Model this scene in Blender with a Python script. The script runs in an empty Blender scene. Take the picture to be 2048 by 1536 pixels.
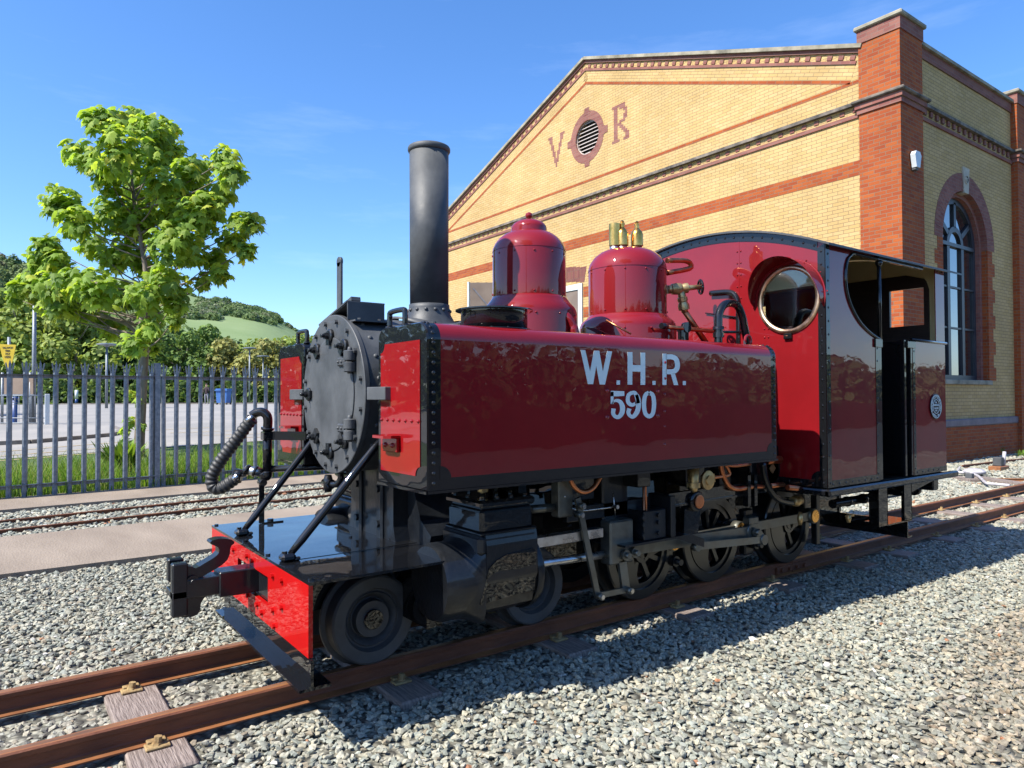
import bpy, math, random
import numpy as np
from mathutils import Matrix, Vector, noise as mnoise
R = math.radians; PI = math.pi
rng = np.random.default_rng(7); random.seed(7)
S = bpy.context.scene
COL = S.collection

# ------------------------------------------------------------------ camera
CAMP = np.array([-0.989, -3.466, 1.271])
FPX = 1404.0
def _axes():
    a, p, r = np.radians([53.74, 1.04, -0.21])
    F = np.array([np.cos(p)*np.cos(a), np.cos(p)*np.sin(a), np.sin(p)])
    Rt = np.array([np.sin(a), -np.cos(a), 0]); U = np.cross(Rt, F)
    c, s = np.cos(r), np.sin(r)
    return F, c*Rt + s*U, -s*Rt + c*U
FW, RT, UP = _axes()
cam = bpy.data.objects.new('camera', bpy.data.cameras.new('camera'))
COL.objects.link(cam); S.camera = cam
cam.data.lens = FPX/2048*36; cam.data.sensor_width = 36
cam.data.clip_start = 0.05; cam.data.clip_end = 5000
cam.matrix_world = Matrix(((RT[0], UP[0], -FW[0], CAMP[0]), (RT[1], UP[1], -FW[1], CAMP[1]), (RT[2], UP[2], -FW[2], CAMP[2]), (0, 0, 0, 1)))
# measurements: the point of a known plane that the survey photograph shows at (u, v)
def ray(u, v): return FW + (u-1024)/FPX*RT + (768-v)/FPX*UP
def PX(u, v, x): d = ray(u, v); return CAMP + d*(x-CAMP[0])/d[0]
def PY(u, v, y): d = ray(u, v); return CAMP + d*(y-CAMP[1])/d[1]
def PZ(u, v, z): d = ray(u, v); return CAMP + d*(z-CAMP[2])/d[2]
def PD(u, v, dep): d = ray(u, v); return CAMP + d*dep/(d@FW)
FH = np.array([FW[0], FW[1], 0]); FH /= np.linalg.norm(FH)
RH = np.array([FH[1], -FH[0], 0])

# ------------------------------------------------------------------ world, sun, exposure
SUN_EL = 49.0; SUN_DIR = Vector((math.cos(R(SUN_EL)), -0.028, -math.sin(R(SUN_EL)))).normalized()
W = bpy.data.worlds.new('World'); S.world = W; W.use_nodes = True
wn = W.node_tree.nodes; wl = W.node_tree.links
bg = wn['Background']
sky = wn.new('ShaderNodeTexSky'); sky.sky_type = 'NISHITA'; sky.sun_disc = False
sky.sun_elevation = R(SUN_EL); sky.sun_rotation = math.atan2(-SUN_DIR.x, -SUN_DIR.y)
sky.air_density = 1.0; sky.dust_density = 0.6; sky.ozone_density = 3.5; sky.altitude = 0
# thin high cloud, real direction based
tc = wn.new('ShaderNodeTexCoord'); mp = wn.new('ShaderNodeMapping'); mp.inputs['Scale'].default_value = (1.2, 1.2, 7.0)
mp.inputs['Rotation'].default_value = (0.12, 0.2, 0.3)
nz = wn.new('ShaderNodeTexNoise'); nz.inputs['Scale'].default_value = 2.6; nz.inputs['Detail'].default_value = 9; nz.inputs['Roughness'].default_value = 0.62
cr = wn.new('ShaderNodeValToRGB'); cr.color_ramp.elements[0].position = 0.54; cr.color_ramp.elements[0].color = (0, 0, 0, 1)
cr.color_ramp.elements[1].position = 0.85; cr.color_ramp.elements[1].color = (0.07, 0.07, 0.07, 1)
mx = wn.new('ShaderNodeMix'); mx.data_type = 'RGBA'; mx.inputs['B'].default_value = (9.0, 9.6, 10.5, 1)
wl.new(tc.outputs['Generated'], mp.inputs['Vector']); wl.new(mp.outputs[0], nz.inputs['Vector']); wl.new(nz.outputs['Fac'], cr.inputs['Fac'])
wl.new(cr.outputs['Color'], mx.inputs['Factor']); hs_ = wn.new('ShaderNodeHueSaturation'); hs_.inputs['Saturation'].default_value = 1.18; hs_.inputs['Value'].default_value = 1.0; wl.new(sky.outputs[0], hs_.inputs['Color']); vm_ = wn.new('ShaderNodeVectorMath'); vm_.operation = 'MULTIPLY'; vm_.inputs[1].default_value = (0.80, 0.87, 1.0); wl.new(hs_.outputs[0], vm_.inputs[0]); wl.new(vm_.outputs[0], mx.inputs['A']); wl.new(mx.outputs['Result'], bg.inputs['Color'])
bg.inputs['Strength'].default_value = 0.125
sl = bpy.data.lights.new('sun', 'SUN'); sl.energy = 4.4; sl.angle = R(0.53); sl.color = (1.0, 0.94, 0.84)
so = bpy.data.objects.new('sun', sl); COL.objects.link(so); so.location = (-20, 0, 30)
so.rotation_euler = SUN_DIR.to_track_quat('-Z', 'Y').to_euler()
S.view_settings.view_transform = 'Standard'; S.view_settings.look = 'None'
S.view_settings.exposure = 1.13; S.view_settings.gamma = 1.0
S.cycles.max_bounces = 8; S.cycles.transparent_max_bounces = 12; S.cycles.caustics_reflective = False; S.cycles.caustics_refractive = False
S.cycles.use_denoising = True

# ------------------------------------------------------------------ materials
MATS = {}
def newmat(name):
    m = bpy.data.materials.new(name); m.use_nodes = True; MATS[name] = m
    return m, m.node_tree.nodes, m.node_tree.links, m.node_tree.nodes['Principled BSDF']
def N(nodes, typ, **kw):
    n = nodes.new(typ)
    for k, v in kw.items():
        if k in n.inputs: n.inputs[k].default_value = v
        else: setattr(n, k, v)
    return n
def noise_col(name, c1, c2, scale=5, rough=0.6, detail=6, bump=0.0, bscale=None, metal=0.0, spec=0.5, coat=0.0, lo=0.35, hi=0.65, rough2=None, stretch=(1, 1, 1), coatrough=0.03, bdist=0.01):
    m, n, l, p = newmat(name)
    t = n.new('ShaderNodeTexCoord'); mp = N(n, 'ShaderNodeMapping', Scale=stretch)
    l.new(t.outputs['Object'], mp.inputs[0])
    z = N(n, 'ShaderNodeTexNoise', Scale=scale, Detail=detail, Roughness=0.6); l.new(mp.outputs[0], z.inputs['Vector'])
    r = n.new('ShaderNodeValToRGB'); r.color_ramp.elements[0].position = lo; r.color_ramp.elements[1].position = hi
    r.color_ramp.elements[0].color = (*c1, 1); r.color_ramp.elements[1].color = (*c2, 1)
    l.new(z.outputs['Fac'], r.inputs['Fac']); l.new(r.outputs['Color'], p.inputs['Base Color'])
    p.inputs['Roughness'].default_value = rough; p.inputs['Metallic'].default_value = metal
    p.inputs['Specular IOR Level'].default_value = spec; p.inputs['Coat Weight'].default_value = coat; p.inputs['Coat Roughness'].default_value = coatrough
    if rough2 is not None:
        mr = N(n, 'ShaderNodeMapRange'); mr.inputs['To Min'].default_value = rough; mr.inputs['To Max'].default_value = rough2
        mr.inputs['From Min'].default_value = lo; mr.inputs['From Max'].default_value = hi
        l.new(z.outputs['Fac'], mr.inputs['Value']); l.new(mr.outputs[0], p.inputs['Roughness'])
    if bump:
        z2 = N(n, 'ShaderNodeTexNoise', Scale=bscale or scale*3, Detail=5); l.new(mp.outputs[0], z2.inputs['Vector'])
        b = N(n, 'ShaderNodeBump', Strength=bump, Distance=bdist); l.new(z2.outputs['Fac'], b.inputs['Height']); l.new(b.outputs[0], p.inputs['Normal'])
    return m
def paint(name, c, rough=0.35, coat=1.0, wav=0.012, wscale=3.0, dirt=0.25, dust=None):
    """gloss paint: base coat, slightly rippled clear coat, faint streaks in the base"""
    m, n, l, p = newmat(name)
    t = n.new('ShaderNodeTexCoord')
    z = N(n, 'ShaderNodeTexNoise', Scale=2.5, Detail=8, Roughness=0.65); l.new(t.outputs['Object'], z.inputs['Vector'])
    r = n.new('ShaderNodeValToRGB'); r.color_ramp.elements[0].position = 0.3; r.color_ramp.elements[1].position = 0.75
    r.color_ramp.elements[0].color = tuple(x*(1-dirt) for x in c)+(1,); r.color_ramp.elements[1].color = (*c, 1)
    l.new(z.outputs['Fac'], r.inputs['Fac']); l.new(r.outputs['Color'], p.inputs['Base Color'])
    p.inputs['Roughness'].default_value = 0.6; p.inputs['Specular IOR Level'].default_value = 0.12; p.inputs['Coat Weight'].default_value = coat; p.inputs['Coat Roughness'].default_value = 0.02
    mp = N(n, 'ShaderNodeMapping', Scale=(1, 1, 1.6)); l.new(t.outputs['Object'], mp.inputs[0])
    w = N(n, 'ShaderNodeTexNoise', Scale=wscale, Detail=2, Roughness=0.4); l.new(mp.outputs[0], w.inputs['Vector'])
    b = N(n, 'ShaderNodeBump', Strength=1.0, Distance=wav); l.new(w.outputs['Fac'], b.inputs['Height'])
    l.new(b.outputs[0], p.inputs['Coat Normal'])
    # dusty specks roughen the coat
    z3 = N(n, 'ShaderNodeTexNoise', Scale=60, Detail=3); l.new(t.outputs['Object'], z3.inputs['Vector'])
    mr = N(n, 'ShaderNodeMapRange'); mr.inputs['From Min'].default_value = 0.55; mr.inputs['From Max'].default_value = 0.8; mr.inputs['To Min'].default_value = 0.012; mr.inputs['To Max'].default_value = 0.09
    l.new(z3.outputs['Fac'], mr.inputs['Value']); l.new(mr.outputs[0], p.inputs['Coat Roughness'])
    return m
M = {}
M['maroon'] = paint('maroon_paint', (0.215, 0.0042, 0.0075), 0.4, wav=0.0016)
M['red'] = paint('bright_red_paint', (0.46, 0.002, 0.0018), 0.4, coat=0.55, wav=0.0012)
M['crimson'] = paint('crimson_panel_paint', (0.25, 0.0018, 0.0035), 0.4, wav=0.0016)
M['black'] = paint('gloss_black_paint', (0.0035, 0.004, 0.0055), 0.45, wav=0.0035)
M['satin'] = noise_col('satin_black_paint', (0.042, 0.045, 0.049), (0.076, 0.081, 0.086), 5, 0.42, bump=0.10, bscale=40, rough2=0.6, spec=0.4, detail=10)
M['cast'] = noise_col('cast_iron_black', (0.004, 0.005, 0.007), (0.010, 0.012, 0.015), 6, 0.4, bump=0.25, bscale=45, coat=0.5, coatrough=0.10, rough2=0.5, spec=0.25)
M['white'] = noise_col('white_lettering_paint', (0.62, 0.70, 0.68), (0.70, 0.77, 0.75), 8, 0.35, coat=0.6)
M['cream'] = noise_col('cream_cab_paint', (0.60, 0.47, 0.24), (0.70, 0.57, 0.31), 3, 0.5)
M['steel'] = noise_col('polished_steel', (0.35, 0.35, 0.36), (0.6, 0.6, 0.6), 12, 0.2, metal=1.0, rough2=0.4)
M['wheel'] = noise_col('wheel_black_paint', (0.006, 0.006, 0.006), (0.013, 0.013, 0.012), 6, 0.35, coat=0.7, coatrough=0.12, spec=0.4)
M['rim'] = noise_col('worn_brass_rim', (0.55, 0.33, 0.20), (0.8, 0.55, 0.36), 14, 0.28, metal=1.0, rough2=0.42)
M['rod'] = noise_col('grey_painted_rod_steel', (0.10, 0.10, 0.088), (0.17, 0.17, 0.145), 9, 0.34, metal=0.7, coat=0.3, rough2=0.5, coatrough=.15)
M['brass'] = noise_col('brass', (0.66, 0.34, 0.07), (0.92, 0.52, 0.15), 15, 0.24, metal=1.0, rough2=0.3)
M['bronze'] = noise_col('cast_bronze', (0.42, 0.28, 0.12), (0.62, 0.45, 0.22), 15, 0.4, metal=0.8)
M['copper'] = noise_col('copper_pipe', (0.42, 0.13, 0.06), (0.62, 0.25, 0.12), 12, 0.28, metal=1.0, rough2=0.42)
M['rubber'] = noise_col('ribbed_rubber', (0.022, 0.022, 0.023), (0.04, 0.04, 0.04), 20, 0.55)
M['rust'] = noise_col('rusty_rail_steel', (0.075, 0.024, 0.012), (0.19, 0.062, 0.026), 9, 0.65, bump=0.4, bscale=60, stretch=(0.35, 1, 1), detail=9, lo=0.3, hi=0.7)
M['rusthead'] = noise_col('orange_rust', (0.15, 0.0562, 0.021), (0.315, 0.1275, 0.045), 14, 0.5, bump=0.3, bscale=80, stretch=(0.3, 1, 1), detail=9, lo=0.3, hi=0.7)
M['railtop'] = noise_col('dull_rail_top', (0.12, 0.06, 0.0338), (0.3, 0.135, 0.0562), 10, 0.42, metal=0.25, stretch=(0.2, 1, 1), detail=8)
M['clip'] = noise_col('sand_coloured_clip_rust', (0.195, 0.1125, 0.045), (0.345, 0.2475, 0.1125), 25, 0.8, bump=0.4)
M['wood'] = noise_col('weathered_sleeper_timber', (0.0975, 0.0713, 0.06), (0.3, 0.2475, 0.2175), 9, 0.8, stretch=(10, 0.8, 4), bump=0.8, bscale=14, detail=9, lo=0.3, hi=0.7)
M['galv'] = noise_col('galvanised_steel', (0.14, 0.1645, 0.196), (0.238, 0.266, 0.294), 22, 0.45, metal=0.35, rough2=0.6, detail=3)
M['galv_dark'] = noise_col('dull_galvanised_rail', (0.12, 0.12, 0.14), (0.22, 0.21, 0.23), 12, 0.5, metal=0.3)
M['concrete'] = noise_col('pale_concrete', (0.175, 0.138, 0.105), (0.27, 0.22, 0.172), 1.8, 0.9, bump=0.6, bscale=60, detail=14, lo=0.3, hi=0.7, stretch=(1, 0.35, 1))
M['asphalt'] = noise_col('worn_pale_asphalt', (0.216, 0.2088, 0.198), (0.288, 0.27, 0.2484), 0.35, 0.9, detail=12, bump=0.3, bscale=60)
M['unseendark'] = noise_col('dark_unseen_ground', (0.035, 0.034, 0.034), (0.06, 0.056, 0.052), 2, 0.9)
M['kerb'] = noise_col('kerb_concrete', (0.1275, 0.1125, 0.0975), (0.225, 0.2025, 0.18), 3, 0.9)
M['yline'] = noise_col('faded_yellow_line_paint', (0.45, 0.33, 0.16), (0.55, 0.45, 0.25), 6, 0.8)
M['stone'] = noise_col('weathered_coping_stone', (0.112, 0.105, 0.077), (0.322, 0.294, 0.224), 2.5, 0.9, detail=10, bump=0.4, lo=0.3, hi=0.62)
M['ledge'] = noise_col('dark_stained_ledge_stone', (0.05, 0.045, 0.04), (0.20, 0.17, 0.14), 5, 0.9, detail=10, bump=0.4)
M['pale'] = noise_col('pale_cast_stone', (0.35, 0.322, 0.252), (0.434, 0.399, 0.322), 6, 0.8)
M['frame'] = noise_col('dark_blue_grey_window_frame', (0.018, 0.024, 0.035), (0.03, 0.038, 0.05), 4, 0.4)
M['pvc'] = noise_col('white_door_frame', (0.48, 0.528, 0.56), (0.56, 0.6, 0.624), 4, 0.35)
M['louvre'] = noise_col('pale_louvre_blade', (0.42, 0.36, 0.33), (0.5, 0.44, 0.4), 8, 0.5)
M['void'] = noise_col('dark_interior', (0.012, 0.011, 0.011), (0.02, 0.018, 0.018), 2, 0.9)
M['blue'] = noise_col('blue_street_paint', (0.012, 0.04, 0.16), (0.02, 0.06, 0.22), 5, 0.4)
M['bluebin'] = noise_col('blue_bin_plastic', (0.04, 0.13, 0.36), (0.06, 0.17, 0.44), 3, 0.5)
M['yellow'] = noise_col('yellow_sign_face', (0.465, 0.33, 0.015), (0.51, 0.3675, 0.0225), 5, 0.4)
M['ink'] = noise_col('black_sign_lettering', (0.01, 0.01, 0.01), (0.015, 0.015, 0.015), 5, 0.5)
M['tan'] = noise_col('brown_notice_board_back', (0.22, 0.16, 0.12), (0.27, 0.2, 0.15), 3, 0.7)
M['shutter'] = noise_col('brown_shutter_metal', (0.15, 0.1125, 0.09), (0.2025, 0.1575, 0.1275), 1.5, 0.6)
M['greysteel'] = noise_col('grey_painted_point_rod', (0.28, 0.27, 0.29), (0.45, 0.43, 0.45), 12, 0.5)
M['bark'] = noise_col('grey_brown_bark', (0.11, 0.085, 0.07), (0.27, 0.22, 0.18), 8, 0.9, stretch=(1, 1, 0.25), bump=0.6)
M['skin'] = noise_col('skin', (0.4, 0.24, 0.17), (0.45, 0.28, 0.2), 8, 0.6)
M['cloth'] = noise_col('dark_coat_cloth', (0.03, 0.02, 0.025), (0.05, 0.03, 0.035), 8, 0.9)
M['cloth2'] = noise_col('grey_trouser_cloth', (0.2, 0.2, 0.22), (0.3, 0.3, 0.32), 8, 0.9)
M['planks'] = noise_col('dark_wood_cab_lining', (0.020, 0.012, 0.012), (0.035, 0.02, 0.018), 6, 0.4, stretch=(0.5, 1, 12))
def glassmat():
    m, n, l, p = newmat('window_glass'); p.inputs['Base Color'].default_value = (0.01, 0.013, 0.016, 1)
    p.inputs['Roughness'].default_value = 0.02; p.inputs['Specular IOR Level'].default_value = 1.0; p.inputs['Coat Weight'].default_value = 1.0
    return m
M['glass'] = glassmat()
def cabglass():
    m, n, l, p = newmat('clear_cab_glass')
    g = N(n, 'ShaderNodeBsdfGlossy', Roughness=0.01); tr = n.new('ShaderNodeBsdfTransparent'); tr.inputs[0].default_value = (0.86, 0.9, 0.88, 1)
    fr = N(n, 'ShaderNodeFresnel', IOR=1.6); mxs = n.new('ShaderNodeMixShader')
    l.new(fr.outputs[0], mxs.inputs[0]); l.new(tr.outputs[0], mxs.inputs[1]); l.new(g.outputs[0], mxs.inputs[2])
    l.new(mxs.outputs[0], n['Material Output'].inputs[0]); return m
M['cabglass'] = cabglass()
def brick(name, c1, c2, mortar, bias=0.0, msize=0.006, bw=0.225, rh=0.075, dirt=None):
    m, n, l, p = newmat(name)
    t = n.new('ShaderNodeTexCoord'); s = n.new('ShaderNodeSeparateXYZ'); sn = n.new('ShaderNodeSeparateXYZ')
    l.new(t.outputs['Object'], s.inputs[0]); l.new(t.outputs['Normal'], sn.inputs[0])
    ab = N(n, 'ShaderNodeMath', operation='ABSOLUTE'); l.new(sn.outputs['X'], ab.inputs[0])
    gt = N(n, 'ShaderNodeMath', operation='GREATER_THAN'); gt.inputs[1].default_value = 0.5; l.new(ab.outputs[0], gt.inputs[0])
    mix = N(n, 'ShaderNodeMix', data_type='FLOAT'); l.new(gt.outputs[0], mix.inputs['Factor']); l.new(s.outputs['X'], mix.inputs['A']); l.new(s.outputs['Y'], mix.inputs['B'])
    c = n.new('ShaderNodeCombineXYZ'); l.new(mix.outputs['Result'], c.inputs['X']); l.new(s.outputs['Z'], c.inputs['Y'])
    b = n.new('ShaderNodeTexBrick'); l.new(c.outputs[0], b.inputs['Vector'])
    b.inputs['Scale'].default_value = 1; b.inputs['Brick Width'].default_value = bw; b.inputs['Row Height'].default_value = rh
    b.inputs['Mortar Size'].default_value = msize; b.inputs['Mortar Smooth'].default_value = 0.1; b.inputs['Bias'].default_value = bias
    b.inputs['Color1'].default_value = (*c1, 1); b.inputs['Color2'].default_value = (*c2, 1); b.inputs['Mortar'].default_value = (*mortar, 1)
    z = N(n, 'ShaderNodeTexNoise', Scale=0.8, Detail=8, Roughness=0.65); l.new(t.outputs['Object'], z.inputs['Vector'])
    mr = N(n, 'ShaderNodeMapRange'); mr.inputs['From Min'].default_value = 0.3; mr.inputs['From Max'].default_value = 0.7; mr.inputs['To Min'].default_value = 0.82; mr.inputs['To Max'].default_value = 1.12
    l.new(z.outputs['Fac'], mr.inputs['Value'])
    mu = N(n, 'ShaderNodeVectorMath', operation='SCALE'); l.new(b.outputs['Color'], mu.inputs[0]); l.new(mr.outputs[0], mu.inputs['Scale'])
    l.new(mu.outputs[0], p.inputs['Base Color']); p.inputs['Roughness'].default_value = 0.85; p.inputs['Specular IOR Level'].default_value = 0.25
    bp = N(n, 'ShaderNodeBump', Strength=0.5, Distance=0.004, invert=True); l.new(b.outputs['Fac'], bp.inputs['Height']); l.new(bp.outputs[0], p.inputs['Normal'])
    return m
M['bkY'] = brick('yellow_brick', (0.50, 0.345, 0.16), (0.445, 0.30, 0.12), (0.23, 0.165, 0.09), msize=0.006)
M['bkR'] = brick('red_brick', (0.34, 0.085, 0.020), (0.25, 0.05, 0.016), (0.20, 0.12, 0.075), msize=0.007)
M['bkP'] = brick('purple_red_brick', (0.25, 0.11, 0.085), (0.19, 0.07, 0.06), (0.20, 0.13, 0.11))
M['bkS'] = brick('purple_soldier_brick', (0.195, 0.075, 0.06), (0.1425, 0.045, 0.045), (0.135, 0.09, 0.075), bw=0.075, rh=0.24)
M['engin'] = noise_col('blue_engineering_brick', (0.10, 0.08, 0.10), (0.16, 0.13, 0.15), 4, 0.6)
def leafmat(name, trans=0.45, rough=0.45):
    m, n, l, p = newmat(name)
    a = N(n, 'ShaderNodeAttribute', attribute_name='tint')
    p.inputs['Roughness'].default_value = rough; p.inputs['Specular IOR Level'].default_value = 0.28; l.new(a.outputs['Color'], p.inputs['Base Color'])
    tb = n.new('ShaderNodeBsdfTranslucent'); hs = N(n, 'ShaderNodeHueSaturation', Hue=0.485, Saturation=1.1, Value=1.6)
    l.new(a.outputs['Color'], hs.inputs['Color']); l.new(hs.outputs[0], tb.inputs['Color'])
    mxs = n.new('ShaderNodeMixShader'); mxs.inputs[0].default_value = trans
    l.new(p.outputs[0], mxs.inputs[1]); l.new(tb.outputs[0], mxs.inputs[2]); l.new(mxs.outputs[0], n['Material Output'].inputs[0])
    return m
M['leaf'] = leafmat('maple_leaf', 0.52, 0.6); M['farleaf'] = leafmat('woodland_leaf', 0.3, 0.7); M['grass'] = leafmat('grass_blade', 0.35, 0.6)
def stonemat():
    m, n, l, p = newmat('ballast_stone')
    a = N(n, 'ShaderNodeAttribute', attribute_name='tint'); t = n.new('ShaderNodeTexCoord')
    z = N(n, 'ShaderNodeTexNoise', Scale=90, Detail=4); l.new(t.outputs['Object'], z.inputs['Vector'])
    mr = N(n, 'ShaderNodeMapRange'); mr.inputs['From Min'].default_value = 0.3; mr.inputs['From Max'].default_value = 0.7; mr.inputs['To Min'].default_value = 0.7; mr.inputs['To Max'].default_value = 1.2
    l.new(z.outputs['Fac'], mr.inputs['Value']); mu = N(n, 'ShaderNodeVectorMath', operation='SCALE'); l.new(a.outputs['Color'], mu.inputs[0]); l.new(mr.outputs[0], mu.inputs['Scale'])
    l.new(mu.outputs[0], p.inputs['Base Color']); p.inputs['Roughness'].default_value = 0.85
    b = N(n, 'ShaderNodeBump', Strength=0.5, Distance=0.004); l.new(z.outputs['Fac'], b.inputs['Height']); l.new(b.outputs[0], p.inputs['Normal'])
    return m
M['ballast'] = stonemat()
def gravelsheet():
    m, n, l, p = newmat('gravel_bed')
    t = n.new('ShaderNodeTexCoord'); v = N(n, 'ShaderNodeTexVoronoi', Scale=24); l.new(t.outputs['Object'], v.inputs['Vector'])
    sp = n.new('ShaderNodeSeparateColor'); l.new(v.outputs['Color'], sp.inputs[0])
    r = n.new('ShaderNodeValToRGB'); e = r.color_ramp.elements; e[0].color = (0.13, 0.125, 0.10, 1); e[1].color = (0.34, 0.33, 0.265, 1)
    l.new(sp.outputs[0], r.inputs['Fac'])
    d = n.new('ShaderNodeValToRGB'); d.color_ramp.elements[0].position = 0.35; d.color_ramp.elements[0].color = (1, 1, 1, 1); d.color_ramp.elements[1].position = 0.62; d.color_ramp.elements[1].color = (0.35, 0.35, 0.35, 1)
    l.new(v.outputs['Distance'], d.inputs['Fac'])
    mu = N(n, 'ShaderNodeMix', data_type='RGBA', blend_type='MULTIPLY'); mu.inputs['Factor'].default_value = 1
    l.new(r.outputs['Color'], mu.inputs['A']); l.new(d.outputs['Color'], mu.inputs['B'])
    # far away from the railway the sheet turns to grass
    s = n.new('ShaderNodeSeparateXYZ'); l.new(t.outputs['Object'], s.inputs[0])
    gr = N(n, 'ShaderNodeTexNoise', Scale=0.3, Detail=9); l.new(t.outputs['Object'], gr.inputs['Vector'])
    rg = n.new('ShaderNodeValToRGB'); rg.color_ramp.elements[0].position = 0.35; rg.color_ramp.elements[1].position = 0.65; rg.color_ramp.elements[0].color = (0.045, 0.085, 0.016, 1); rg.color_ramp.elements[1].color = (0.10, 0.145, 0.035, 1)
    l.new(gr.outputs['Fac'], rg.inputs['Fac'])
    g1 = N(n, 'ShaderNodeMath', operation='GREATER_THAN'); g1.inputs[1].default_value = 8.6; l.new(s.outputs['Y'], g1.inputs[0])
    g2 = N(n, 'ShaderNodeMath', operation='LESS_THAN'); g2.inputs[1].default_value = -13.0; l.new(s.outputs['Y'], g2.inputs[0])
    g3 = N(n, 'ShaderNodeMath', operation='GREATER_THAN'); g3.inputs[1].default_value = 55.0; l.new(s.outputs['X'], g3.inputs[0])
    a1 = N(n, 'ShaderNodeMath', operation='MAXIMUM'); l.new(g1.outputs[0], a1.inputs[0]); l.new(g2.outputs[0], a1.inputs[1])
    a2 = N(n, 'ShaderNodeMath', operation='MAXIMUM'); l.new(a1.outputs[0], a2.inputs[0]); l.new(g3.outputs[0], a2.inputs[1])
    m2 = N(n, 'ShaderNodeMix', data_type='RGBA'); l.new(a2.outputs[0], m2.inputs['Factor']); l.new(mu.outputs['Result'], m2.inputs['A']); l.new(rg.outputs['Color'], m2.inputs['B'])
    l.new(m2.outputs['Result'], p.inputs['Base Color']); p.inputs['Roughness'].default_value = 0.95
    b = N(n, 'ShaderNodeBump', Strength=0.9, Distance=0.03, invert=True); l.new(v.outputs['Distance'], b.inputs['Height']); l.new(b.outputs[0], p.inputs['Normal'])
    return m
M['bed'] = gravelsheet()
def hillmat():
    m, n, l, p = newmat('hillside_pasture')
    t = n.new('ShaderNodeTexCoord')
    z = N(n, 'ShaderNodeTexNoise', Scale=0.02, Detail=12, Roughness=0.7); l.new(t.outputs['Object'], z.inputs['Vector'])
    r = n.new('ShaderNodeValToRGB'); r.color_ramp.elements[0].position = 0.3; r.color_ramp.elements[1].position = 0.7
    r.color_ramp.elements[0].color = (0.125, 0.19, 0.06, 1); r.color_ramp.elements[1].color = (0.19, 0.25, 0.105, 1)
    l.new(z.outputs['Fac'], r.inputs['Fac']); l.new(r.outputs['Color'], p.inputs['Base Color']); p.inputs['Roughness'].default_value = 0.95
    return m
M['hill'] = hillmat()

# ------------------------------------------------------------------ object helpers
def tag(o, label=None, cat=None, group=None, kind=None):
    if label: o['label'] = label
    if cat: o['category'] = cat
    if group: o['group'] = group
    if kind: o['kind'] = kind
    return o
def thing(name, label, cat, loc=(0, 0, 0), group=None, rz=0.0):
    o = bpy.data.objects.new(name, None); COL.objects.link(o); o.location = loc; o.rotation_euler = (0, 0, rz); o.empty_display_size = 0.1
    return tag(o, label, cat, group)
def copy_tree(o, parent=None):
    c = o.copy(); COL.objects.link(c); c.parent = parent
    if parent is not None: c.matrix_parent_inverse = o.matrix_parent_inverse.copy()
    for ch in list(o.children): copy_tree(ch, c)
    return c
def link(name, me, mats, parent=None, world=True):
    o = bpy.data.objects.new(name, me); COL.objects.link(o)
    for m in (mats if isinstance(mats, (list, tuple)) else [mats]): me.materials.append(M[m] if isinstance(m, str) else m)
    if parent is not None:
        o.parent = parent
        if world and parent.type == 'EMPTY':
            o.matrix_parent_inverse = Matrix.Translation(-Vector(parent.location))
    return o
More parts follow.
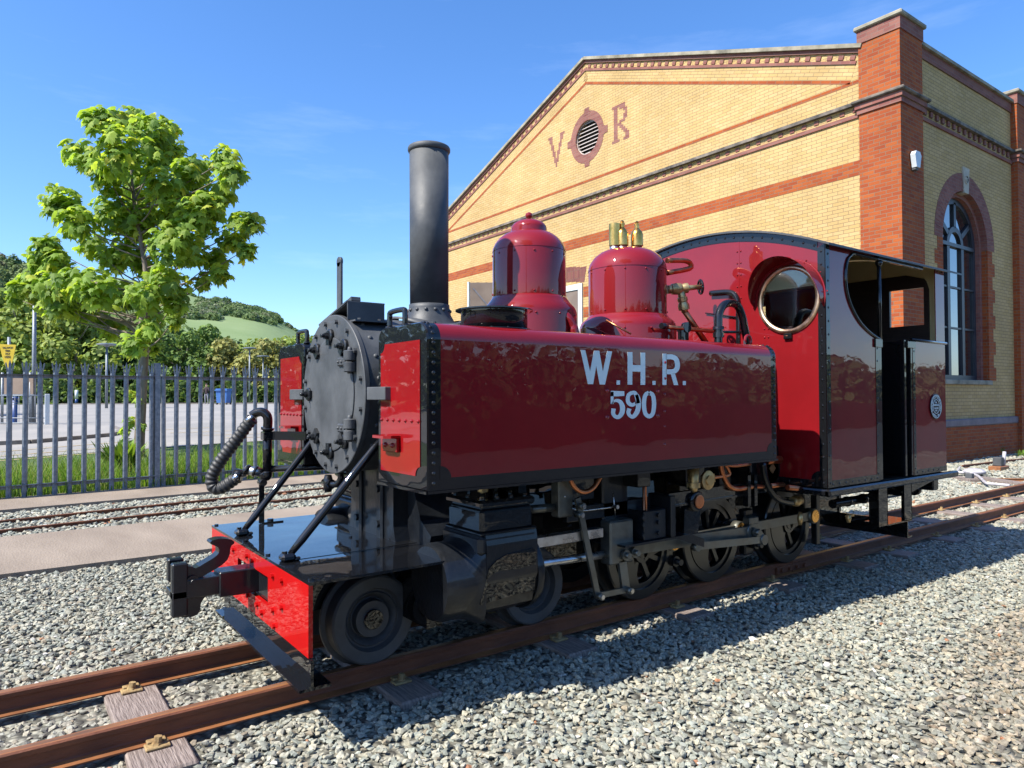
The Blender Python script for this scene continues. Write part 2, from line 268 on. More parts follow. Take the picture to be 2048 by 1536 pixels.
class MB:
    """collects shapes in one mesh"""
    def __init__(s): s.v = []; s.f = []; s.sm = []; s.mi = []; s.m = 0; s.cuts = [(0, 0)]
    def cut(s): s.cuts.append((len(s.v), len(s.f))); return s
    def add(s, vs, fs, smooth=False):
        b = len(s.v); s.v.extend([tuple(float(c) for c in p) for p in vs])
        for f in fs: s.f.append(tuple(b+i for i in f)); s.sm.append(smooth); s.mi.append(s.m)
        return s
    def box(s, x0, x1, y0, y1, z0, z1, c=0.0):
        x0, x1 = min(x0, x1), max(x0, x1); y0, y1 = min(y0, y1), max(y0, y1); z0, z1 = min(z0, z1), max(z0, z1)
        if c <= 0:
            vs = [(x, y, z) for x in (x0, x1) for y in (y0, y1) for z in (z0, z1)]
            return s.add(vs, [(0, 1, 3, 2), (4, 6, 7, 5), (0, 4, 5, 1), (2, 3, 7, 6), (0, 2, 6, 4), (1, 5, 7, 3)])
        c = min(c, (x1-x0)*.45, (y1-y0)*.45, (z1-z0)*.45)
        vs = []; idx = {}
        for i, (x, sx) in enumerate(((x0, 1), (x1, -1))):
            for j, (y, sy) in enumerate(((y0, 1), (y1, -1))):
                for k, (z, sz) in enumerate(((z0, 1), (z1, -1))):
                    for a in range(3):
                        idx[i, j, k, a] = len(vs)
                        vs.append((x+(0 if a == 0 else sx*c), y+(0 if a == 1 else sy*c), z+(0 if a == 2 else sz*c)))
        fs = []
        g = lambda i, j, k, a: idx[i, j, k, a]
        for i in (0, 1): fs.append([g(i, 0, 0, 0), g(i, 1, 0, 0), g(i, 1, 1, 0), g(i, 0, 1, 0)][::(-1 if i == 0 else 1)])
        for j in (0, 1): fs.append([g(0, j, 0, 1), g(1, j, 0, 1), g(1, j, 1, 1), g(0, j, 1, 1)][::(1 if j == 0 else -1)])
        for k in (0, 1): fs.append([g(0, 0, k, 2), g(1, 0, k, 2), g(1, 1, k, 2), g(0, 1, k, 2)][::(-1 if k == 0 else 1)])
        for j in (0, 1):
            for k in (0, 1): fs.append([g(0, j, k, 1), g(1, j, k, 1), g(1, j, k, 2), g(0, j, k, 2)])
        for i in (0, 1):
            for k in (0, 1): fs.append([g(i, 0, k, 0), g(i, 1, k, 0), g(i, 1, k, 2), g(i, 0, k, 2)])
        for i in (0, 1):
            for j in (0, 1): fs.append([g(i, j, 0, 0), g(i, j, 1, 0), g(i, j, 1, 1), g(i, j, 0, 1)])
        for i in (0, 1):
            for j in (0, 1):
                for k in (0, 1): fs.append([g(i, j, k, 0), g(i, j, k, 1), g(i, j, k, 2)])
        return s.add(vs, fs)
    def obox(s, c, ax, ay, az, dx, dy, dz):
        c = np.array(c, float); ax, ay, az = [np.array(a, float)/np.linalg.norm(a) for a in (ax, ay, az)]
        vs = [c+ax*dx*i+ay*dy*j+az*dz*k for i in (-.5, .5) for j in (-.5, .5) for k in (-.5, .5)]
        return s.add(vs, [(0, 1, 3, 2), (4, 6, 7, 5), (0, 4, 5, 1), (2, 3, 7, 6), (0, 2, 6, 4), (1, 5, 7, 3)])
    def bar(s, a, b, w, h, up=(0, 0, 1)):
        a = np.array(a, float); b = np.array(b, float); d = b-a; L = np.linalg.norm(d); d /= L
        u = np.array(up, float); w_ = np.cross(d, u); w_ /= np.linalg.norm(w_); u = np.cross(w_, d)
        return s.obox((a+b)/2, d, w_, u, L, w, h)
    def rings(s, rs, n, cap0=True, cap1=True, smooth=True):
        b = len(s.v); k = len(rs)
        for r in rs: s.v.extend([tuple(float(c) for c in p) for p in r])
        for i in range(k-1):
            for j in range(n):
                s.f.append((b+i*n+j, b+i*n+(j+1) % n, b+(i+1)*n+(j+1) % n, b+(i+1)*n+j)); s.sm.append(smooth); s.mi.append(s.m)
        if cap0: s.f.append(tuple(b+j for j in range(n))[::-1]); s.sm.append(False); s.mi.append(s.m)
        if cap1: s.f.append(tuple(b+(k-1)*n+j for j in range(n))); s.sm.append(False); s.mi.append(s.m)
        return s
    def lathe(s, o, axis, prof, n=32, cap0=True, cap1=True, smooth=True, split=True):
        """prof: list of (distance along axis, radius)"""
        o = np.array(o, float); ax = np.array(axis, float); ax /= np.linalg.norm(ax)
        u = np.cross(ax, (0, 0, 1) if abs(ax[2]) < .9 else (1, 0, 0)); u /= np.linalg.norm(u); w = np.cross(ax, u)
        def ring(t, r): return [o+ax*t+(u*math.cos(2*PI*j/n)+w*math.sin(2*PI*j/n))*max(r, 1e-4) for j in range(n)]
        # split at sharp corners so smooth shading keeps crisp edges
        segs = [[prof[0]]]
        for i in range(1, len(prof)):
            segs[-1].append(prof[i])
            if split and i < len(prof)-1:
                a = np.array(prof[i])-np.array(prof[i-1]); b = np.array(prof[i+1])-np.array(prof[i])
                ca = (a@b)/(np.linalg.norm(a)*np.linalg.norm(b)+1e-9)
                if ca < 0.82: segs.append([prof[i]])
        for q, sg in enumerate(segs):
            s.rings([ring(*p) for p in sg], n, cap0 and q == 0, cap1 and q == len(segs)-1, smooth)
        return s
    def cyl(s, a, b, r, r2=None, n=20):
        a = np.array(a, float); b = np.array(b, float); L = np.linalg.norm(b-a)
        return s.lathe(a, b-a, [(0, r), (L, r if r2 is None else r2)], n)
    def tube(s, pts, r, n=12, closed=False, smooth=True):
        pts = [np.array(p, float) for p in pts]; k = len(pts); rs = []
        rad = r if hasattr(r, '__len__') else [r]*k
        t0 = pts[1]-pts[0]; t0 /= np.linalg.norm(t0)
        u = np.cross(t0, (0, 0, 1)) if abs(t0[2]) < .9 else np.cross(t0, (1, 0, 0)); u /= np.linalg.norm(u)
        for i, p in enumerate(pts):
            t = (pts[min(i+1, k-1)]-pts[max(i-1, 0)]); t /= np.linalg.norm(t)
            u = u-t*(u@t); u /= np.linalg.norm(u); w = np.cross(t, u)
            rs.append([p+(u*math.cos(2*PI*j/n)+w*math.sin(2*PI*j/n))*rad[i] for j in range(n)])
        return s.rings(rs, n, True, True, smooth)
    def prism(s, poly, off):
        """poly: 3-D points of a planar outline, off: extrusion vector"""
        n = len(poly); off = np.array(off, float); a = [np.array(p, float) for p in poly]
        return s.add(a+[p+off for p in a], [tuple(range(n))[::-1], tuple(range(n, 2*n))]+[(i, (i+1) % n, n+(i+1) % n, n+i) for i in range(n)])
    def dome(s, c, nrm, r, n=8, hgt=0.7):
        return s.lathe(c, nrm, [(0, r), (r*hgt*.5, r*.87), (r*hgt*.85, r*.5), (r*hgt, 0.0)], n, False, False, split=False)
    def hexa(s, c, nrm, r, h): return s.lathe(c, nrm, [(0, r), (h, r)], 6, smooth=False)
    def ribbon(s, path, width, nrm, off):
        """flat stroke of given width along a path lying in a plane with normal nrm"""
        pts = [np.array(p, float) for p in path]; nrm = np.array(nrm, float); k = len(pts)
        wd = width if hasattr(width, '__len__') else [width]*k; L = []; Rr = []
        for i, p in enumerate(pts):
            t = pts[min(i+1, k-1)]-pts[max(i-1, 0)]; t /= np.linalg.norm(t); w = np.cross(nrm, t)*wd[i]/2
            L.append(p+w); Rr.append(p-w)
        off = np.array(off, float)
        vs = L+Rr; vs = [v+off for v in vs]+vs
        fs = []
        for i in range(k-1):
            fs.append((i, i+1, k+i+1, k+i)); fs.append((2*k+i, 3*k+i, 3*k+i+1, 2*k+i+1))
            fs.append((i, 2*k+i, 2*k+i+1, i+1)); fs.append((k+i, k+i+1, 3*k+i+1, 3*k+i))
        return s.add(vs, fs)
    def mesh(s, name):
        me = bpy.data.meshes.new(name); me.from_pydata(s.v, [], s.f)
        me.polygons.foreach_set('use_smooth', s.sm); me.polygons.foreach_set('material_index', s.mi)
        import bmesh as _b
        bm = _b.new(); bm.from_mesh(me); _b.ops.recalc_face_normals(bm, faces=bm.faces[:]); bm.to_mesh(me); bm.free()
        me.update(); return me
    def build(s, name, mats, parent=None, world=True):
        if len(s.cuts) == 1: return link(name, s.mesh(name), mats, parent, world)
        out = []; cs = s.cuts+[(len(s.v), len(s.f))]
        for (v0, f0), (v1, f1) in zip(cs[:-1], cs[1:]):
            if f1 == f0: continue
            q = MB(); q.v = s.v[v0:v1]; q.f = [tuple(i-v0 for i in f) for f in s.f[f0:f1]]; q.sm = s.sm[f0:f1]; q.mi = s.mi[f0:f1]
            out.append(link(name, q.mesh(name), mats, parent, world))
        return out[0]
def arc(c, r, a0, a1, n, ax=(1, 0, 0), ay=(0, 0, 1)):
    c = np.array(c, float); ax = np.array(ax, float); ay = np.array(ay, float)
    return [c+ax*r*math.cos(R(a0+(a1-a0)*i/n))+ay*r*math.sin(R(a0+(a1-a0)*i/n)) for i in range(n+1)]
def smooth_path(pts, sub=6):
    pts = [np.array(p, float) for p in pts]; out = []
    P = [2*pts[0]-pts[1]]+pts+[2*pts[-1]-pts[-2]]
    for i in range(1, len(P)-2):
        for k in range(sub):
            t = k/sub; a, b, c, d = P[i-1:i+3]
            out.append(.5*((2*b)+(-a+c)*t+(2*a-5*b+4*c-d)*t*t+(-a+3*b-3*c+d)*t**3))
    out.append(pts[-1]); return out
def text_mesh(txt, size, extrude=0.001, bold=0.0, align='CENTER'):
    cu = bpy.data.curves.new('t', 'FONT'); cu.body = txt; cu.size = size; cu.extrude = extrude; cu.offset = bold; cu.align_x = align; cu.resolution_u = 3
    ob = bpy.data.objects.new('t', cu); COL.objects.link(ob); dg = bpy.context.evaluated_depsgraph_get()
    me = bpy.data.meshes.new_from_object(ob.evaluated_get(dg)); bpy.data.objects.remove(ob); return me
def text_into(mb, txt, size, o, ax, ay, extrude=0.001, bold=0.0, sx=1.0):
    me = text_mesh(txt, size, extrude, bold); o = np.array(o, float); ax = np.array(ax, float); ay = np.array(ay, float); az = np.cross(ax, ay)
    mb.add([o+ax*v.co.x*sx+ay*v.co.y+az*v.co.z for v in me.vertices], [tuple(p.vertices) for p in me.polygons]); bpy.data.meshes.remove(me)
def npmesh(name, verts, faces_flat, nper, mats, tint=None, smooth=False, parent=None):
    """big meshes from arrays; all faces have nper corners; tint = per-vertex colour"""
    me = bpy.data.meshes.new(name); nv = len(verts); nf = len(faces_flat)//nper
    me.vertices.add(nv); me.vertices.foreach_set('co', np.asarray(verts, np.float32).ravel())
    me.loops.add(nf*nper); me.loops.foreach_set('vertex_index', np.asarray(faces_flat, np.int32))
    me.polygons.add(nf); me.polygons.foreach_set('loop_start', np.arange(0, nf*nper, nper, dtype=np.int32))
    me.polygons.foreach_set('use_smooth', np.full(nf, smooth)); me.update(calc_edges=True)
    if tint is not None:
        at = me.attributes.new('tint', 'FLOAT_COLOR', 'POINT'); c = np.ones((nv, 4), np.float32); c[:, :3] = tint; at.data.foreach_set('color', c.ravel())
    return link(name, me, mats, parent) if mats else me

# ================================================================== THE LOCOMOTIVE
LOCO = thing('tank_locomotive', 'dark red tank locomotive with tall black chimney, lettered WHR 590, standing on rusty track', 'locomotive', (2.6, 0, 0))
def P_(mb, name, mats, parent=LOCO): return mb.build(name, mats, parent)
Z8 = (0, 0, 1)
# --- running board plate, buffer beam, guard
b = MB(); b.box(0.0, 0.70, -.776, .776, .535, .547)
for u, v in ((618, 1161), (424, 1047), (488, 1084), (532, 1111), (640, 1030), (783, 1080), (890, 1112), (700, 1075)):
    p = PZ(u, v, .547); b.hexa((min(max(p[0], .02), .66), max(min(p[1], .75), -.75), .547), Z8, .011, .008)
b.box(0.02, .70, -.36, -.352, .547, .549)
P_(b, 'front_footplate', 'black')
b = MB(); zt = .535; zb = .25
# beam plate with coupler pocket left open
b.box(0.0, .018, .235, .765, zb, zt); b.box(0.0, .018, -.765, -.255, zb, zt); b.box(0.0, .018, -.255, .235, .462, zt); b.box(0, .018, -.255, .235, zb, .335)
for y, z in ((.31, .49), (.07, .5), (-.02, .495), (-.33, .485), (-.45, .49), (-.33, .335), (-.45, .375), (-.1, .305), (-.17, .285), (-.35, .27), (.05, .315), (.12, .325), (.16, .33), (.24, .335), (.3, .38)):
    b.hexa((0, y, z), (-1, 0, 0), .012, .012)
BEAM = P_(b, 'buffer_beam', 'red')
b = MB(); b.box(.018, .08, -.2, .2, .34, .46)
P_(b, 'coupler_pocket', 'cast')
b = MB(); b.box(.001, .012, -.79, .495, .145, .2485)
b.box(-.045, .085, -.79, .495, .132, .144); b.box(-.006, .001, -.79, .495, .144, .150)
P_(b, 'rail_guard', 'black')
b = MB(); b.box(.05, 4.9, -.24, -.21, .27, .53).cut(); b.box(.05, 4.9, .21, .24, .27, .53).cut(); b.box(.05, .62, -.2, .2, .28, .5).cut()
b.box(1.3, 3.0, -.3, .3, .45, .62).cut(); b.box(3.2, 3.7, -.3, .3, .22, .6).cut()
b.box(.62, .70, -.6, .6, .2, .5).cut(); b.box(.8, 1.15, -.3, .3, .12, .28)
P_(b, 'frame_plate', 'black')
# --- chopper coupler
def pyc(u, v, y=-.035): return PY(u, v, y)
b = MB()
def cz(x, y): return pyc(320+x/7.68, 1050+y/7.68)
body = [cz(*q) for q in ((320, 600), (400, 625), (490, 640), (545, 665), (600, 640), (700, 580), (800, 520), (870, 470), (905, 430), (910, 380), (890, 340), (850, 320), (790, 300), (770, 270), (800, 240), (900, 212), (1010, 208), (1100, 225), (1145, 255), (1140, 285), (1100, 315), (1080, 360), (1075, 440), (1040, 530), (960, 610), (850, 680), (740, 740), (660, 790), (760, 840), (900, 835), (1240, 775), (1240, 930), (1100, 960), (900, 1010), (780, 1050), (680, 1120), (630, 1200), (615, 1300), (580, 1375), (500, 1410), (340, 1425), (300, 1390), (300, 1200), (310, 800))]
b.prism(body, (0, .07, 0))
xa = body[-1][0]; zt_ = body[0][2]
p1 = cz(300, 1200); p0 = cz(320, 600)
b.box(xa-.035, xa+.03, -.05, -.002, p1[2]-.06, p0[2]+.005, .006); b.box(xa-.035, xa+.03, .045, .093, p1[2]+.08, p0[2]+.01, .006)
b.box(xa-.035, xa+.03, -.05, .093, p1[2]+.02, p0[2]-.12, .004)
COUP = P_(b, 'coupling_hook', 'cast')
b = MB(); e = pyc(1240/7.68+320, 1050+850/7.68); b.box(e[0]-.24, .02, -.05, .045, e[2]-.045, e[2]+.04, .004); b.box(e[0]-.1, .05, -.06, .055, e[2]-.06, e[2]+.055, .005)
P_(b, 'drawbar', 'cast')
b = MB(); q = pyc(320+495/7.68, 1050+860/7.68); b.lathe(q, (0, -1, 0), [(0, .026), (.012, .026), (.012, .012), (.03, .01)], 20); b.build('pin', 'cast', COUP)
# --- diagonal stays
for y0, y1, nm in ((-.36, -.40, 'a'), (.36, .40, 'b')):
    b = MB(); s0 = np.array((.065, y0, .575)); s1 = np.array((.50, y1, 1.085))
    b.tube([s0+(s1-s0)*t for t in (0, .12, .5, .88, 1)], [.014, .0185, .0185, .0185, .013], 14)
    b.box(.02, .085, y0-.03, y0+.03, .547, .583, .012); b.box(.08, .105, y0-.026, y0+.026, .547, .566, .006)
    b.hexa((.04, y0, .583), Z8, .012, .01); P_(b, 'diagonal_stay', 'black')
# --- smokebox
ZS = 1.288; RS = .41; XF = .408; YS = .02
b = MB(); b.lathe((XF, YS, ZS), (1, 0, 0), [(0, RS-.004), (.004, RS), (.026, RS), (.026, RS-.006), (.90, RS-.006), (.90, RS-.02)], 96)
for ax_ in (.08, .82):
    for k in range(22):
        a = 2*PI*k/22+.1; d = np.array((0, math.cos(a), math.sin(a))); b.dome(np.array((XF+ax_, YS, ZS))+d*(RS-.007), d, .013)
for k in range(16):
    a = 2*PI*(k+.5)/16; d = np.array((0, math.cos(a), math.sin(a))); c = np.array((XF, YS, ZS))+d*.375; b.hexa(c, (-1, 0, 0), .0125, .016)
SMB = P_(b, 'smokebox', 'satin')
b = MB(); b.lathe((XF, YS, ZS), (-1, 0, 0), [(0, .295), (.006, .292), (.008, .285)], 96); b.build('door', 'satin', SMB)
for ang in (90, 52, 128, 180, -130, -52, -90):
    b = MB(); a = R(ang); d = np.array((0, -math.cos(a), math.sin(a))); c = np.array((XF-.001, YS, ZS))+d*.30
    b.lathe(c, (-1, 0, 0), [(0, .037), (.014, .037), (.02, .030)], 24); b.obox(c+np.array((-.012, 0, 0))-d*.012, (1, 0, 0), d, np.cross((1, 0, 0), d), .022, .07, .04)
    b.hexa(c+np.array((-.02, 0, 0)), (-1, 0, 0), .018, .02); b.lathe(c+np.array((-.04, 0, 0)), (-1, 0, 0), [(0, .010), (.018, .010)], 10); b.build('door_clamp', 'cast', SMB)
for z in (.16, -.17):
    b = MB(); yh = YS-.285
    b.box(XF-.022, XF-.006, yh+.03, yh+.165, ZS+z-.022, ZS+z+.022, .008)
    for k in range(3): b.dome((XF-.022, yh+.06+k*.042, ZS+z), (-1, 0, 0), .008, hgt=1)
    for q in (.0, .055): b.lathe((XF-.022, yh, ZS+z-.025+q-.03), Z8, [(0, .026), (.004, .03), (.046, .03), (.05, .026)], 20)
    b.lathe((XF-.022, yh, ZS+z-.062), Z8, [(0, .012), (.12, .012), (.13, .008)], 12); b.build('hinge', 'satin', SMB)
b = MB(); b.box(XF-.01, XF+.03, -.62, -.43, ZS-.03, ZS+.03, .003).cut(); b.box(XF-.01, XF+.03, .43, .64, ZS-.03, ZS+.03, .003); P_(b, 'tank_support_strap', 'satin')
# lamp bracket and lamp iron
b = MB()
b.prism([(.42, .22, 1.655), (.42, .22, 1.662), (.42, -.155, 1.75), (.42, -.16, 1.66), (.42, -.154, 1.66), (.42, -.15, 1.742)], (.2, 0, 0))
b.box(.42, .62, -.162, -.156, 1.66, 1.75); b.obox((.52, .033, 1.708), (1, 0, 0), (0, -1, .235), (0, .235, 1), .21, .385, .008)
b.box(.43, .63, -.23, -.15, 1.648, 1.656)
for x in (.47, .58): b.hexa((x, -.19, 1.656), Z8, .01, .012)
b.hexa((.47, -.1, 1.745), Z8, .014, .02); P_(b, 'lamp_bracket', 'satin')
b = MB(); b.box(.455, .47, .018, .07, 1.72, 1.985, .004); b.lathe((.455, .044, 1.985), (1, 0, 0), [(0, .026), (.015, .026)], 20); b.obox((.47, .0, 1.735), (1, 0, 0), (0, -1, .235), (0, .235, 1), .05, .3, .02); P_(b, 'lamp_iron', 'satin')
# drain cock under smokebox
b = MB(); c = np.array((XF+.05, YS, ZS-RS))
b.tube(smooth_path([c, c+(0, 0, -.03), c+(-.01, .02, -.06), c+(-.02, .07, -.065)]), .016, 10); b.lathe(c+(-.02, .07, -.065), (0, 1, 0), [(0, .026), (.03, .026)], 6, smooth=False)
b.lathe(c+(-.02, .12, -.11), Z8, [(0, .018), (.03, .026), (.06, .026), (.09, .018)], 12); b.cyl(c+(-.02, .1, -.065), c+(-.02, .17, -.065), .022); P_(b, 'drain_cock', 'black')
# --- chimney
b = MB(); cx = .976
b.lathe((cx, 0, 1.60), Z8, [(.0, .21), (.05, .175), (.09, .145), (.13, .122), (.17, .114), (.19, .1135)], 64, cap0=False)
b.lathe((cx, 0, 1.79), Z8, [(0, .1085), (.86, .1105)], 64)
b.lathe((cx, 0, 2.652), Z8, [(0, .110), (.004, .116), (.012, .120), (.024, .120), (.032, .116), (.036, .108), (.036, .097)], 64, cap0=False, split=False)
# saddle flange over the smokebox
n = 48; rr = []
for rad, lift in ((.17, .012), (.235, .012), (.235, .0)):
    rr.append([(cx+rad*math.cos(2*PI*j/n), rad*math.sin(2*PI*j/n), ZS+math.sqrt(max(RS**2-(rad*math.sin(2*PI*j/n)*.98)**2, .01))+lift) for j in range(n)])
b.rings(rr, n, False, False)
for k in range(8):
    a = 2*PI*(k+.5)/8; b.hexa((cx+.205*math.cos(a), .205*math.sin(a), ZS+math.sqrt(RS**2-(.205*math.sin(a))**2)+.012), Z8, .012, .012)
for k in range(14):
    a = 2*PI*k/14; d = np.array((math.cos(a), math.sin(a), 0)); b.dome(np.array((cx, 0, 1.755))+d*.116, d, .011, hgt=1)
P_(b, 'chimney', 'satin')
# --- boiler
b = MB(); b.lathe((1.30, 0, 1.30), (1, 0, 0), [(0, .385), (2.05, .385)], 72)
for x in (1.33, 2.12, 3.0): b.lathe((x, 0, 1.30), (1, 0, 0), [(0, .388), (.045, .388)], 72)
P_(b, 'boiler', 'maroon')
b = MB(); b.box(2.7, 3.5, -.33, .33, .38, 1.2); b.box(3.02, 3.34, -.66, -.3, .62, .93, .01); b.box(3.02, 3.34, .3, .66, .62, .93, .01); b.lathe((1.2, 0, .95), (1, 0, 0), [(0, .2), (1.5, .2)], 24); b.box(1.9, 1.96, -.45, .45, .45, 1.0); b.box(1.3, 1.36, -.4, .4, .45, 1.0)
b.lathe((3.35, 0, 1.30), (1, 0, 0), [(0, .37), (.28, .37)], 40); P_(b, 'firebox', 'black')
# --- domes
def dome_obj(name, cx, prof, label=None):
    b = MB(); b.lathe((cx, 0, 0), Z8, prof, 96, cap0=False)
    return b
b = dome_obj('sand_dome', 1.69, [(1.45, .297), (1.775, .297), (1.79, .296), (1.815, .288), (1.845, .262), (1.87, .243), (1.885, .236)])
b.lathe((1.69, 0, 0), Z8, [(1.885, .229), (1.89, .2295), (2.165, .2295), (2.17, .2285)], 96, cap0=False, cap1=False)
b.lathe((1.69, 0, 0), Z8, [(2.17, .231), (2.19, .228), (2.22, .215), (2.25, .193), (2.275, .163), (2.29, .135), (2.297, .112)], 96, cap0=False)
b.lathe((1.69, 0, 0), Z8, [(2.297, .112), (2.325, .112), (2.335, .109), (2.352, .096), (2.368, .07), (2.379, .035), (2.383, .012)], 64, cap0=False)
b.lathe((1.69, 0, 2.38), Z8, [(0, .008), (.008, .010), (.012, .02), (.025, .024), (.038, .02), (.046, .006)], 20, split=False)
for k in range(12):
    a = 2*PI*k/12; d = np.array((math.cos(a), math.sin(a), 0))
    b.dome(np.array((1.69, 0, 2.145))+d*.2285, d, .007, hgt=1); b.dome(np.array((1.69, 0, 1.905))+d*.2285, d, .007, hgt=1); b.dome(np.array((1.69, 0, 1.765))+d*.296, d, .007, hgt=1)
SD = P_(b, 'sand_dome', 'maroon')
b = MB(); c = np.array((1.80, -.30, 1.60)); b.tube(smooth_path([c, c+(.0, 0, .04), c+(-.01, .005, .09), c+(-.04, .02, .15), c+(-.06, .05, .175)]), [.03]*6+[.03]*6+[.026]*6+[.024]*6+[.015], 14); b.build('sand_valve', 'maroon', SD)
b = MB(); b.lathe(c+(0, 0, -.03), Z8, [(0, .02), (.035, .02)], 12); b.build('valve_stub', 'bronze', SD)
cx = 2.555
b = MB(); b.lathe((cx, 0, 0), Z8, [(1.45, .335), (1.735, .335), (1.75, .334), (1.78, .322), (1.80, .298), (1.815, .282), (1.826, .277)], 96, cap0=False)
b.lathe((cx, 0, 0), Z8, [(1.826, .270), (1.832, .2705), (2.135, .2705), (2.14, .270)], 96, cap0=False, cap1=False)
b.lathe((cx, 0, 0), Z8, [(2.14, .273), (2.155, .272), (2.19, .262), (2.23, .236), (2.262, .2), (2.285, .155), (2.297, .1), (2.302, .02)], 96, cap0=False)
for k in range(12):
    a = 2*PI*k/12+.2; d = np.array((math.cos(a), math.sin(a), 0))
    b.dome(np.array((cx, 0, 2.12))+d*.2695, d, .007, hgt=1); b.dome(np.array((cx, 0, 1.85))+d*.2695, d, .007, hgt=1); b.dome(np.array((cx, 0, 1.72))+d*.335, d, .007, hgt=1)
STD = P_(b, 'steam_dome', 'maroon')
for (dx, dy, tall) in ((.0, .045, 0), (.10, 0, 0), (-.045, .075, 1)):
    b = MB(); o = np.array((cx+dx, dy, 2.28))
    b.m = 1; b.lathe(o, Z8, [(0, .036), (.05, .036)], 20); b.m = 0
    if tall: b.lathe(o+(0, 0, .05), Z8, [(0, .03), (.0, .04), (.155, .04), (.155, .03)], 24)
    else:
        b.lathe(o+(0, 0, .05), Z8, [(0, .036), (.004, .043), (.085, .043), (.105, .037), (.12, .024), (.13, .016), (.15, .016), (.152, .019), (.16, .019), (.162, .011), (.172, .014), (.182, .006)], 28)
    b.build('safety_valve', ['brass', 'steel'], STD)
# steam valve with hand wheel on steam dome and copper pipe
b = MB(); o = PY(1400/1*0+1318, 563, -.27); d = np.array((.75, -.45, .08)); d /= np.linalg.norm(d)
o = np.array((cx+.25, -.14, 2.02))
b.lathe(o, d, [(0, .03), (.03, .03), (.035, .038), (.07, .042), (.10, .038), (.11, .03), (.13, .036), (.15, .036), (.155, .02), (.25, .015)], 20)
v1 = o+d*.10; b.lathe(v1, (.25, 0, -1), [(0, .025), (.06, .028), (.065, .036), (.09, .036), (.095, .03), (.12, .04), (.15, .04), (.155, .025), (.17, .022)], 12)
VLV = b.build('steam_valve', 'bronze', STD)
b = MB(); hw = o+d*.245; u_ = np.cross(d, Z8); u_ /= np.linalg.norm(u_); w_ = np.cross(d, u_)
b.tube([hw+(u_*math.cos(2*PI*j/24)+w_*math.sin(2*PI*j/24))*.048 for j in range(25)], .008, 8)
for k in range(5): b.tube([hw, hw+(u_*math.cos(2*PI*k/5)+w_*math.sin(2*PI*k/5))*.048], .006, 6)
b.lathe(hw-d*.008, d, [(0, .014), (.02, .014)], 12); P_(b, 'hand_wheel', 'black')
b = MB(); e0 = v1+np.array((.25, 0, -1))/1.03*.16
b.tube([e0, PY(1415, 690, -.22)], .021, 14).cut()
pa = [PY(1334, 521, -.12), PY(1372, 522, -.12), PY(1382, 531, -.12), PY(1376, 538, -.12), PY(1334, 546, -.12)]
b.tube(smooth_path(pa, 4), .019, 12).cut()
b.tube([PY(1325, 653, -.42), PY(1440, 664, -.42)], .014, 12).cut()
b.tube([PY(1212, 640, -.3)+(0,0,-.0), PY(1262, 668, -.42)], .006, 8)
P_(b, 'copper_steam_pipe', 'copper')
b = MB(); q = PY(1371, 655, -.42)
b.lathe(q-np.array((0, .02, 0)), (0, 1, 0), [(0, .035), (.03, .035)], 20); b.box(q[0]-.04, q[0]+.03, q[1]-.01, q[1]+.04, 1.55, q[2], .01).cut()
b.lathe(PY(1327, 652, -.42)-np.array((.02, 0, 0)), (1, 0, 0), [(0, .02), (.05, .02)], 12).cut(); b.tube([PY(1440, 664, -.42), PY(1560, 664, -.42)-np.array((0, 0, 0))], .010, 8).cut()
b.tube([PY(1520, 662, -.42), PY(1522, 662, -.42)*1.0, PY(1522, 700, -.42)], .010, 8)
P_(b, 'regulator_linkage', 'black')
# strap on boiler top and black vent pipe on tank, grab
b = MB(); a0, a1 = PZ(1180, 655, 1.69), PZ(1215, 672, 1.66); b.bar(a0, a1, .05, .006); P_(b, 'boiler_strap', 'black')
b = MB(); f = lambda u, v: PY(u, v, -.60)
b.tube(smooth_path([f(1437, 690), f(1437, 660), f(1438, 630), f(1446, 612), f(1460, 606), f(1475, 612), f(1484, 632), f(1490, 660), f(1496, 690)], 5), .026, 16)
q = f(1437, 664); b.lathe(q-np.array((0, 0, .035)), Z8, [(0, .03), (.0, .036), (.03, .036), (.03, .028), (.05, .028), (.05, .036), (.07, .036)], 16); P_(b, 'tank_vent_pipe', 'black')

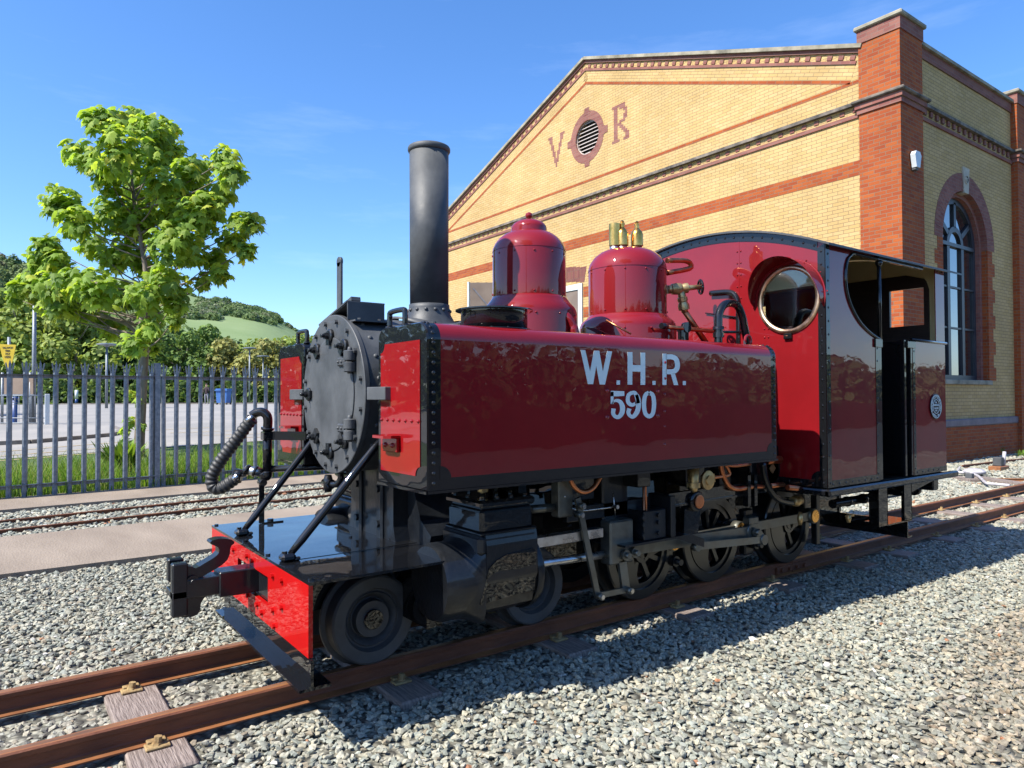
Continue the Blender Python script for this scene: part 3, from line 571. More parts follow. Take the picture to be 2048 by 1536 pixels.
# --- side tanks
TX0, TX1, TY0, TY1, TZ0, TZ1 = .43, 2.88, .49, .943, .885, 1.585
def side_tank(sgn):
    b = MB(); r = .075
    prof = [(TY0, TZ0)]+[(TY0, TZ1-r)]
    prof = [(TY0, TZ0+.0)]+[(TY0+.05-.05*math.cos(t), TZ1-.05+.05*math.sin(t)) for t in np.linspace(0, PI/2, 6)]+[(TY1-r+r*math.sin(t), TZ1-r+r*math.cos(t)) for t in np.linspace(0, PI/2, 14)]+[(TY1, TZ0+.05), (TY1, TZ0)]
    xs = [TX0, TX0+.008, TX0+.065, TX1-.055, TX1-.006, TX1]
    npf = len(prof)
    def ring(x, ins=0.0):
        cy_, cz_ = (TY0+TY1)/2, (TZ0+TZ1)/2
        return [(x, sgn*(cy_+(y-cy_)*(1-ins)), cz_+(z-cz_)*(1-ins)) for y, z in prof]
    rings = [ring(xs[0], .012), ring(xs[1]), ring(xs[2]), ring(xs[3]), ring(xs[4]), ring(xs[5], .008)]
    base = len(b.v)
    for q in rings: b.v.extend(q)
    for i in range(5):
        for j in range(npf):
            j2 = (j+1) % npf
            b.f.append((base+i*npf+j, base+i*npf+j2, base+(i+1)*npf+j2, base+(i+1)*npf+j))
            curved = 1 <= j < 6 or 7 <= j < 20
            b.sm.append(i == 2 and (curved))
            mar = (i == 2) and (6 <= j <= 20) and j != 21
            if j >= npf-2: mar = False
            b.mi.append(0 if mar else 1)
    b.f.append(tuple(base+j for j in range(npf))); b.sm.append(False); b.mi.append(1)
    b.f.append(tuple(base+5*npf+j for j in range(npf))); b.sm.append(False); b.mi.append(1)
    b.m = 1
    yo = sgn*TY1
    # bottom angle and its rivets
    b.box(TX0-.004, TX1+.004, sgn*(TY1-.04), yo+sgn*.004, TZ0-.012, TZ0-.001)
    b.box(TX0-.008, TX0+.0, sgn*TY0, yo+sgn*.004, TZ0-.012, TZ0+.0)
    for k in range(46): b.dome((TX0+.05+k*.052, sgn*(TY1-.018), TZ0-.012), (0, 0, -1), .008, 6)
    # scalloped corners
    for x, s2 in ((TX0+.06, 1), (TX1-.05, -1)):
        pts = [(x, yo, TZ0+.045)]+[(x+s2*.055*math.cos(t), yo, TZ0+.045+.055*math.sin(t)) for t in np.linspace(0, PI/2, 9)]
        b.prism(pts, (0, sgn*.0016, 0))
    # rivets of the end rows
    for k in range(15):
        z = TZ0+.03+k*.0415
        for x in (TX0+.03, TX1-.024):
            b.dome((x, yo, z), (0, sgn, 0), .0092, 8)
    for k in range(5):
        t = k/4*PI/2; c = (0, sgn*(TY1-r+r*math.sin(t)), TZ1-r+r*math.cos(t)); nn = (0, sgn*math.sin(t), math.cos(t))
        for x in (TX0+.03, TX1-.024): b.dome((x, c[1], c[2]), nn, .0092, 8)
    for k in range(7):
        for x in (TX0+.03, TX1-.024): b.dome((x, sgn*(TY0+.06+k*.05), TZ1), Z8, .0092, 8)
    b.m = 0
    if sgn < 0:
        for u, v, r_ in ((1330, 725, .008), (1330, 757, .008), (1214, 782, .011), (1315, 783, .011), (1214, 835, .011), (1315, 832, .011), (1329, 789, .008), (1329, 823, .008), (1329, 889, .008), (1329, 853, .006)):
            p = PY(u, v, -TY1); b.dome(p, (0, -1, 0), r_, 10, hgt=.9)
    o = P_(b, 'side_tank', ['maroon', 'black'])
    # red front panel with scalloped corners
    b = MB(); x = TX0-.001
    y0, y1, z0, z1 = TY0+.03, TY1-.055, TZ0+.055, TZ1-.075; rr = .04
    pts = []
    for (cy_, cz_, a0, a1) in ((y0, z0, 90, 0), (y1, z0, 180, 90), (y1, z1, 270, 180), (y0, z1, 360, 270)):
        if (cy_, cz_) == (y1, z1): pts.append((x, sgn*y1, z1)); continue
        if (cy_, cz_) == (y0, z0): pts.append((x, sgn*y0, z0)); continue
        pts += [(x, sgn*(cy_+rr*math.cos(R(t))), cz_+rr*math.sin(R(t))) for t in np.linspace(a0, a1, 8)]
    b.prism(pts, (-.0022, 0, 0))
    for k in range(7): b.dome((x-.002, sgn*(y0+.012+k*(y1-y0-.024)/6), TZ0+.285), (-1, 0, 0), .0085, 8, hgt=1)
    b.build('front_panel', 'crimson', o)
    # little step bracket
    b = MB(); ys = sgn*(TY0+.15); w = .075
    b.prism([(x-.002, ys-w, 1.092), (x-.05, ys-w*1.05, 1.092), (x-.075, ys-w*.7, 1.092), (x-.075, ys+w*.7, 1.092), (x-.05, ys+w*1.05, 1.092), (x-.002, ys+w, 1.092)], (0, 0, .012))
    b.box(x-.02, x-.002, ys-.07, ys+.07, 1.03, 1.092, .003)
    for q in (-.035, .035): b.dome((x-.02, ys+q, 1.06), (-1, 0, 0), .012, hgt=1)
    b.build('step_bracket', 'crimson', o)
    # handle
    b = MB(); yh = sgn*(TY0+.12); q = [(TX0+.035, yh-.075, TZ1), (TX0+.035, yh-.075, TZ1+.055), (TX0+.035, yh-.06, TZ1+.075), (TX0+.035, yh+.06, TZ1+.075), (TX0+.035, yh+.075, TZ1+.055), (TX0+.035, yh+.075, TZ1)]
    b.tube(smooth_path(q, 4), .0125, 12)
    for s2 in (-.075, .075): b.lathe((TX0+.035, yh+s2, TZ1), Z8, [(0, .02), (.01, .02)], 12)
    b.build('lifting_handle', 'black', o)
    # filler
    b = MB(); fx, fy = .935, sgn*.70
    b.lathe((fx, fy, TZ1-.01), Z8, [(0, .160), (.105, .160)], 64, cap1=False); b.lathe((fx, fy, TZ1+.095), Z8, [(0, .160), (0, .186), (.006, .186), (.006, .15), (-.06, .15)], 64, False, False)
    b.lathe((fx, fy, TZ1), Z8, [(0, .178), (.006, .178)], 48)
    for k in range(14):
        a = 2*PI*k/14; b.dome((fx+.17*math.cos(a), fy+.17*math.sin(a), TZ1+.006), Z8, .007, 6)
    b.build('filler_ring', 'black', o)
    # rear lifting lug
    b = MB(); lx, ly = 2.80, sgn*.80
    b.box(lx-.055, lx-.03, ly-.006, ly+.006, TZ1, TZ1+.03)
    b.tube([(lx+.035*math.cos(R(t))*.9, ly, TZ1+.03+.035*math.sin(R(t))) for t in range(-40, 230, 30)], .009, 8); b.build('lifting_lug', 'maroon', o)
    return o
NT = side_tank(-1); FT = side_tank(1)
# rivets and lettering on the near tank side
YL = -TY1
YL = -TY1
def L5(x, y): return PY(1130+x/7.585, 680+y/7.585, YL-.0005)
b = MB(); off = (0, -.0012, 0)
for poly in (((235, 152), (305, 153), (378, 475), (440, 160), (518, 162), (572, 482), (640, 168), (713, 172), (605, 676), (525, 674), (472, 390), (425, 670), (345, 668)),
             ((948, 182), (1020, 183), (1025, 380), (1145, 382), (1145, 190), (1215, 192), (1215, 681), (1145, 681), (1145, 480), (1020, 478), (1018, 678), (948, 678)),
             ((783, 612), (832, 613), (832, 678), (782, 677)), ((1326, 620), (1372, 621), (1372, 681), (1325, 681)), ((1787, 622), (1831, 623), (1831, 684), (1786, 684)),
             ((1477, 205), (1537, 207), (1537, 683), (1477, 683)), ((1605, 520), (1665, 505), (1716, 684), (1650, 684))):
    b.prism([L5(*q) for q in poly], off)
def stroke(pts, w, sub=8):
    sp = smooth_path([(x, -y, 0) for x, y in pts], sub); ws = w
    if hasattr(w, '__len__'):
        ws = list(np.interp(np.linspace(0, len(w)-1, len(sp)), range(len(w)), w))
    else: ws = [w]*len(sp)
    k = len(sp); Lp = []; Rp = []
    for i in range(k):
        t = sp[min(i+1, k-1)]-sp[max(i-1, 0)]; t /= np.linalg.norm(t); nn = np.array((-t[1], t[0], 0))*ws[i]/2
        Lp.append(sp[i]+nn); Rp.append(sp[i]-nn)
    f = [L5(p[0], -p[1]) for p in Lp]; g = [L5(p[0], -p[1]) for p in Rp]; o_ = np.array(off)
    b.add([p+o_ for p in f]+[p+o_ for p in g], [(i, i+1, k+i+1, k+i) for i in range(k-1)])
stroke([(1530, 257), (1620, 257), (1680, 290), (1703, 370), (1690, 440), (1640, 478), (1530, 482)], 75)
stroke([(692, 812), (800, 814), (898, 812)], [85, 80, 70], 2)
stroke([(713, 785), (713, 880), (713, 970)], 44, 2)
stroke([(705, 970), (760, 920), (830, 935), (868, 1010), (862, 1100), (815, 1165), (760, 1160), (728, 1110), (735, 1040)], [10, 40, 62, 76, 76, 62, 55, 62, 66])
stroke([(1110, 960), (1070, 820), (1020, 800), (960, 840), (955, 940), (1010, 985), (1065, 965)], [60, 62, 55, 60, 62, 55, 50])
stroke([(1085, 830), (1110, 900), (1112, 1000), (1090, 1090), (1035, 1160), (985, 1150), (960, 1100), (975, 1040)], [60, 70, 74, 74, 62, 52, 60, 66])
stroke([(1272, 797), (1215, 840), (1195, 970), (1215, 1110), (1275, 1158), (1330, 1110), (1348, 970), (1330, 840), (1272, 797)], [62, 62, 66, 62, 62, 62, 66, 62, 62])
b.build('lettering', 'white', NT)

# --- cylinders, saddle and steam pipes
b = MB()
for s_ in (-1, 1):
    # saddle column under the smokebox
    b.prism([(.62, s_*.0, .50), (.62, s_*.30, .50), (.62, s_*.26, .62), (.62, s_*.26, .95), (.62, s_*.34, 1.1), (.62, 0, 1.1)], (.55, 0, 0))
    b.prism([(.70, s_*.22, .50), (.70, s_*.46, .50), (.70, s_*.50, .60), (.70, s_*.40, .66), (.70, s_*.33, .80), (.70, s_*.36, 1.02), (.70, s_*.22, 1.1)], (.44, 0, 0))
    b.box(.60, .70, s_*.10, s_*.16, .52, 1.0, .01)
    for z in (.62, .8): b.hexa((.60, s_*.13, z), (-1, 0, 0), .02, .014)
P_(b, 'smokebox_saddle', 'cast')
for s_ in (-1, 1):
    b = MB(); yc = s_*.655
    # outer casting with curved shoulders
    b.box(.755, 1.085, s_*.50, s_*.84, .55, .648, .02)
    pr = [(s_*.46, .50), (s_*.52, .60), (s_*.55, .645), (s_*.835, .645), (s_*.845, .60), (s_*.845, .44), (s_*.80, .30), (s_*.66, .235), (s_*.50, .30), (s_*.46, .4)]
    b.prism([(.79, y, z) for y, z in pr], (.29, 0, 0))
    b.lathe((.60, yc, .425), (1, 0, 0), [(0, .12), (.0, .165), (.03, .178), (.20, .178), (.49, .178), (.51, .172)], 56)
    b.lathe((1.085, yc, .425), (1, 0, 0), [(0, .192), (.035, .192), (.045, .185), (.045, .07), (.11, .05)], 56)
    # shoulder that sweeps from the casting to the round front barrel
    sq = []; nn_ = 40
    for k in range(nn_):
        a = 2*PI*k/nn_; ca, sa = math.cos(a), math.sin(a); e = 5
        rr_ = (abs(ca)**e+abs(sa)**e)**(-1/e); sq.append((ca*rr_*.185, sa*rr_*.20+.005))
    rs_ = []
    for t in np.linspace(0, 1, 9):
        w_ = (1-t)**2.2; x = .79-.13*t
        rs_.append([(x, yc+s_*(w_*(sq[k][0]+.0)+(1-w_)*.172*math.cos(2*PI*k/nn_)), .425+w_*sq[k][1]+(1-w_)*.172*math.sin(2*PI*k/nn_)) for k in range(nn_)])
    b.rings(rs_, nn_, False, False)
    CYL = P_(b, 'cylinder', 'cast')
    b = MB(); b.box(.765, 1.065, s_*.545, s_*.838, .648, .765, .018); b.box(.757, 1.072, s_*.535, s_*.846, .765, .803, .012); b.box(.757, 1.075, s_*.535, s_*.846, .648, .66, .004)
    for x in (.79, .87, .95, 1.03):
        for y in (.57, .69, .81): b.hexa((x, s_*y, .803), Z8, .013, .012)
    b.build('valve_chest', 'black', CYL)
    b = MB(); b.prism([(.80, s_*.8465, .50), (.84, s_*.8465, .53), (.90, s_*.8465, .55), (1.05, s_*.8465, .56), (1.07, s_*.8465, .54), (1.07, s_*.83, .36), (.76, s_*.83, .34)], (0, s_*.004, 0))
    b.build('clothing_panel', 'black', CYL)
    b = MB(); b.lathe((.88, s_*.68, .80), Z8, [(0, .012), (.02, .012), (.02, .026), (.05, .026), (.05, .008), (.09, .008)], 12); b.build('oil_cup', 'bronze', CYL)
    b = MB(); b.cyl((1.13, yc, .425), (1.75, yc, .405), .021); P_(b, 'piston_rod', 'steel')
    b = MB(); b.box(1.12, 1.66, yc-.03, yc+.03, .51, .56, .002); P_(b, 'slide_bar', 'steel' if s_ < 0 else 'steel')

# --- wheels
def driver(x, s_):
    yo = s_*.385; b = MB(); c = (x, 0, .2985); d = (0, -s_, 0); o = (x, yo, .2985)
    b.lathe(o, d, [(0, .235), (0, .29), (.008, .2985), (.085, .2985), (.09, .325), (.10, .33), (.115, .325), (.115, .235)], 72, False, False)
    b.lathe(o, d, [(.115, .235), (.0, .235)], 72, False, False)
    b.lathe((x, yo+s_*-.012, .2985), d, [(0, .20), (0, .235), (.06, .235), (.06, .20)], 64, False, False); b.lathe((x, yo+s_*-.012, .2985), d, [(.06, .2), (.0, .2)], 64, False, False)
    for k in range(9):
        a = 2*PI*k/9+.3; e = np.array((math.cos(a), 0, math.sin(a))); cc = np.array((x, yo-s_*.04, .2985)); b.bar(cc+e*.06, cc+e*.21, .03, .028, up=(0, 1, 0))
    b.lathe((x, yo+s_*.01, .2985), d, [(0, .05), (0, .068), (.08, .075)], 32); b.lathe((x, yo+s_*.015, .2985), d, [(0, .04), (.03, .04)], 28)
    # crank boss and balance weight
    b.lathe((x+.2*.9, yo+s_*.012, .2985+.05), d, [(0, .06), (.07, .065)], 28); b.bar((x, yo-s_*.01, .2985), (x+.18, yo-s_*.01, .345), .10, .05, up=(0, 1, 0))
    pts = [(x+.225*math.cos(t), yo+s_*.0, .2985+.225*math.sin(t)) for t in np.linspace(R(125), R(265), 16)]; b.prism(pts+[(x-.05, yo, .2985-.12)], (0, -s_*.05, 0))
    o_ = P_(b, 'driving_wheel', 'wheel'); return o_
def pilot(x, s_):
    b = MB(); d = (0, -s_, 0); o = (x, s_*.362, .21)
    b.lathe(o, d, [(.02, .0), (.02, .045), (.022, .047), (.02, .049), (.02, .085), (.06, .09), (.062, .098), (.052, .10), (.03, .118), (.022, .125), (.03, .132), (.03, .138), (0, .15), (0, .200), (.008, .21), (.085, .212), (.09, .232), (.098, .236), (.11, .232), (.11, .1)], 72)
    P_(b, 'pilot_wheel', 'satin')
DX = (PY(1273, 1191, -.385)[0]+.05, PY(1416, 1156, -.385)[0]+.05, PY(1570, 1120, -.385)[0]+.05)
for s_ in (-1, 1):
    for x in DX: driver(x, s_)
    for x in (.47, 1.44): pilot(x, s_)
b = MB()
for x in DX: b.cyl((x, -.36, .2985), (x, .36, .2985), .055).cut()
for x in (.47, 1.44): b.cyl((x, -.36, .21), (x, .36, .21), .045).cut()
P_(b, 'axle', 'black')
b = MB(); b.box(.3, 1.6, -.27, -.23, .15, .26).cut(); b.box(.3, 1.6, .23, .27, .15, .26); P_(b, 'pilot_truck_frame', 'black')

# --- rods and valve gear (near side measured, far side mirrored)
def gear(sg):
    f = lambda u, v, y=-.56: np.array(PY(u, v, y))*np.array((1, -sg, 1)) if sg > 0 else PY(u, v, y)
    Y = lambda p, y: np.array((p[0], sg*y, p[2]))
    pin = [np.array((x+.185, sg*.46, .35)) for x in DX]
    b = MB(); b.bar(pin[0]-np.array((.02, 0, 0)), pin[2], .03, .062)
    for p in pin: b.lathe(p-np.array((0, -sg*.03, 0)), (0, -sg, 0), [(0, .056), (.06, .056)], 32)
    CR = P_(b, 'coupling_rod', 'rod')
    b = MB()
    for p in pin: b.cut(); b.lathe(p+np.array((0, sg*.032, 0)), (0, sg, 0), [(0, .048), (.006, .048), (.006, .024)], 24)
    b.build('rod_bush', 'brass', CR)
    b = MB(); xh = np.array((1.80, sg*.60, .40)); mp = pin[1]+np.array((0, sg*.10, 0))
    b.bar(xh+(mp-xh)*.0, mp, .028, .07); b.lathe(mp-np.array((0, -sg*.025, 0)), (0, -sg, 0), [(0, .062), (.05, .062)], 32); P_(b, 'connecting_rod', 'rod')
    b = MB(); b.lathe(mp+np.array((0, sg*.02, 0)), (0, sg, 0), [(0, .03), (.02, .03), (.02, .018), (.05, .018)], 20); rc = mp+np.array((.06, sg*.05, -.055))
    b.bar(mp+np.array((0, sg*.05, 0)), rc, .02, .06); b.box(mp[0]-.05, mp[0]+.05, min(mp[1]-.03, mp[1]+.03), max(mp[1]-.03, mp[1]+.03), mp[2]+.05, mp[2]+.1, .006); P_(b, 'return_crank', 'rod')
    b = MB(); e0 = np.array((2.42, sg*.67, .36)); b.bar(e0, rc+np.array((0, sg*.0, 0)), .018, .045); b.lathe(e0, (0, sg, 0), [(0, .025), (.04, .025)], 16); b.lathe(rc-np.array((0, sg*.02, 0)), (0, sg, 0), [(0, .035), (.04, .035)], 20)
    P_(b, 'eccentric_rod', 'rod')
    b = MB(); b.box(1.70, 1.88, min(sg*.61, sg*.70), max(sg*.61, sg*.70), .35, .59, .01); b.bar((1.79, sg*.69, .37), (1.82, sg*.69, .20), .02, .055)
    for (x, z) in ((1.80, .40), (1.87, .405)): b.lathe((x, sg*.70, z), (0, sg, 0), [(0, .03), (.02, .03), (.02, .016), (.045, .016)], 16)
    P_(b, 'crosshead', 'rod')
    b = MB(); b.bar((1.46, sg*.70, .74), (1.60, sg*.70, .205), .016, .034, up=(1, 0, .3)); b.bar((1.60, sg*.70, .21), (1.82, sg*.70, .205), .014, .03)
    for (x, z) in ((1.60, .21), (1.82, .205), (1.47, .70), (1.46, .655)): b.lathe((x, sg*.69, z), (0, sg, 0), [(0, .018), (.05, .018)], 14)
    b.m = 1
    for (x, z) in ((1.60, .21), (1.82, .205), (1.47, .70), (1.46, .655)): b.hexa((x, sg*.725, z), (0, sg, 0), .013, .02)
    P_(b, 'combination_lever', ['rod', 'steel'])
    b = MB(); b.cyl((1.09, sg*.63, .70), (1.44, sg*.63, .69), .014); b.cyl((1.2, sg*.63, .697), (1.34, sg*.63, .693), .022); b.box(1.36, 1.46, min(sg*.6, sg*.67), max(sg*.6, sg*.67), .64, .86, .008); P_(b, 'valve_rod', 'rod')
    b = MB(); b.box(1.46, 2.1, min(sg*.58, sg*.62), max(sg*.58, sg*.62), .60, .68, .004); b.box(1.75, 2.28, min(sg*.55, sg*.76), max(sg*.55, sg*.76), .452, .464)
    b.box(1.92, 2.10, min(sg*.60, sg*.74), max(sg*.60, sg*.74), .464, .63, .006); b.box(2.12, 2.16, min(sg*.58, sg*.76), max(sg*.58, sg*.76), .464, .70, .004)
    b.box(1.72, 1.92, min(sg*.50, sg*.62), max(sg*.50, sg*.62), .45, .88, .01)
    for z in (.5, .56, .6): b.hexa((1.90, sg*.745, z), (0, sg, 0), .012, .012); b.hexa((2.03, sg*.74, z), (0, sg, 0), .014, .014)
    b.prism([(2.16, sg*.74, .455), (2.42, sg*.74, .37), (2.42, sg*.74, .42), (2.3, sg*.74, .462)], (0, sg*.012, 0)); P_(b, 'motion_bracket', 'cast')
    b = MB(); b.bar((2.15, sg*.70, .66), (2.95, sg*.66, .665), .02, .075); b.bar((2.15, sg*.70, .63), (2.95, sg*.66, .63), .035, .012); b.bar((2.15, sg*.70, .70), (2.95, sg*.66, .70), .035, .012)
    b.lathe((2.40, sg*.68, .64), (0, sg, 0), [(0, .062), (.04, .062), (.05, .052)], 32); b.prism([(2.32, sg*.67, .60), (2.47, sg*.67, .60), (2.44, sg*.67, .44), (2.31, sg*.67, .44)], (0, sg*.02, 0))
    b.box(2.90, 2.93, min(sg*.68, sg*.72), max(sg*.68, sg*.72), .56, .76); b.box(2.97, 3.0, min(sg*.68, sg*.72), max(sg*.68, sg*.72), .56, .76)
    RS_ = P_(b, 'expansion_link', 'black')
    b = MB(); b.lathe((2.40, sg*.73, .64), (0, sg, 0), [(0, .04), (.008, .04), (.01, .03)], 28); b.build('bearing_cap', 'copper', RS_)
    b = MB()
    for x in (2.55, 3.42):
        b.cut(); b.box(x-.05, x+.05, min(sg*.30, sg*.36), max(sg*.30, sg*.36), .12, .45, .01); b.lathe((x+.02, sg*.36, .2), (0, sg, 0), [(0, .035), (.05, .035), (.05, .02), (.09, .02)], 16)
    b.cut(); b.box(3.05, 3.3, min(sg*.5, sg*.56), max(sg*.5, sg*.56), .27, .34, .01)
    for x in (4.12,): b.cut(); b.box(x, x+.05, min(sg*.42, sg*.47), max(sg*.42, sg*.47), .12, .62, .005)
    P_(b, 'brake_block', 'cast')
gear(-1); gear(1)
# --- pipes and fittings under the near tank
b = MB(); g = lambda u, v, y=-.70: PY(u, v, y)
b.tube(smooth_path([g(1140, 950), g(1143, 965), g(1155, 980), g(1170, 984), g(1186, 976), g(1198, 958), g(1202, 948)], 5), .013, 12).cut()
b.tube([g(1286, 940), g(1288, 1060), g(1284, 1070)], .006, 8).cut(); b.tube(smooth_path([g(1290, 940), g(1292, 1000), g(1293, 1060), g(1288, 1072), g(1284, 1073)], 4), .006, 8).cut()
b.tube(smooth_path([g(1440, 925), g(1446, 950), g(1458, 972), g(1475, 978), g(1500, 974), g(1525, 973)], 5), .017, 14).cut()
b.tube(smooth_path([g(1424, 955), g(1450, 952), g(1459, 948), g(1456, 938), g(1452, 930), g(1470, 932), g(1500, 928)], 5), .011, 12).cut()
b.tube([g(1532, 922), g(1560, 919)], .026, 14).cut(); b.tube([g(1540, 972), g(1566, 969)], .018, 12).cut(); b.tube([g(1575, 975, -.8), g(1690, 985, -.8)], .018, 12)
P_(b, 'copper_pipe', 'copper')
b = MB(); q = g(1387, 955); b.lathe((q[0], q[1], q[2]+.07), (0, 0, -1), [(0, .035), (.10, .03), (.10, .04), (.13, .04), (.13, .025), (.17, .02)], 20).cut()
q = g(1413, 960, -.72); b.lathe(q, (0, -1, 0), [(0, .058), (.015, .058), (.02, .03), (.03, .03)], 28); b.bar(q, g(1426, 955, -.72), .03, .05); q = g(1600, 1024); b.cut(); b.lathe(q, (0, 0, -1), [(0, .012), (.05, .02), (.09, .012)], 10)
b.cut(); q = g(1697, 1028, -.85); b.lathe(q, (0, 0, -1), [(0, .012), (.03, .02), (.06, .012)], 10); b.box(q[0]-.03, q[0]+.06, q[1]-.01, q[1]+.01, q[2]-.02, q[2]-.008).cut(); b.lathe(g(1584, 1003), (1, 0, 0), [(0, .03), (.05, .04), (.10, .03)], 16)
P_(b, 'injector_valve', 'bronze')
b = MB(); b.tube(smooth_path([g(1526, 925), g(1530, 955), g(1540, 980), g(1556, 998), g(1580, 1005), g(1600, 1003)], 5), .022, 14).cut()
b.tube([PY(1665, 1008, -.75), PY(1830, 979, -.75)], .032, 16); b.lathe(PY(1826, 980, -.75), (1, 0, 0), [(0, .045), (.05, .045), (.06, .03)], 20)
for u in (1693, 1725): b.lathe(PY(u, 1008-(u-1665)*.176, -.75), (1, 0, 0), [(0, .038), (.02, .038)], 20)
P_(b, 'injector_pipe', 'black')
b = MB(); rodp = lambda u, v: PY(u, v, -.66)
b.tube(smooth_path([rodp(1128, 995), rodp(1140, 1015), rodp(1165, 1021), rodp(1195, 1018), rodp(1228, 1014)], 4), .005, 8); b.tube([rodp(1226, 985), rodp(1231, 1035)], .004, 6); b.hexa(rodp(1228, 1013), (0, -1, 0), .012, .03); b.dome(rodp(1128, 993), (0, -1, 0), .012, hgt=1)
P_(b, 'lubricator_pipe', 'steel')
b = MB(); q = PY(1279, 955, -.7); b.box(q[0]-.05, q[0]+.05, -.74, -.6, q[2]-.05, q[2]+.10, .006).cut(); b.box(2.38, 2.55, -.66, -.5, .72, .86, .01).cut(); b.box(1.5, 1.68, -.6, -.45, .7, .86, .01).cut()
b.lathe((3.25, -.62, .78), (0, -1, 0), [(0, .10), (.04, .10)], 28); P_(b, 'lubricator_box', 'black')
b = MB(); q = PY(1553, 950, -.67); b.obox((3.25, -.665, .78), (1, 0, 1), (0, 1, 0), (-1, 0, 1), .05, .008, .05); P_(b, 'washout_plug', 'bronze')
# --- vacuum hose
b = MB(); HX = .25; h = lambda u, v: PX(u, v, HX)
def hp(x, y): return PD(400+x/5.486, 800+y/5.486, 4.05)
b.tube(smooth_path([hp(570, 170), hp(620, 140), hp(680, 132), hp(730, 165), hp(745, 220), hp(742, 310)], 5), .026, 16)
b.tube([hp(742, 300), hp(738, 330)], .036, 16); b.tube([hp(738, 330), hp(738, 790)], .026, 18); b.tube(smooth_path([hp(738, 780), hp(738, 830), hp(715, 835), hp(690, 800)], 4), .028, 14)
b.tube([hp(675, 350), hp(738, 400)], .005, 6); b.box(*sorted((hp(738, 390)[0]-.03, hp(738, 390)[0]+.03)), *sorted((hp(738, 390)[1]-.03, hp(738, 390)[1]+.03)), hp(738, 438)[2], hp(738, 345)[2], .004)
b.bar(hp(740, 390), PX(612, 872, .44), .012, .05)
b.tube([hp(700, 760), PX(720, 930, .75)], .02, 12)
P_(b, 'vacuum_pipe', 'black')
b = MB(); pth = smooth_path([hp(575, 205), hp(520, 270), hp(440, 380), hp(350, 500), hp(260, 620), hp(180, 740), hp(130, 850), hp(140, 940), hp(200, 975), hp(280, 940), hp(350, 890), hp(410, 850)], 12)
L = [0]
for i in range(1, len(pth)): L.append(L[-1]+np.linalg.norm(pth[i]-pth[i-1]))
s_ = np.linspace(0, L[-1], 260); pp = [np.array([np.interp(t, L, [q[k] for q in pth]) for k in range(3)]) for t in s_]
b.tube(pp, [.0345+.0025*math.sin(t*2*PI/.027) for t in s_], 20); P_(b, 'ribbed_hose', 'rubber')
b = MB()
for a_, c_, r_ in ((hp(545, 190), hp(575, 225), .037), (hp(385, 830), hp(430, 870), .036)):
    b.cyl(a_+(c_-a_)*-.0, c_, r_, n=28).cut()
b.cyl(hp(410, 830), hp(510, 800), .02).cut(); b.cyl(hp(500, 765), hp(690, 800), .026); b.hexa(hp(420, 850), -FW, .014, .03)
P_(b, 'hose_clip', 'steel')
b = MB(); b.cyl(hp(500, 760), hp(530, 780), .034, n=20); b.cyl(hp(600, 780), hp(625, 790), .034, n=20); b.cyl(hp(380, 800), hp(470, 830), .03, n=20); P_(b, 'hose_coupling', 'black')
b = MB(); ft = PZ(523, 1047, .547); tp = hp(690, 900); b.bar((ft[0], ft[1], .55), (ft[0], ft[1], tp[2]), .008, .03, up=(1, 0, 0)); b.box(ft[0]-.005, ft[0]+.12, ft[1]-.02, ft[1]+.015, .547, .555); b.hexa((ft[0]+.05, ft[1], .555), Z8, .018, .015)
b.lathe((ft[0], ft[1]+.02, tp[2]), (0, -1, 0), [(0, .02), (.06, .02)], 14); P_(b, 'hose_support', 'black')

# --- cab
CX0, CX1, CW, CZ0, CZS = 3.35, 5.10, 1.0, .672, 2.262
def zroof(y): return 2.478-(y*y)*(2.478-CZS)/(CW*CW)
b = MB()
# front sheet with circular window: fan of quads between window circle and outer outline
def front_sheet(b, x, wy, wz, wr, ys0, ys1, z0, th, mi_in=0):
    n = 72
    outer = []; inner = []
    for k in range(n):
        a = 2*PI*k/n; dy, dz = math.cos(a), math.sin(a); t = 1e9
        if dy > 1e-6: t = min(t, (ys1-wy)/dy)
        if dy < -1e-6: t = min(t, (ys0-wy)/dy)
        if dz < -1e-6: t = min(t, (z0-wz)/dz)
        if dz > 0:
            lo, hi = 0.0, min(t, 5)
            for _ in range(30):
                m_ = (lo+hi)/2
                if wz+dz*m_ < zroof(wy+dy*m_): lo = m_
                else: hi = m_
            t = min(t, lo)
        outer.append((x, wy+dy*t, wz+dz*t)); inner.append((x, wy+dy*wr, wz+dz*wr))
    for cz_ in ((ys0, z0), (ys1, z0), (ys0, zroof(ys0)), (ys1, zroof(ys1))):
        k = int(round((math.atan2(cz_[1]-wz, cz_[0]-wy) % (2*PI))/(2*PI/n))) % n; outer[k] = (x, cz_[0], cz_[1])
    b.rings([inner, outer], n, False, False, False)
    b.rings([[(x+th, q[1], q[2]) for q in inner], [(x+th, q[1], q[2]) for q in outer]], n, False, False, False)
    b.rings([inner, [(x+th, q[1], q[2]) for q in inner]], n, False, False, True)
WY, WZ, WR = -.735, 1.925, .215
front_sheet(b, CX0, WY, WZ, WR, -CW, -.34, CZ0, .006); front_sheet(b, CX0, -WY, WZ, WR, .34, CW, CZ0, .006)
def strip(b, x, y0, y1, z0, th, n=16):
    for k in range(n):
        a, c = y0+(y1-y0)*k/n, y0+(y1-y0)*(k+1)/n; b.prism([(x, a, z0), (x, c, z0), (x, c, zroof(c)), (x, a, zroof(a))], (th, 0, 0))
b.prism([(CX0, -.34, CZ0)]+[(CX0, .34, CZ0)]+[(CX0, y, zroof(y)) for y in np.linspace(.34, -.34, 15)], (.006, 0, 0))
b.box(CX0-.0015, CX0, -.348, -.340, 1.6, zroof(.34)-.06)
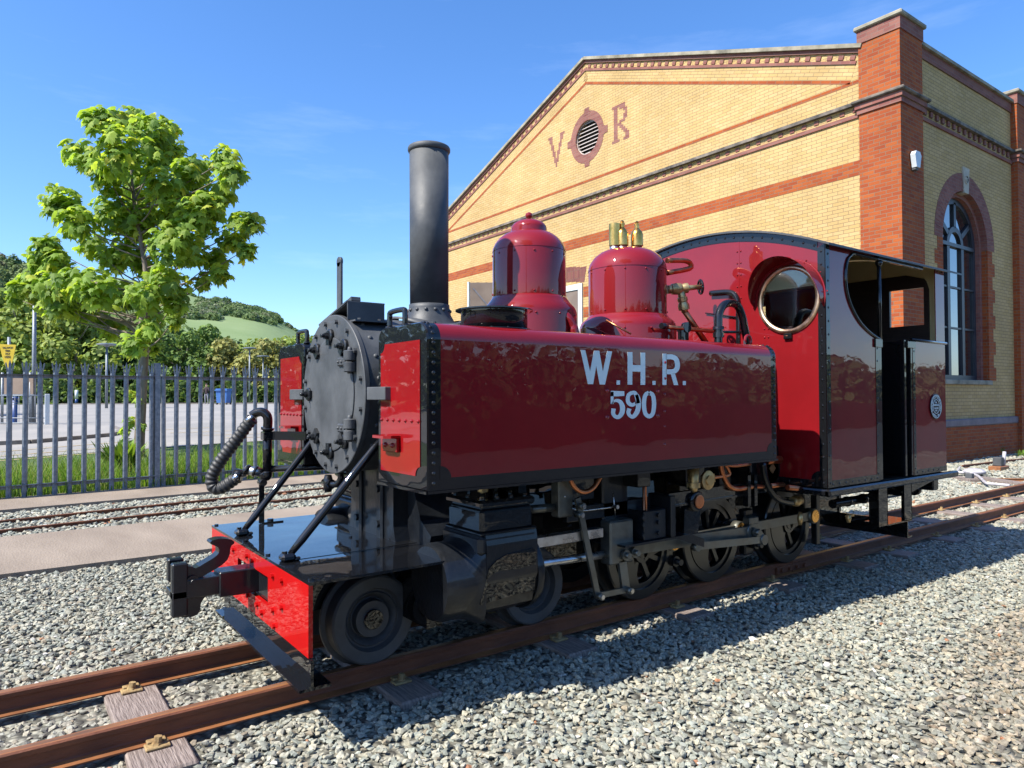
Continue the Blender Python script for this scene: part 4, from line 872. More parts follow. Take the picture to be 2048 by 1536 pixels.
for z in np.arange(1.64, 2.38, .085):
    b.dome((CX0, -.33, z), (-1, 0, 0), .007, 6, hgt=1); b.dome((CX0, -.36, z), (-1, 0, 0), .007, 6, hgt=1)
for z in (1.62, 1.68, 1.74):
    for y in (-.58, -.55): b.dome((CX0, y, z), (-1, 0, 0), .007, 6, hgt=1)
CABF = P_(b, 'cab_front', 'maroon')
# black edging of the front sheet with rivets
b = MB(); xx = CX0-.002
b.prism([(xx, -CW, CZ0), (xx, -CW+.05, CZ0), (xx, -CW+.05, zroof(CW)-.02), (xx, -CW, zroof(CW))], (-.002, 0, 0)); b.prism([(xx, CW, CZ0), (xx, CW-.05, CZ0), (xx, CW-.05, zroof(CW)-.02), (xx, CW, zroof(CW))], (-.002, 0, 0))
ya = list(np.linspace(-CW+.0501, CW-.0501, 40))
for k in range(39): b.prism([(xx, ya[k], zroof(ya[k])-.06), (xx, ya[k+1], zroof(ya[k+1])-.06), (xx, ya[k+1], zroof(ya[k+1])), (xx, ya[k], zroof(ya[k]))], (-.002, 0, 0))
b.box(xx-.002, xx, -CW+.0501, CW-.0501, CZ0, CZ0+.045)
pts = [(xx, -CW+.05, CZ0+.045)]+[(xx, -CW+.05+.06*math.cos(t), CZ0+.045+.06*math.sin(t)) for t in np.linspace(0, PI/2, 9)]; b.prism(pts, (-.002, 0, 0))
for k in range(19): b.dome((xx-.002, -CW+.024, CZ0+.03+k*.084), (-1, 0, 0), .008, 8); b.dome((xx-.002, CW-.024, CZ0+.03+k*.084), (-1, 0, 0), .008, 8)
for y in np.arange(-.93, .94, .078): b.dome((xx-.002, y, zroof(y)-.03), (-1, 0, 0), .009, 8)
for y in np.arange(-.9, .9, .085): b.dome((xx-.002, y, CZ0+.022), (-1, 0, 0), .007, 6)
b.build('edging', 'black', CABF)
for s_ in (-1, 1):
    b = MB(); b.lathe((CX0+.004, s_*-WY, WZ), (-1, 0, 0), [(0, WR), (.0, WR+.022), (.014, WR+.018), (.018, WR+.004), (.016, WR-.012), (.004, WR-.014)], 72, False, False, split=False)
    W_ = b.build('window', 'rim', CABF)
    for k in range(8):
        a = 2*PI*k/8
    b = MB(); b.lathe((CX0-.002, s_*-WY, WZ), (1, 0, 0), [(0, WR-.004), (.004, WR-.004)], 72); b.build('pane', 'cabglass', W_)
    b = MB(); b.box(CX0-.02, CX0-.002, s_*-WY-.03, s_*-WY+.03, WZ-WR-.055, WZ-WR-.015, .004); b.build('latch', 'black', W_)
# eyebrow hoods over the round windows
for s_ in (-1, 1):
    b = MB(); n = 30; rr = []
    for dx, grow in ((-.001, 0), (-.19, .02)):
        pass
    A = np.linspace(R(-8), R(196), n)
    def hood(t, off):
        # t 0 at sheet .. 1 at lip; lip longest at the top
        out = []
        for a in A:
            k = max(0.0, math.sin((a-A[0])/(A[-1]-A[0])*PI))**.6
            rad = WR+.045+off
            out.append((CX0-.002-t*.17*k, s_*-WY+rad*math.cos(a), WZ+rad*math.sin(a)*1.0+t*.015*k))
        return out
    for off, fl in ((0, 0), (.004, 1)):
        r0, r1, r2 = hood(0, off), hood(.5, off), hood(1, off); k0 = len(b.v); b.v.extend(r0+r1+r2)
        for j in range(2):
            for i in range(n-1): b.f.append((k0+j*n+i, k0+j*n+i+1, k0+(j+1)*n+i+1, k0+(j+1)*n+i)); b.sm.append(True); b.mi.append(0)
    ra, rb = hood(1, 0), hood(1, .004); k0 = len(b.v); b.v.extend(ra+rb)
    for i in range(n-1): b.f.append((k0+i, k0+i+1, k0+n+i+1, k0+n+i)); b.sm.append(False); b.mi.append(0)
    b.tube([(CX0-.006, s_*-WY+(WR+.052)*math.cos(a), WZ+(WR+.052)*math.sin(a)) for a in A], .006, 6)
    for a in A[2::4]: b.dome((CX0-.003, s_*-WY+(WR+.066)*math.cos(a), WZ+(WR+.066)*math.sin(a)), (-1, 0, 0), .006, 6)
    b.build('window_hood', 'maroon', CABF)
b = MB(); b.box(CX0-.02, CX0-.003, -.352, -.322, 1.55, 1.93, .006)
b.tube(smooth_path([(CX0-.012, -.337, 1.90), (CX0-.012, -.33, 1.98), (CX0-.012, -.27, 2.03), (CX0-.012, -.1, 2.045)], 5), .022, 8); b.tube([(CX0-.01, -.34, 1.84), (CX0-.01, -.05, 1.9)], .006, 6); P_(b, 'cab_handrail_strap', 'black')
# side sheets
sd = lambda u, v: PY(u, v, -CW)
cut = [sd(*q) for q in ((1700, 512), (1694, 520), (1690, 545), (1692, 580), (1701, 612), (1717, 642), (1735, 662), (1752, 675), (1759, 678))]
xd0 = sd(1759, 900)[0]; xb0 = sd(1826, 800)[0]; ztop = zroof(CW)
zc = cut[0][2]; zr = sd(1745, 530)[2]
for s_ in (-1, 1):
    b = MB()
    f = [(p[0], s_*CW, p[2]) for p in cut]
    ztb = cut[0][2]+.02
    if s_ > 0: break
    # upper band, then the area left of the cut-out, as quads to the left edge
    f2 = [(f[0][0]+.06, s_*CW, ztb)]+[(f[0][0]+.02, s_*CW, ztb-.004)]+f
    for i in range(len(f2)-1):
        a, c = f2[i], f2[i+1]; b.prism([(CX0, s_*CW, a[2]), a, c, (CX0, s_*CW, c[2])], (0, -s_*.006, 0))
    b.prism([(CX0, s_*CW, ztb), (4.62, s_*CW, ztb), (4.62, s_*CW, ztop), (CX0, s_*CW, ztop)], (0, -s_*.006, 0))
    b.prism([(CX0, s_*CW, CZ0), (xd0, s_*CW, CZ0), (xd0, s_*CW, f[-1][2]), (CX0, s_*CW, f[-1][2])], (0, -s_*.006, 0))
    zbk = sd(1860, 684)[2]
    b.prism([(xb0, s_*CW, CZ0), (CX1, s_*CW, CZ0), (CX1, s_*CW, zbk), (xb0, s_*CW, zbk)], (0, -s_*.006, 0))
    xr0 = sd(1871, 600)[0]; b.prism([(xr0, s_*CW, zbk), (CX1, s_*CW, zbk), (CX1, s_*CW, ztop-.03), (xr0, s_*CW, ztop)], (0, -s_*.006, 0))
    SS = P_(b, 'cab_side', 'maroon')
    b = MB(); yo = s_*(CW+.0015)
    # black beading and borders
    b.tube([(p[0], s_*(CW+.003), p[2]) for p in smooth_path(f2, 4)], .011, 8)
    b.tube([(f2[0][0], s_*(CW+.004), ztb), (4.62, s_*(CW+.004), ztb)], .010, 8)
    b.box(CX0, CX0+.012, min(yo, yo+s_*.003), max(yo, yo+s_*.003), CZ0, ztop)
    b.box(CX0+.01, CX0+.05, min(yo-s_*.0005, yo+s_*.001), max(yo-s_*.0005, yo+s_*.001), CZ0, ztop)
    b.box(CX0+.05, xd0, min(yo-s_*.0005, yo+s_*.001), max(yo-s_*.0005, yo+s_*.001), CZ0, CZ0+.045); b.box(xd0-.04, xd0, min(yo-s_*.0005, yo+s_*.0012), max(yo-s_*.0005, yo+s_*.0012), CZ0+.045, f[-1][2]-.06)
    b.box(xb0, xb0+.04, min(yo-s_*.0005, yo+s_*.0012), max(yo-s_*.0005, yo+s_*.0012), CZ0, zbk-.05); b.box(xb0, CX1, min(yo-s_*.0005, yo+s_*.001), max(yo-s_*.0005, yo+s_*.001), CZ0, CZ0+.04)
    b.tube([(xb0-.02, s_*CW, zbk+.005), (CX1+.02, s_*CW, zbk)], .012, 8)
    for k in range(18): b.dome((CX0+.03, yo, CZ0+.03+k*.088), (0, s_, 0), .0085, 8)
    for k in range(11): b.dome((xd0-.02, yo, CZ0+.05+k*.088), (0, s_, 0), .0075, 8); b.dome((xb0+.02, yo, CZ0+.05+k*.088), (0, s_, 0), .0075, 8)
    for k in range(8): b.dome((CX0+.06+k*.083, yo, CZ0+.02), (0, s_, 0), .0075, 8); b.dome((xb0+.05+k*.09, yo, CZ0+.02), (0, s_, 0), .0075, 8) if k < 5 else None
    b.box(xd0-.06, xd0+.04, min(yo, yo+s_*.012), max(yo, yo+s_*.012), f[-1][2]-.06, f[-1][2], .003); b.box(xb0-.10, xb0+.03, min(yo, yo+s_*.012), max(yo, yo+s_*.012), zbk-.06, zbk-.01, .003)
    b.box(xd0, xd0+.05, s_*CW-.03 if s_ > 0 else s_*CW, s_*CW if s_ > 0 else s_*CW+.03, CZ0, f[-1][2], .004); b.box(xb0-.03, xb0+.0, min(s_*CW, s_*(CW-.5)), max(s_*CW, s_*(CW-.5)), CZ0, zbk, .004); b.box(xb0-.13, xb0-.1, min(s_*CW, s_*(CW-.03)), max(s_*CW, s_*(CW-.03)), CZ0, zbk, .004)
    b.build('side_edging', 'black', SS)
    b = MB(); b.cyl((xd0+.025, s_*(CW+.0), f[-1][2]-.01), (xd0+.025, s_*(CW+.0), ztb-.02), .014, n=14); b.lathe((xd0+.025, s_*CW, ztb-.05), Z8, [(0, .014), (.02, .024), (.04, .024)], 14); b.build('grab_rail', 'black', SS)
    b = MB(); b.box(3.75 if 0 else xd0-.02, 4.70, min(s_*(CW+.002), s_*(CW+.02)), max(s_*(CW+.002), s_*(CW+.02)), ztb-.012, ztb+.03, .006); b.build('drip_rail', 'black', SS)
b = MB(); b.box(CX0, CX1, .994, 1.0, CZ0, ztop-.004); P_(b, 'cab_side', 'maroon')
# works plate
b = MB(); wp = PY(1870.5, 813, -CW-.002); WPR = .098
b.lathe(wp, (0, -1, 0), [(0, WPR), (.006, WPR), (.007, WPR-.002)], 48)
WP = P_(b, 'works_plate', 'black')
b = MB()
for r_ in (.091, .056):
    b.lathe((wp[0], wp[1]-.006, wp[2]), (0, -1, 0), [(0, r_-.005), (.003, r_-.005), (.003, r_), (0, r_)], 48, False, False)
txt = 'BALDWIN LOCOMOTIVE WORKS'
yw = wp[1]-.0075
for i, ch in enumerate(txt):
    a = R(205-i*230/(len(txt)-1)); rad = .066; d = np.array((math.cos(a), 0, math.sin(a))); t = np.array((math.sin(a), 0, -math.cos(a)))
    if ch != ' ': text_into(b, ch, .024, np.array((wp[0], yw, wp[2]))+d*rad, t, d, .0006, .0008)
for i, ch in enumerate('PHILA. PA.'):
    a = R(-130+i*80/9); rad = .082; d = np.array((math.cos(a), 0, math.sin(a)))
    if ch != ' ': text_into(b, ch, .022, np.array((wp[0], yw, wp[2]))+d*rad, (-math.sin(a), 0, math.cos(a)), -d, .0006, .0008)
for k, (s_, z, sz) in enumerate((('No.', .026, .02), ('BURNHAM', .004, .022), ('WILLIAMS', -.020, .018), ('& CO.', -.038, .017))):
    text_into(b, s_, sz, (wp[0], yw, wp[2]+z), (1, 0, 0), (0, 0, 1), .0006, .0007, sx=.85)
b.build('plate_lettering', 'white', WP)
# roof, ceiling
def roof(b, x0, x1, lift, th, hw, drop=0):
    ys = np.linspace(-hw, hw, 33); k0 = len(b.v)
    for x in (x0, x1):
        for dz in (lift, lift+th):
            b.v.extend([(x, y, zroof(y)+dz) for y in ys])
    n = 33
    for i in range(n-1):
        for (a, c) in ((0, 2), (1, 3)): b.f.append((k0+a*n+i, k0+a*n+i+1, k0+c*n+i+1, k0+c*n+i)); b.sm.append(True); b.mi.append(b.m)
        for (a, c) in ((0, 1), (2, 3)): b.f.append((k0+a*n+i, k0+a*n+i+1, k0+c*n+i+1, k0+c*n+i)); b.sm.append(False); b.mi.append(b.m)
    for i in (0, n-1): b.f.append((k0+i, k0+n+i, k0+3*n+i, k0+2*n+i)); b.sm.append(False); b.mi.append(b.m)
b = MB(); roof(b, CX0-.03, 5.32, .001, .014, 1.045); 
P_(b, 'cab_roof', 'satin')
b = MB(); roof(b, CX0+.01, 5.2, -.004, .003, .985)
# inner wall lining: cream above, and cream rear corner post
b.box(CX0+.008, CX0+.012, -.98, .98, 2.0, 2.2); 
P_(b, 'cab_ceiling', 'cream')
# rear sheet: cream inside, dark boarding with two window openings
rw = [(.591, .862)]; rz0, rz1 = 1.842, 2.147; XR = 5.06
def rear(b, x, th, y0, y1, z0, topf):
    cuts = [y0, -.862, -.591, .591, .862, y1]
    for k in range(5):
        a, c = cuts[k], cuts[k+1]; ys_ = np.linspace(a, c, 7 if k == 2 else 3)
        for p, q in zip(ys_[:-1], ys_[1:]):
            tp_ = [(x, q, topf(q)), (x, p, topf(p))]
            if k in (1, 3):
                b.prism([(x, p, z0), (x, q, z0), (x, q, rz0), (x, p, rz0)], (th, 0, 0)); b.prism([(x, p, rz1), (x, q, rz1)]+tp_, (th, 0, 0))
            else: b.prism([(x, p, z0), (x, q, z0)]+tp_, (th, 0, 0))
b = MB(); rear(b, XR+.03, .006, -.995, .995, CZ0, lambda y: zroof(y)-.006); P_(b, 'cab_rear', 'maroon')
b = MB(); rear(b, XR+.02, .009, -.985, .985, CZ0, lambda y: zroof(y)-.008); b.box(CX0+.01, XR+.02, .976, .993, CZ0, zroof(.985)-.012); P_(b, 'cab_inner_lining', 'cream')
def bt(y):
    zt9, e, r9 = 2.262, .90, .14
    d9 = abs(y)-(e-r9); return zt9 if d9 <= 0 else zt9-r9+math.sqrt(max(r9*r9-d9*d9, 0))
b = MB(); rear(b, XR+.005, .014, -.8999, .8999, CZ0, bt)
P_(b, 'rear_boarding', 'planks')
b = MB(); b.box(CX0+.01, 5.08, -.96, .96, CZ0-.03, CZ0-.005); b.box(xb0+.05, 5.0, -.4, .9, CZ0, 1.3, .01); b.box(CX0+.02, xd0-.1, -.9, -.5, CZ0, 1.2, .01); b.box(CX0+.02, CX0+.5, .45, .95, CZ0, 1.3, .01)

for (x, y, z0_, z1_) in ((3.75, -.2, .8, 1.75), (3.8, .1, .8, 1.7)): b.cyl((x, y, z0_), (x+.1, y, z1_), .012)
P_(b, 'cab_interior', 'black')
b = MB()
for y in (-.3, -.12, .05): b.tube(smooth_path([(3.64, y, 1.3), (3.7, y, 1.7), (3.66, y+.05, 1.95)], 4), .012, 8)
b.lathe((3.64, .0, 1.85), (1, 0, 0), [(0, .07), (.03, .07)], 24); P_(b, 'cab_pipes', 'copper')
# floor edge, steps, rear guard
b = MB(); b.box(CX0-.03, 5.24, -1.035, -.99, .618, .665, .01); b.box(CX0-.03, 5.24, .99, 1.035, .618, .665, .01); b.box(CX0-.03, CX0+.03, -1.03, 1.03, .618, .662, .01); b.box(CX0, 5.2, -1.0, 1.0, .63, .65); b.box(5.1, 5.2, -.9, .9, .5, .64, .01)
b.prism([(CX1-.5, -.9, .62), (5.2, -.9, .62), (5.2, -.9, .60), (CX1-.5, -.9, .50)], (0, .4, 0))
P_(b, 'cab_footboard', 'black')
st = [PY(u, v, -.93) for u, v in ((1757, 1050), (1775, 1050), (1808, 1035), (1823, 1035))]
b = MB(); zt2 = st[1][2]
b.box(st[0][0], st[1][0], -.935, -.925, zt2, .62); b.box(st[2][0], st[3][0], -.935, -.925, zt2, .62); b.box(st[1][0]-.008, st[3][0], -.935, -.76, zt2-.005, zt2+.005); b.box(st[1][0]-.01, st[1][0], -.935, -.80, zt2, .62); b.box(st[3][0]-.01, st[3][0], -.935, -.86, zt2, .62)
P_(b, 'cab_step', 'black')
b = MB(); b.box(4.87, 4.88, -.80, .80, .135, .265); b.box(4.88, 4.95, -.80, .80, .135, .145); b.box(4.85, 4.87, -.25, -.2, .2, .6); P_(b, 'rear_guard', 'black')

# ================================================================== GROUND
def tz(x, y):
    """ground height of the site"""
    d = (x-CAMP[0])*FH[0]+(y-CAMP[1])*FH[1]
    far = float(np.interp(d, [14, 15, 17.5, 21, 25, 40, 60, 80, 140], [-.02, 0, .1, .2, .34, .55, .72, .76, 1.2]))
    t = min(max((y-8.9)/2.5, 0), 1); t = t*t*(3-2*t); x_ = min(max((x-9.5)/3, 0), 1)
    return -.135*(1-t)+far*t
def gp(u, v):
    z = 0.0
    for _ in range(30):
        p = PZ(u, v, z); z = tz(p[0], p[1])
    return np.array((p[0], p[1], z))
xs = np.concatenate([np.linspace(-900, -40, 10), np.linspace(-35, 60, 64), np.linspace(70, 1500, 14)]); ys = np.concatenate([np.linspace(-900, -30, 10), np.linspace(-20, 8.5, 8), np.linspace(8.8, 12, 12), np.linspace(13, 90, 40), np.linspace(100, 1500, 14)])
V = [(x, y, tz(x, y) if abs(x) < 160 and y < 160 else 1.2 if y > 8 else -.135) for x in xs for y in ys]; ny = len(ys)
Fc = [c for i in range(len(xs)-1) for j in range(ny-1) for c in (i*ny+j, (i+1)*ny+j, (i+1)*ny+j+1, i*ny+j+1)]
tag(npmesh('ground', V, Fc, 4, ['bed'], smooth=True), kind='structure')
# car park surface
def draped(name, poly_uvs, mat, lift, nx=30, nyy=30):
    a, b_, c, d = [np.array(p[:2]) for p in poly_uvs]; V = []
    for i in range(nx+1):
        for j in range(nyy+1):
            s, t = i/nx, j/nyy; p = (a*(1-s)+b_*s)*(1-t)+(d*(1-s)+c*s)*t; V.append((p[0], p[1], tz(*p)+lift))
    Fc = [q for i in range(nx) for j in range(nyy) for q in (i*(nyy+1)+j, (i+1)*(nyy+1)+j, (i+1)*(nyy+1)+j+1, i*(nyy+1)+j+1)]
    return tag(npmesh(name, V, Fc, 4, [mat], smooth=True), kind='structure')
c2 = CAMP[:2]
far0 = c2+FH[:2]*62-RH[:2]*70; far1 = c2+FH[:2]*62+RH[:2]*28
draped('car_park', [(-28, 12.2), (14, 16.2), far1, far0], 'asphalt', .012, 60, 60)
# yellow bay lines, a thin painted sheet each
b = MB()
for k in range(7):
    for (u0, v0, u1, v1) in (((0, 905+k*9, 235, 886+k*9) if k < 3 else (120+k*55, 862+(k-3)*5, 240+k*60, 856+(k-3)*6)),):
        p, q = gp(u0, v0), gp(u1, v1); n_ = 6
        for i in range(n_):
            s, e = p+(q-p)*i/n_, p+(q-p)*(i+1)/n_; w = np.array((0, .05, 0)); s[2] = tz(*s[:2])+.02; e[2] = tz(*e[:2])+.02
            b.add([s-w, e-w, e+w, s+w], [(0, 1, 2, 3)])
tag(b.build('bay_markings', 'yline'), kind='structure')
k0, k1 = gp(-60, 893), gp(236, 872); k2 = gp(260, 869)
b = MB()
pa = [gp(u, v) for u, v in ((-60, 894), (60, 888), (150, 880), (215, 874), (236, 870), (240, 864), (225, 858))]
for p, q in zip(pa[:-1], pa[1:]):
    b.bar(p+(0, 0, .03), q+(0, 0, .03), .15, .16)
tag(b.build('kerb', 'kerb'), kind='structure')
b = MB(); far = [gp(u, v) for u, v in ((225, 857), (-60, 846))]; poly = pa[:-1]+far
b.add([tuple(p+(0, 0, .085)) for p in poly], [tuple(range(len(poly)))]); tag(b.build('pavement', 'asphalt'), kind='structure')
b = MB()
for k in range(24):
    p = c2+FH[:2]*62.2+RH[:2]*(-40+k*2.9); q = c2+FH[:2]*62.2+RH[:2]*(-40+(k+1)*2.9); b.bar((p[0], p[1], tz(*p)+.03), (q[0], q[1], tz(*q)+.03), .2, .16)
tag(b.build('far_kerb', 'kerb'), kind='structure')
# concrete paths
def slab(name, pts, z0, z1, mat='concrete', c=.0):
    b = MB(); b.prism([(x, y, z0) for x, y in pts], (0, 0, z1-z0)); return tag(b.build(name, mat), kind='structure')
slab('concrete_path', [(-14, 3.30), (12.6, 3.25), (12.6, 5.20), (1, 5.12), (-14, 4.9)], -.16, -.088)
a_ = R(4.0)
slab('fence_path', [(-14, 6.9), (-1, 7.15), (12.6, 8.3), (12.6, 9.2), (-1, 8.45), (-14, 7.9)], -.16, -.088)
# soft shade tinted into the ballast is handled per stone below

# ================================================================== BALLAST STONES
def stones():
    pts = []; 
    def region(x0, x1, y0, y1, dens, z, rad):
        n = int((x1-x0)*(y1-y0)*dens); p = np.empty((n, 3)); p[:, 0] = rng.uniform(x0, x1, n); p[:, 1] = rng.uniform(y0, y1, n); p[:, 2] = z+rng.uniform(-.016, .006, n)
        r = rad*rng.uniform(.62, 1.3, n); pts.append(np.column_stack([p, r]))
    region(-3, 7, -3.35, -.39, 2100, -.124, .0152); region(-3, 7, -.27, .27, 2100, -.135, .0152); region(-3, 7, .39, 3.29, 1800, -.124, .0158)
    region(7, 13, -3.3, -.39, 700, -.124, .026); region(7, 13, -.27, .27, 700, -.132, .024); region(7, 12.7, .39, 3.25, 700, -.124, .026)
    region(13, 24, -2.6, -.39, 330, -.124, .034); region(13, 24, -.27, 2.9, 330, -.124, .034)
    region(-3, 7.5, 5.0, 8.2, 620, -.124, .026); region(7.5, 12.5, 5.2, 8.2, 300, -.124, .03)
    P = np.vstack(pts)
    # keep what the wider view frustum can see
    d = P[:, :3]-CAMP; dep = d@FW; u = 1024+FPX*(d@RT)/np.maximum(dep, .1); v = 768-FPX*(d@UP)/np.maximum(dep, .1)
    k = (dep > .6) & (u > -420) & (u < 2470) & (v < 1950)
    # not inside the paths, rails, sleepers
    y, x = P[:, 1], P[:, 0]
    yb = np.interp(x, [-14, -1, 12.6], [6.9, 7.15, 8.3])-.03
    k &= ~((y > 3.27) & (y < np.interp(x, [-14, 1, 12.6], [4.93, 5.15, 5.23]))) & ~(y > yb)
    for sx, hw, hy in SLEEP: k &= ~((abs(x-sx) < hw+.008) & (abs(y) < hy+.008) & (P[:, 2] > -.4))
    P = P[k]; n = len(P)
    # templates: roughly broken rock
    t = (1+5**.5)/2; ico = np.array([(-1, t, 0), (1, t, 0), (-1, -t, 0), (1, -t, 0), (0, -1, t), (0, 1, t), (0, -1, -t), (0, 1, -t), (t, 0, -1), (t, 0, 1), (-t, 0, -1), (-t, 0, 1)], float); ico /= np.linalg.norm(ico[0])
    fc = np.array([(0, 11, 5), (0, 5, 1), (0, 1, 7), (0, 7, 10), (0, 10, 11), (1, 5, 9), (5, 11, 4), (11, 10, 2), (10, 7, 6), (7, 1, 8), (3, 9, 4), (3, 4, 2), (3, 2, 6), (3, 6, 8), (3, 8, 9), (4, 9, 5), (2, 4, 11), (6, 2, 10), (8, 6, 7), (9, 8, 1)])
    T = np.array([ico*(1+rng.normal(0, .17, (12, 1)))+rng.normal(0, .10, (12, 3)) for _ in range(40)])
    q = rng.normal(size=(n, 4)); q /= np.linalg.norm(q, axis=1)[:, None]; a, b_, c, d = q.T
    Rm = np.stack([np.stack([1-2*(c*c+d*d), 2*(b_*c-a*d), 2*(b_*d+a*c)], -1), np.stack([2*(b_*c+a*d), 1-2*(b_*b_+d*d), 2*(c*d-a*b_)], -1), np.stack([2*(b_*d-a*c), 2*(c*d+a*b_), 1-2*(b_*b_+c*c)], -1)], 1)
    vv = T[rng.integers(0, 40, n)]*np.stack([np.ones(n)*1.25, rng.uniform(.75, 1.1, n), rng.uniform(.45, .8, n)], -1)[:, None, :]
    vv = np.einsum('nij,nkj->nki', Rm, vv); vv[:, :, 2] *= .68
    vv = vv*P[:, 3][:, None, None]+P[:, None, :3]
    pal = np.array([(.40, .39, .33), (.33, .345, .30), (.46, .43, .34), (.27, .285, .25), (.38, .40, .36), (.50, .47, .39), (.33, .28, .21), (.20, .20, .185), (.66, .64, .60), (.42, .20, .11)])
    ci = rng.choice(10, n, p=[.22, .19, .17, .12, .13, .08, .045, .03, .012, .003]); col = pal[ci]*rng.uniform(.60, .88, (n, 1))*np.array((1.0, 1.0, .95))
    # brown tint paints a soft shade lower right, greyer stones right beside the rails
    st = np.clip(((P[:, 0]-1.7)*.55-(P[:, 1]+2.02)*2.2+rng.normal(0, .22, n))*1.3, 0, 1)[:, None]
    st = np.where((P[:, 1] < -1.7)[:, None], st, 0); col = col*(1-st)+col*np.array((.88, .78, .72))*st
    dus = np.clip(1-abs(abs(P[:, 1])-.0)/.75, 0, 1)[:, None]; col = col*(1-.25*dus)+np.array((.30, .24, .19))*.25*dus
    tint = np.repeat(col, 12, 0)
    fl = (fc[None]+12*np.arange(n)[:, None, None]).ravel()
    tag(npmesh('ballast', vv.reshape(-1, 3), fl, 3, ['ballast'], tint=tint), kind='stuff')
    print('stones', n)
# sleepers: (x, half width, half length)
clipx = [PZ(u, v, -.09)[0] for u, v in ((313, 1485), (793, 1355), (1110, 1273), (1341, 1206), (1535, 1156), (1693, 1119), (1771, 1097), (1868, 1069), (1938, 1049), (2003, 1033))]
while clipx[-1] < 24: clipx.append(clipx[-1]+.95)
clipx = [clipx[0]-1.0, clipx[0]-2.0]+clipx
SLEEP = [(x-.0, .11, .60) for x in clipx]
stones()

# ================================================================== TRACK
def rail(name, yc, x0, x1, label, group, mats=('rust', 'rusthead', 'railtop'), sc=1.0, ang=0.0, o=(0, 0), ztop=0.0):
    prof = [(-.045, -.100), (.045, -.100), (.045, -.094), (.012, -.084), (.007, -.078), (.007, -.034), (.024, -.026), (.026, -.008), (.020, -.001), (.012, 0), (-.012, 0), (-.020, -.001), (-.026, -.008), (-.024, -.026), (-.007, -.034), (-.007, -.078), (-.012, -.084), (-.045, -.094)]
    mi = [0, 1, 1, 0, 0, 0, 0, 0, 1, 2, 1, 0, 0, 0, 0, 0, 1, 0]
    b = MB(); c, s = math.cos(ang), math.sin(ang)
    def pt(x, y, z): y = y*sc+yc; return (o[0]+x*c-y*s, o[1]+x*s+y*c, z*sc+ztop)
    nx = max(2, int((x1-x0)/3)); X = np.linspace(x0, x1, nx); n = len(prof)
    for x in X: b.v.extend([pt(x, *p) for p in prof])
    for i in range(nx-1):
        for j in range(n): b.f.append((i*n+j, i*n+(j+1) % n, (i+1)*n+(j+1) % n, (i+1)*n+j)); b.sm.append(False); b.mi.append(mi[j])
    b.f.append(tuple(range(n))[::-1]); b.sm.append(False); b.mi.append(0); b.f.append(tuple(range((nx-1)*n, nx*n))); b.sm.append(False); b.mi.append(0)
    r = b.build(name, list(mats)); tag(r, label, 'rail', group); return r
rn = rail('rail', -.325, -5, 40, 'rusty running rail nearest the camera, under the near wheels of the locomotive', 'rails under the locomotive')
rf = rail('rail', .325, -5, 40, 'rusty running rail under the far wheels of the locomotive', 'rails under the locomotive')
fx = PY(1585, 1133, -.35)[0]
b = MB(); b.box(fx-.20, fx+.20, -.352, -.334, -.080, -.030, .003)
for k in (-.15, -.05, .05, .15): b.hexa((fx+k, -.352, -.055), (0, -1, 0), .015, .018)
b.box(fx-.003, fx+.003, -.353, -.30, -.099, .001); b.build('fishplate', 'rust', rn)
def sleeper(x, first=None, label=''):
    s = thing('railway_sleeper', label, 'sleeper', (x, 0, -.101), 'timber sleepers under the locomotive track')
    wv = random.uniform(-.015, .015)
    b = MB(); b.box(-.11, .11, -.60, .60, -.10, 0, .008)
    b.build('timber', 'wood', s, world=False)
    for y in (-.325, .325):
        for side in (-1, 1):
            yy = y+side*.068; b = MB(); b.box(-.045, .045, yy-.03, yy+.03, 0.001, .013, .004); b.box(-.035, .035, yy-side*.03-.018, yy-side*.03+.018, .010, .022, .003)
            cl = b.build('rail_clip', 'clip' if x < .3 or x > 5.3 else 'clip', s, world=False)
            b = MB(); b.lathe((0, yy, .013), (.12, 0, 1), [(0, .022), (.006, .02), (.006, .0155), (.030, .0155)], 6, smooth=False); b.build('screw_spike', 'clip', cl, world=False)
    b = MB(); return s
ORD = ['ninth', 'tenth', 'eleventh', 'twelfth', 'thirteenth', 'fourteenth', 'fifteenth', 'sixteenth', 'seventeenth', 'eighteenth', 'nineteenth', 'twentieth', 'twenty-first', 'twenty-second', 'twenty-third', 'twenty-fourth', 'twenty-fifth', 'twenty-sixth', 'twenty-seventh', 'twenty-eighth', 'twenty-ninth', 'thirtieth']
def ordw(k): return ['leftmost', 'second', 'third', 'fourth', 'fifth', 'sixth', 'seventh', 'eighth', 'ninth', 'tenth'][k]
sl0 = None; xs_sorted = sorted(clipx)
vis = [x for x in xs_sorted if clipx[2]-.1 <= x]
for x in xs_sorted:
    if x < clipx[2]-.1: lab = 'weathered sleeper outside the left edge of the picture'
    else:
        k = vis.index(x)
        if k == 0: lab = 'sunlit weathered sleeper in front of the red buffer beam, at the bottom left corner'
        elif k == 1: lab = 'shaded sleeper under the front pilot wheel of the locomotive'
        elif k < 9: lab = 'weathered sleeper, %s counted from the bottom left along the near rail' % ordw(k)
        else: lab = '%s sleeper from the left along the near rail, beyond the locomotive' % ORD[k-8 if k-8 < 22 else 21]
    if x < clipx[2]-.1: continue
    if sl0 is None: sl0 = sleeper(x, label=lab)
    else:
        c = copy_tree(sl0); c.location = (x, random.uniform(-.02, .02), -.101); c.rotation_euler = (0, 0, random.uniform(-.02, .02)); c['label'] = lab
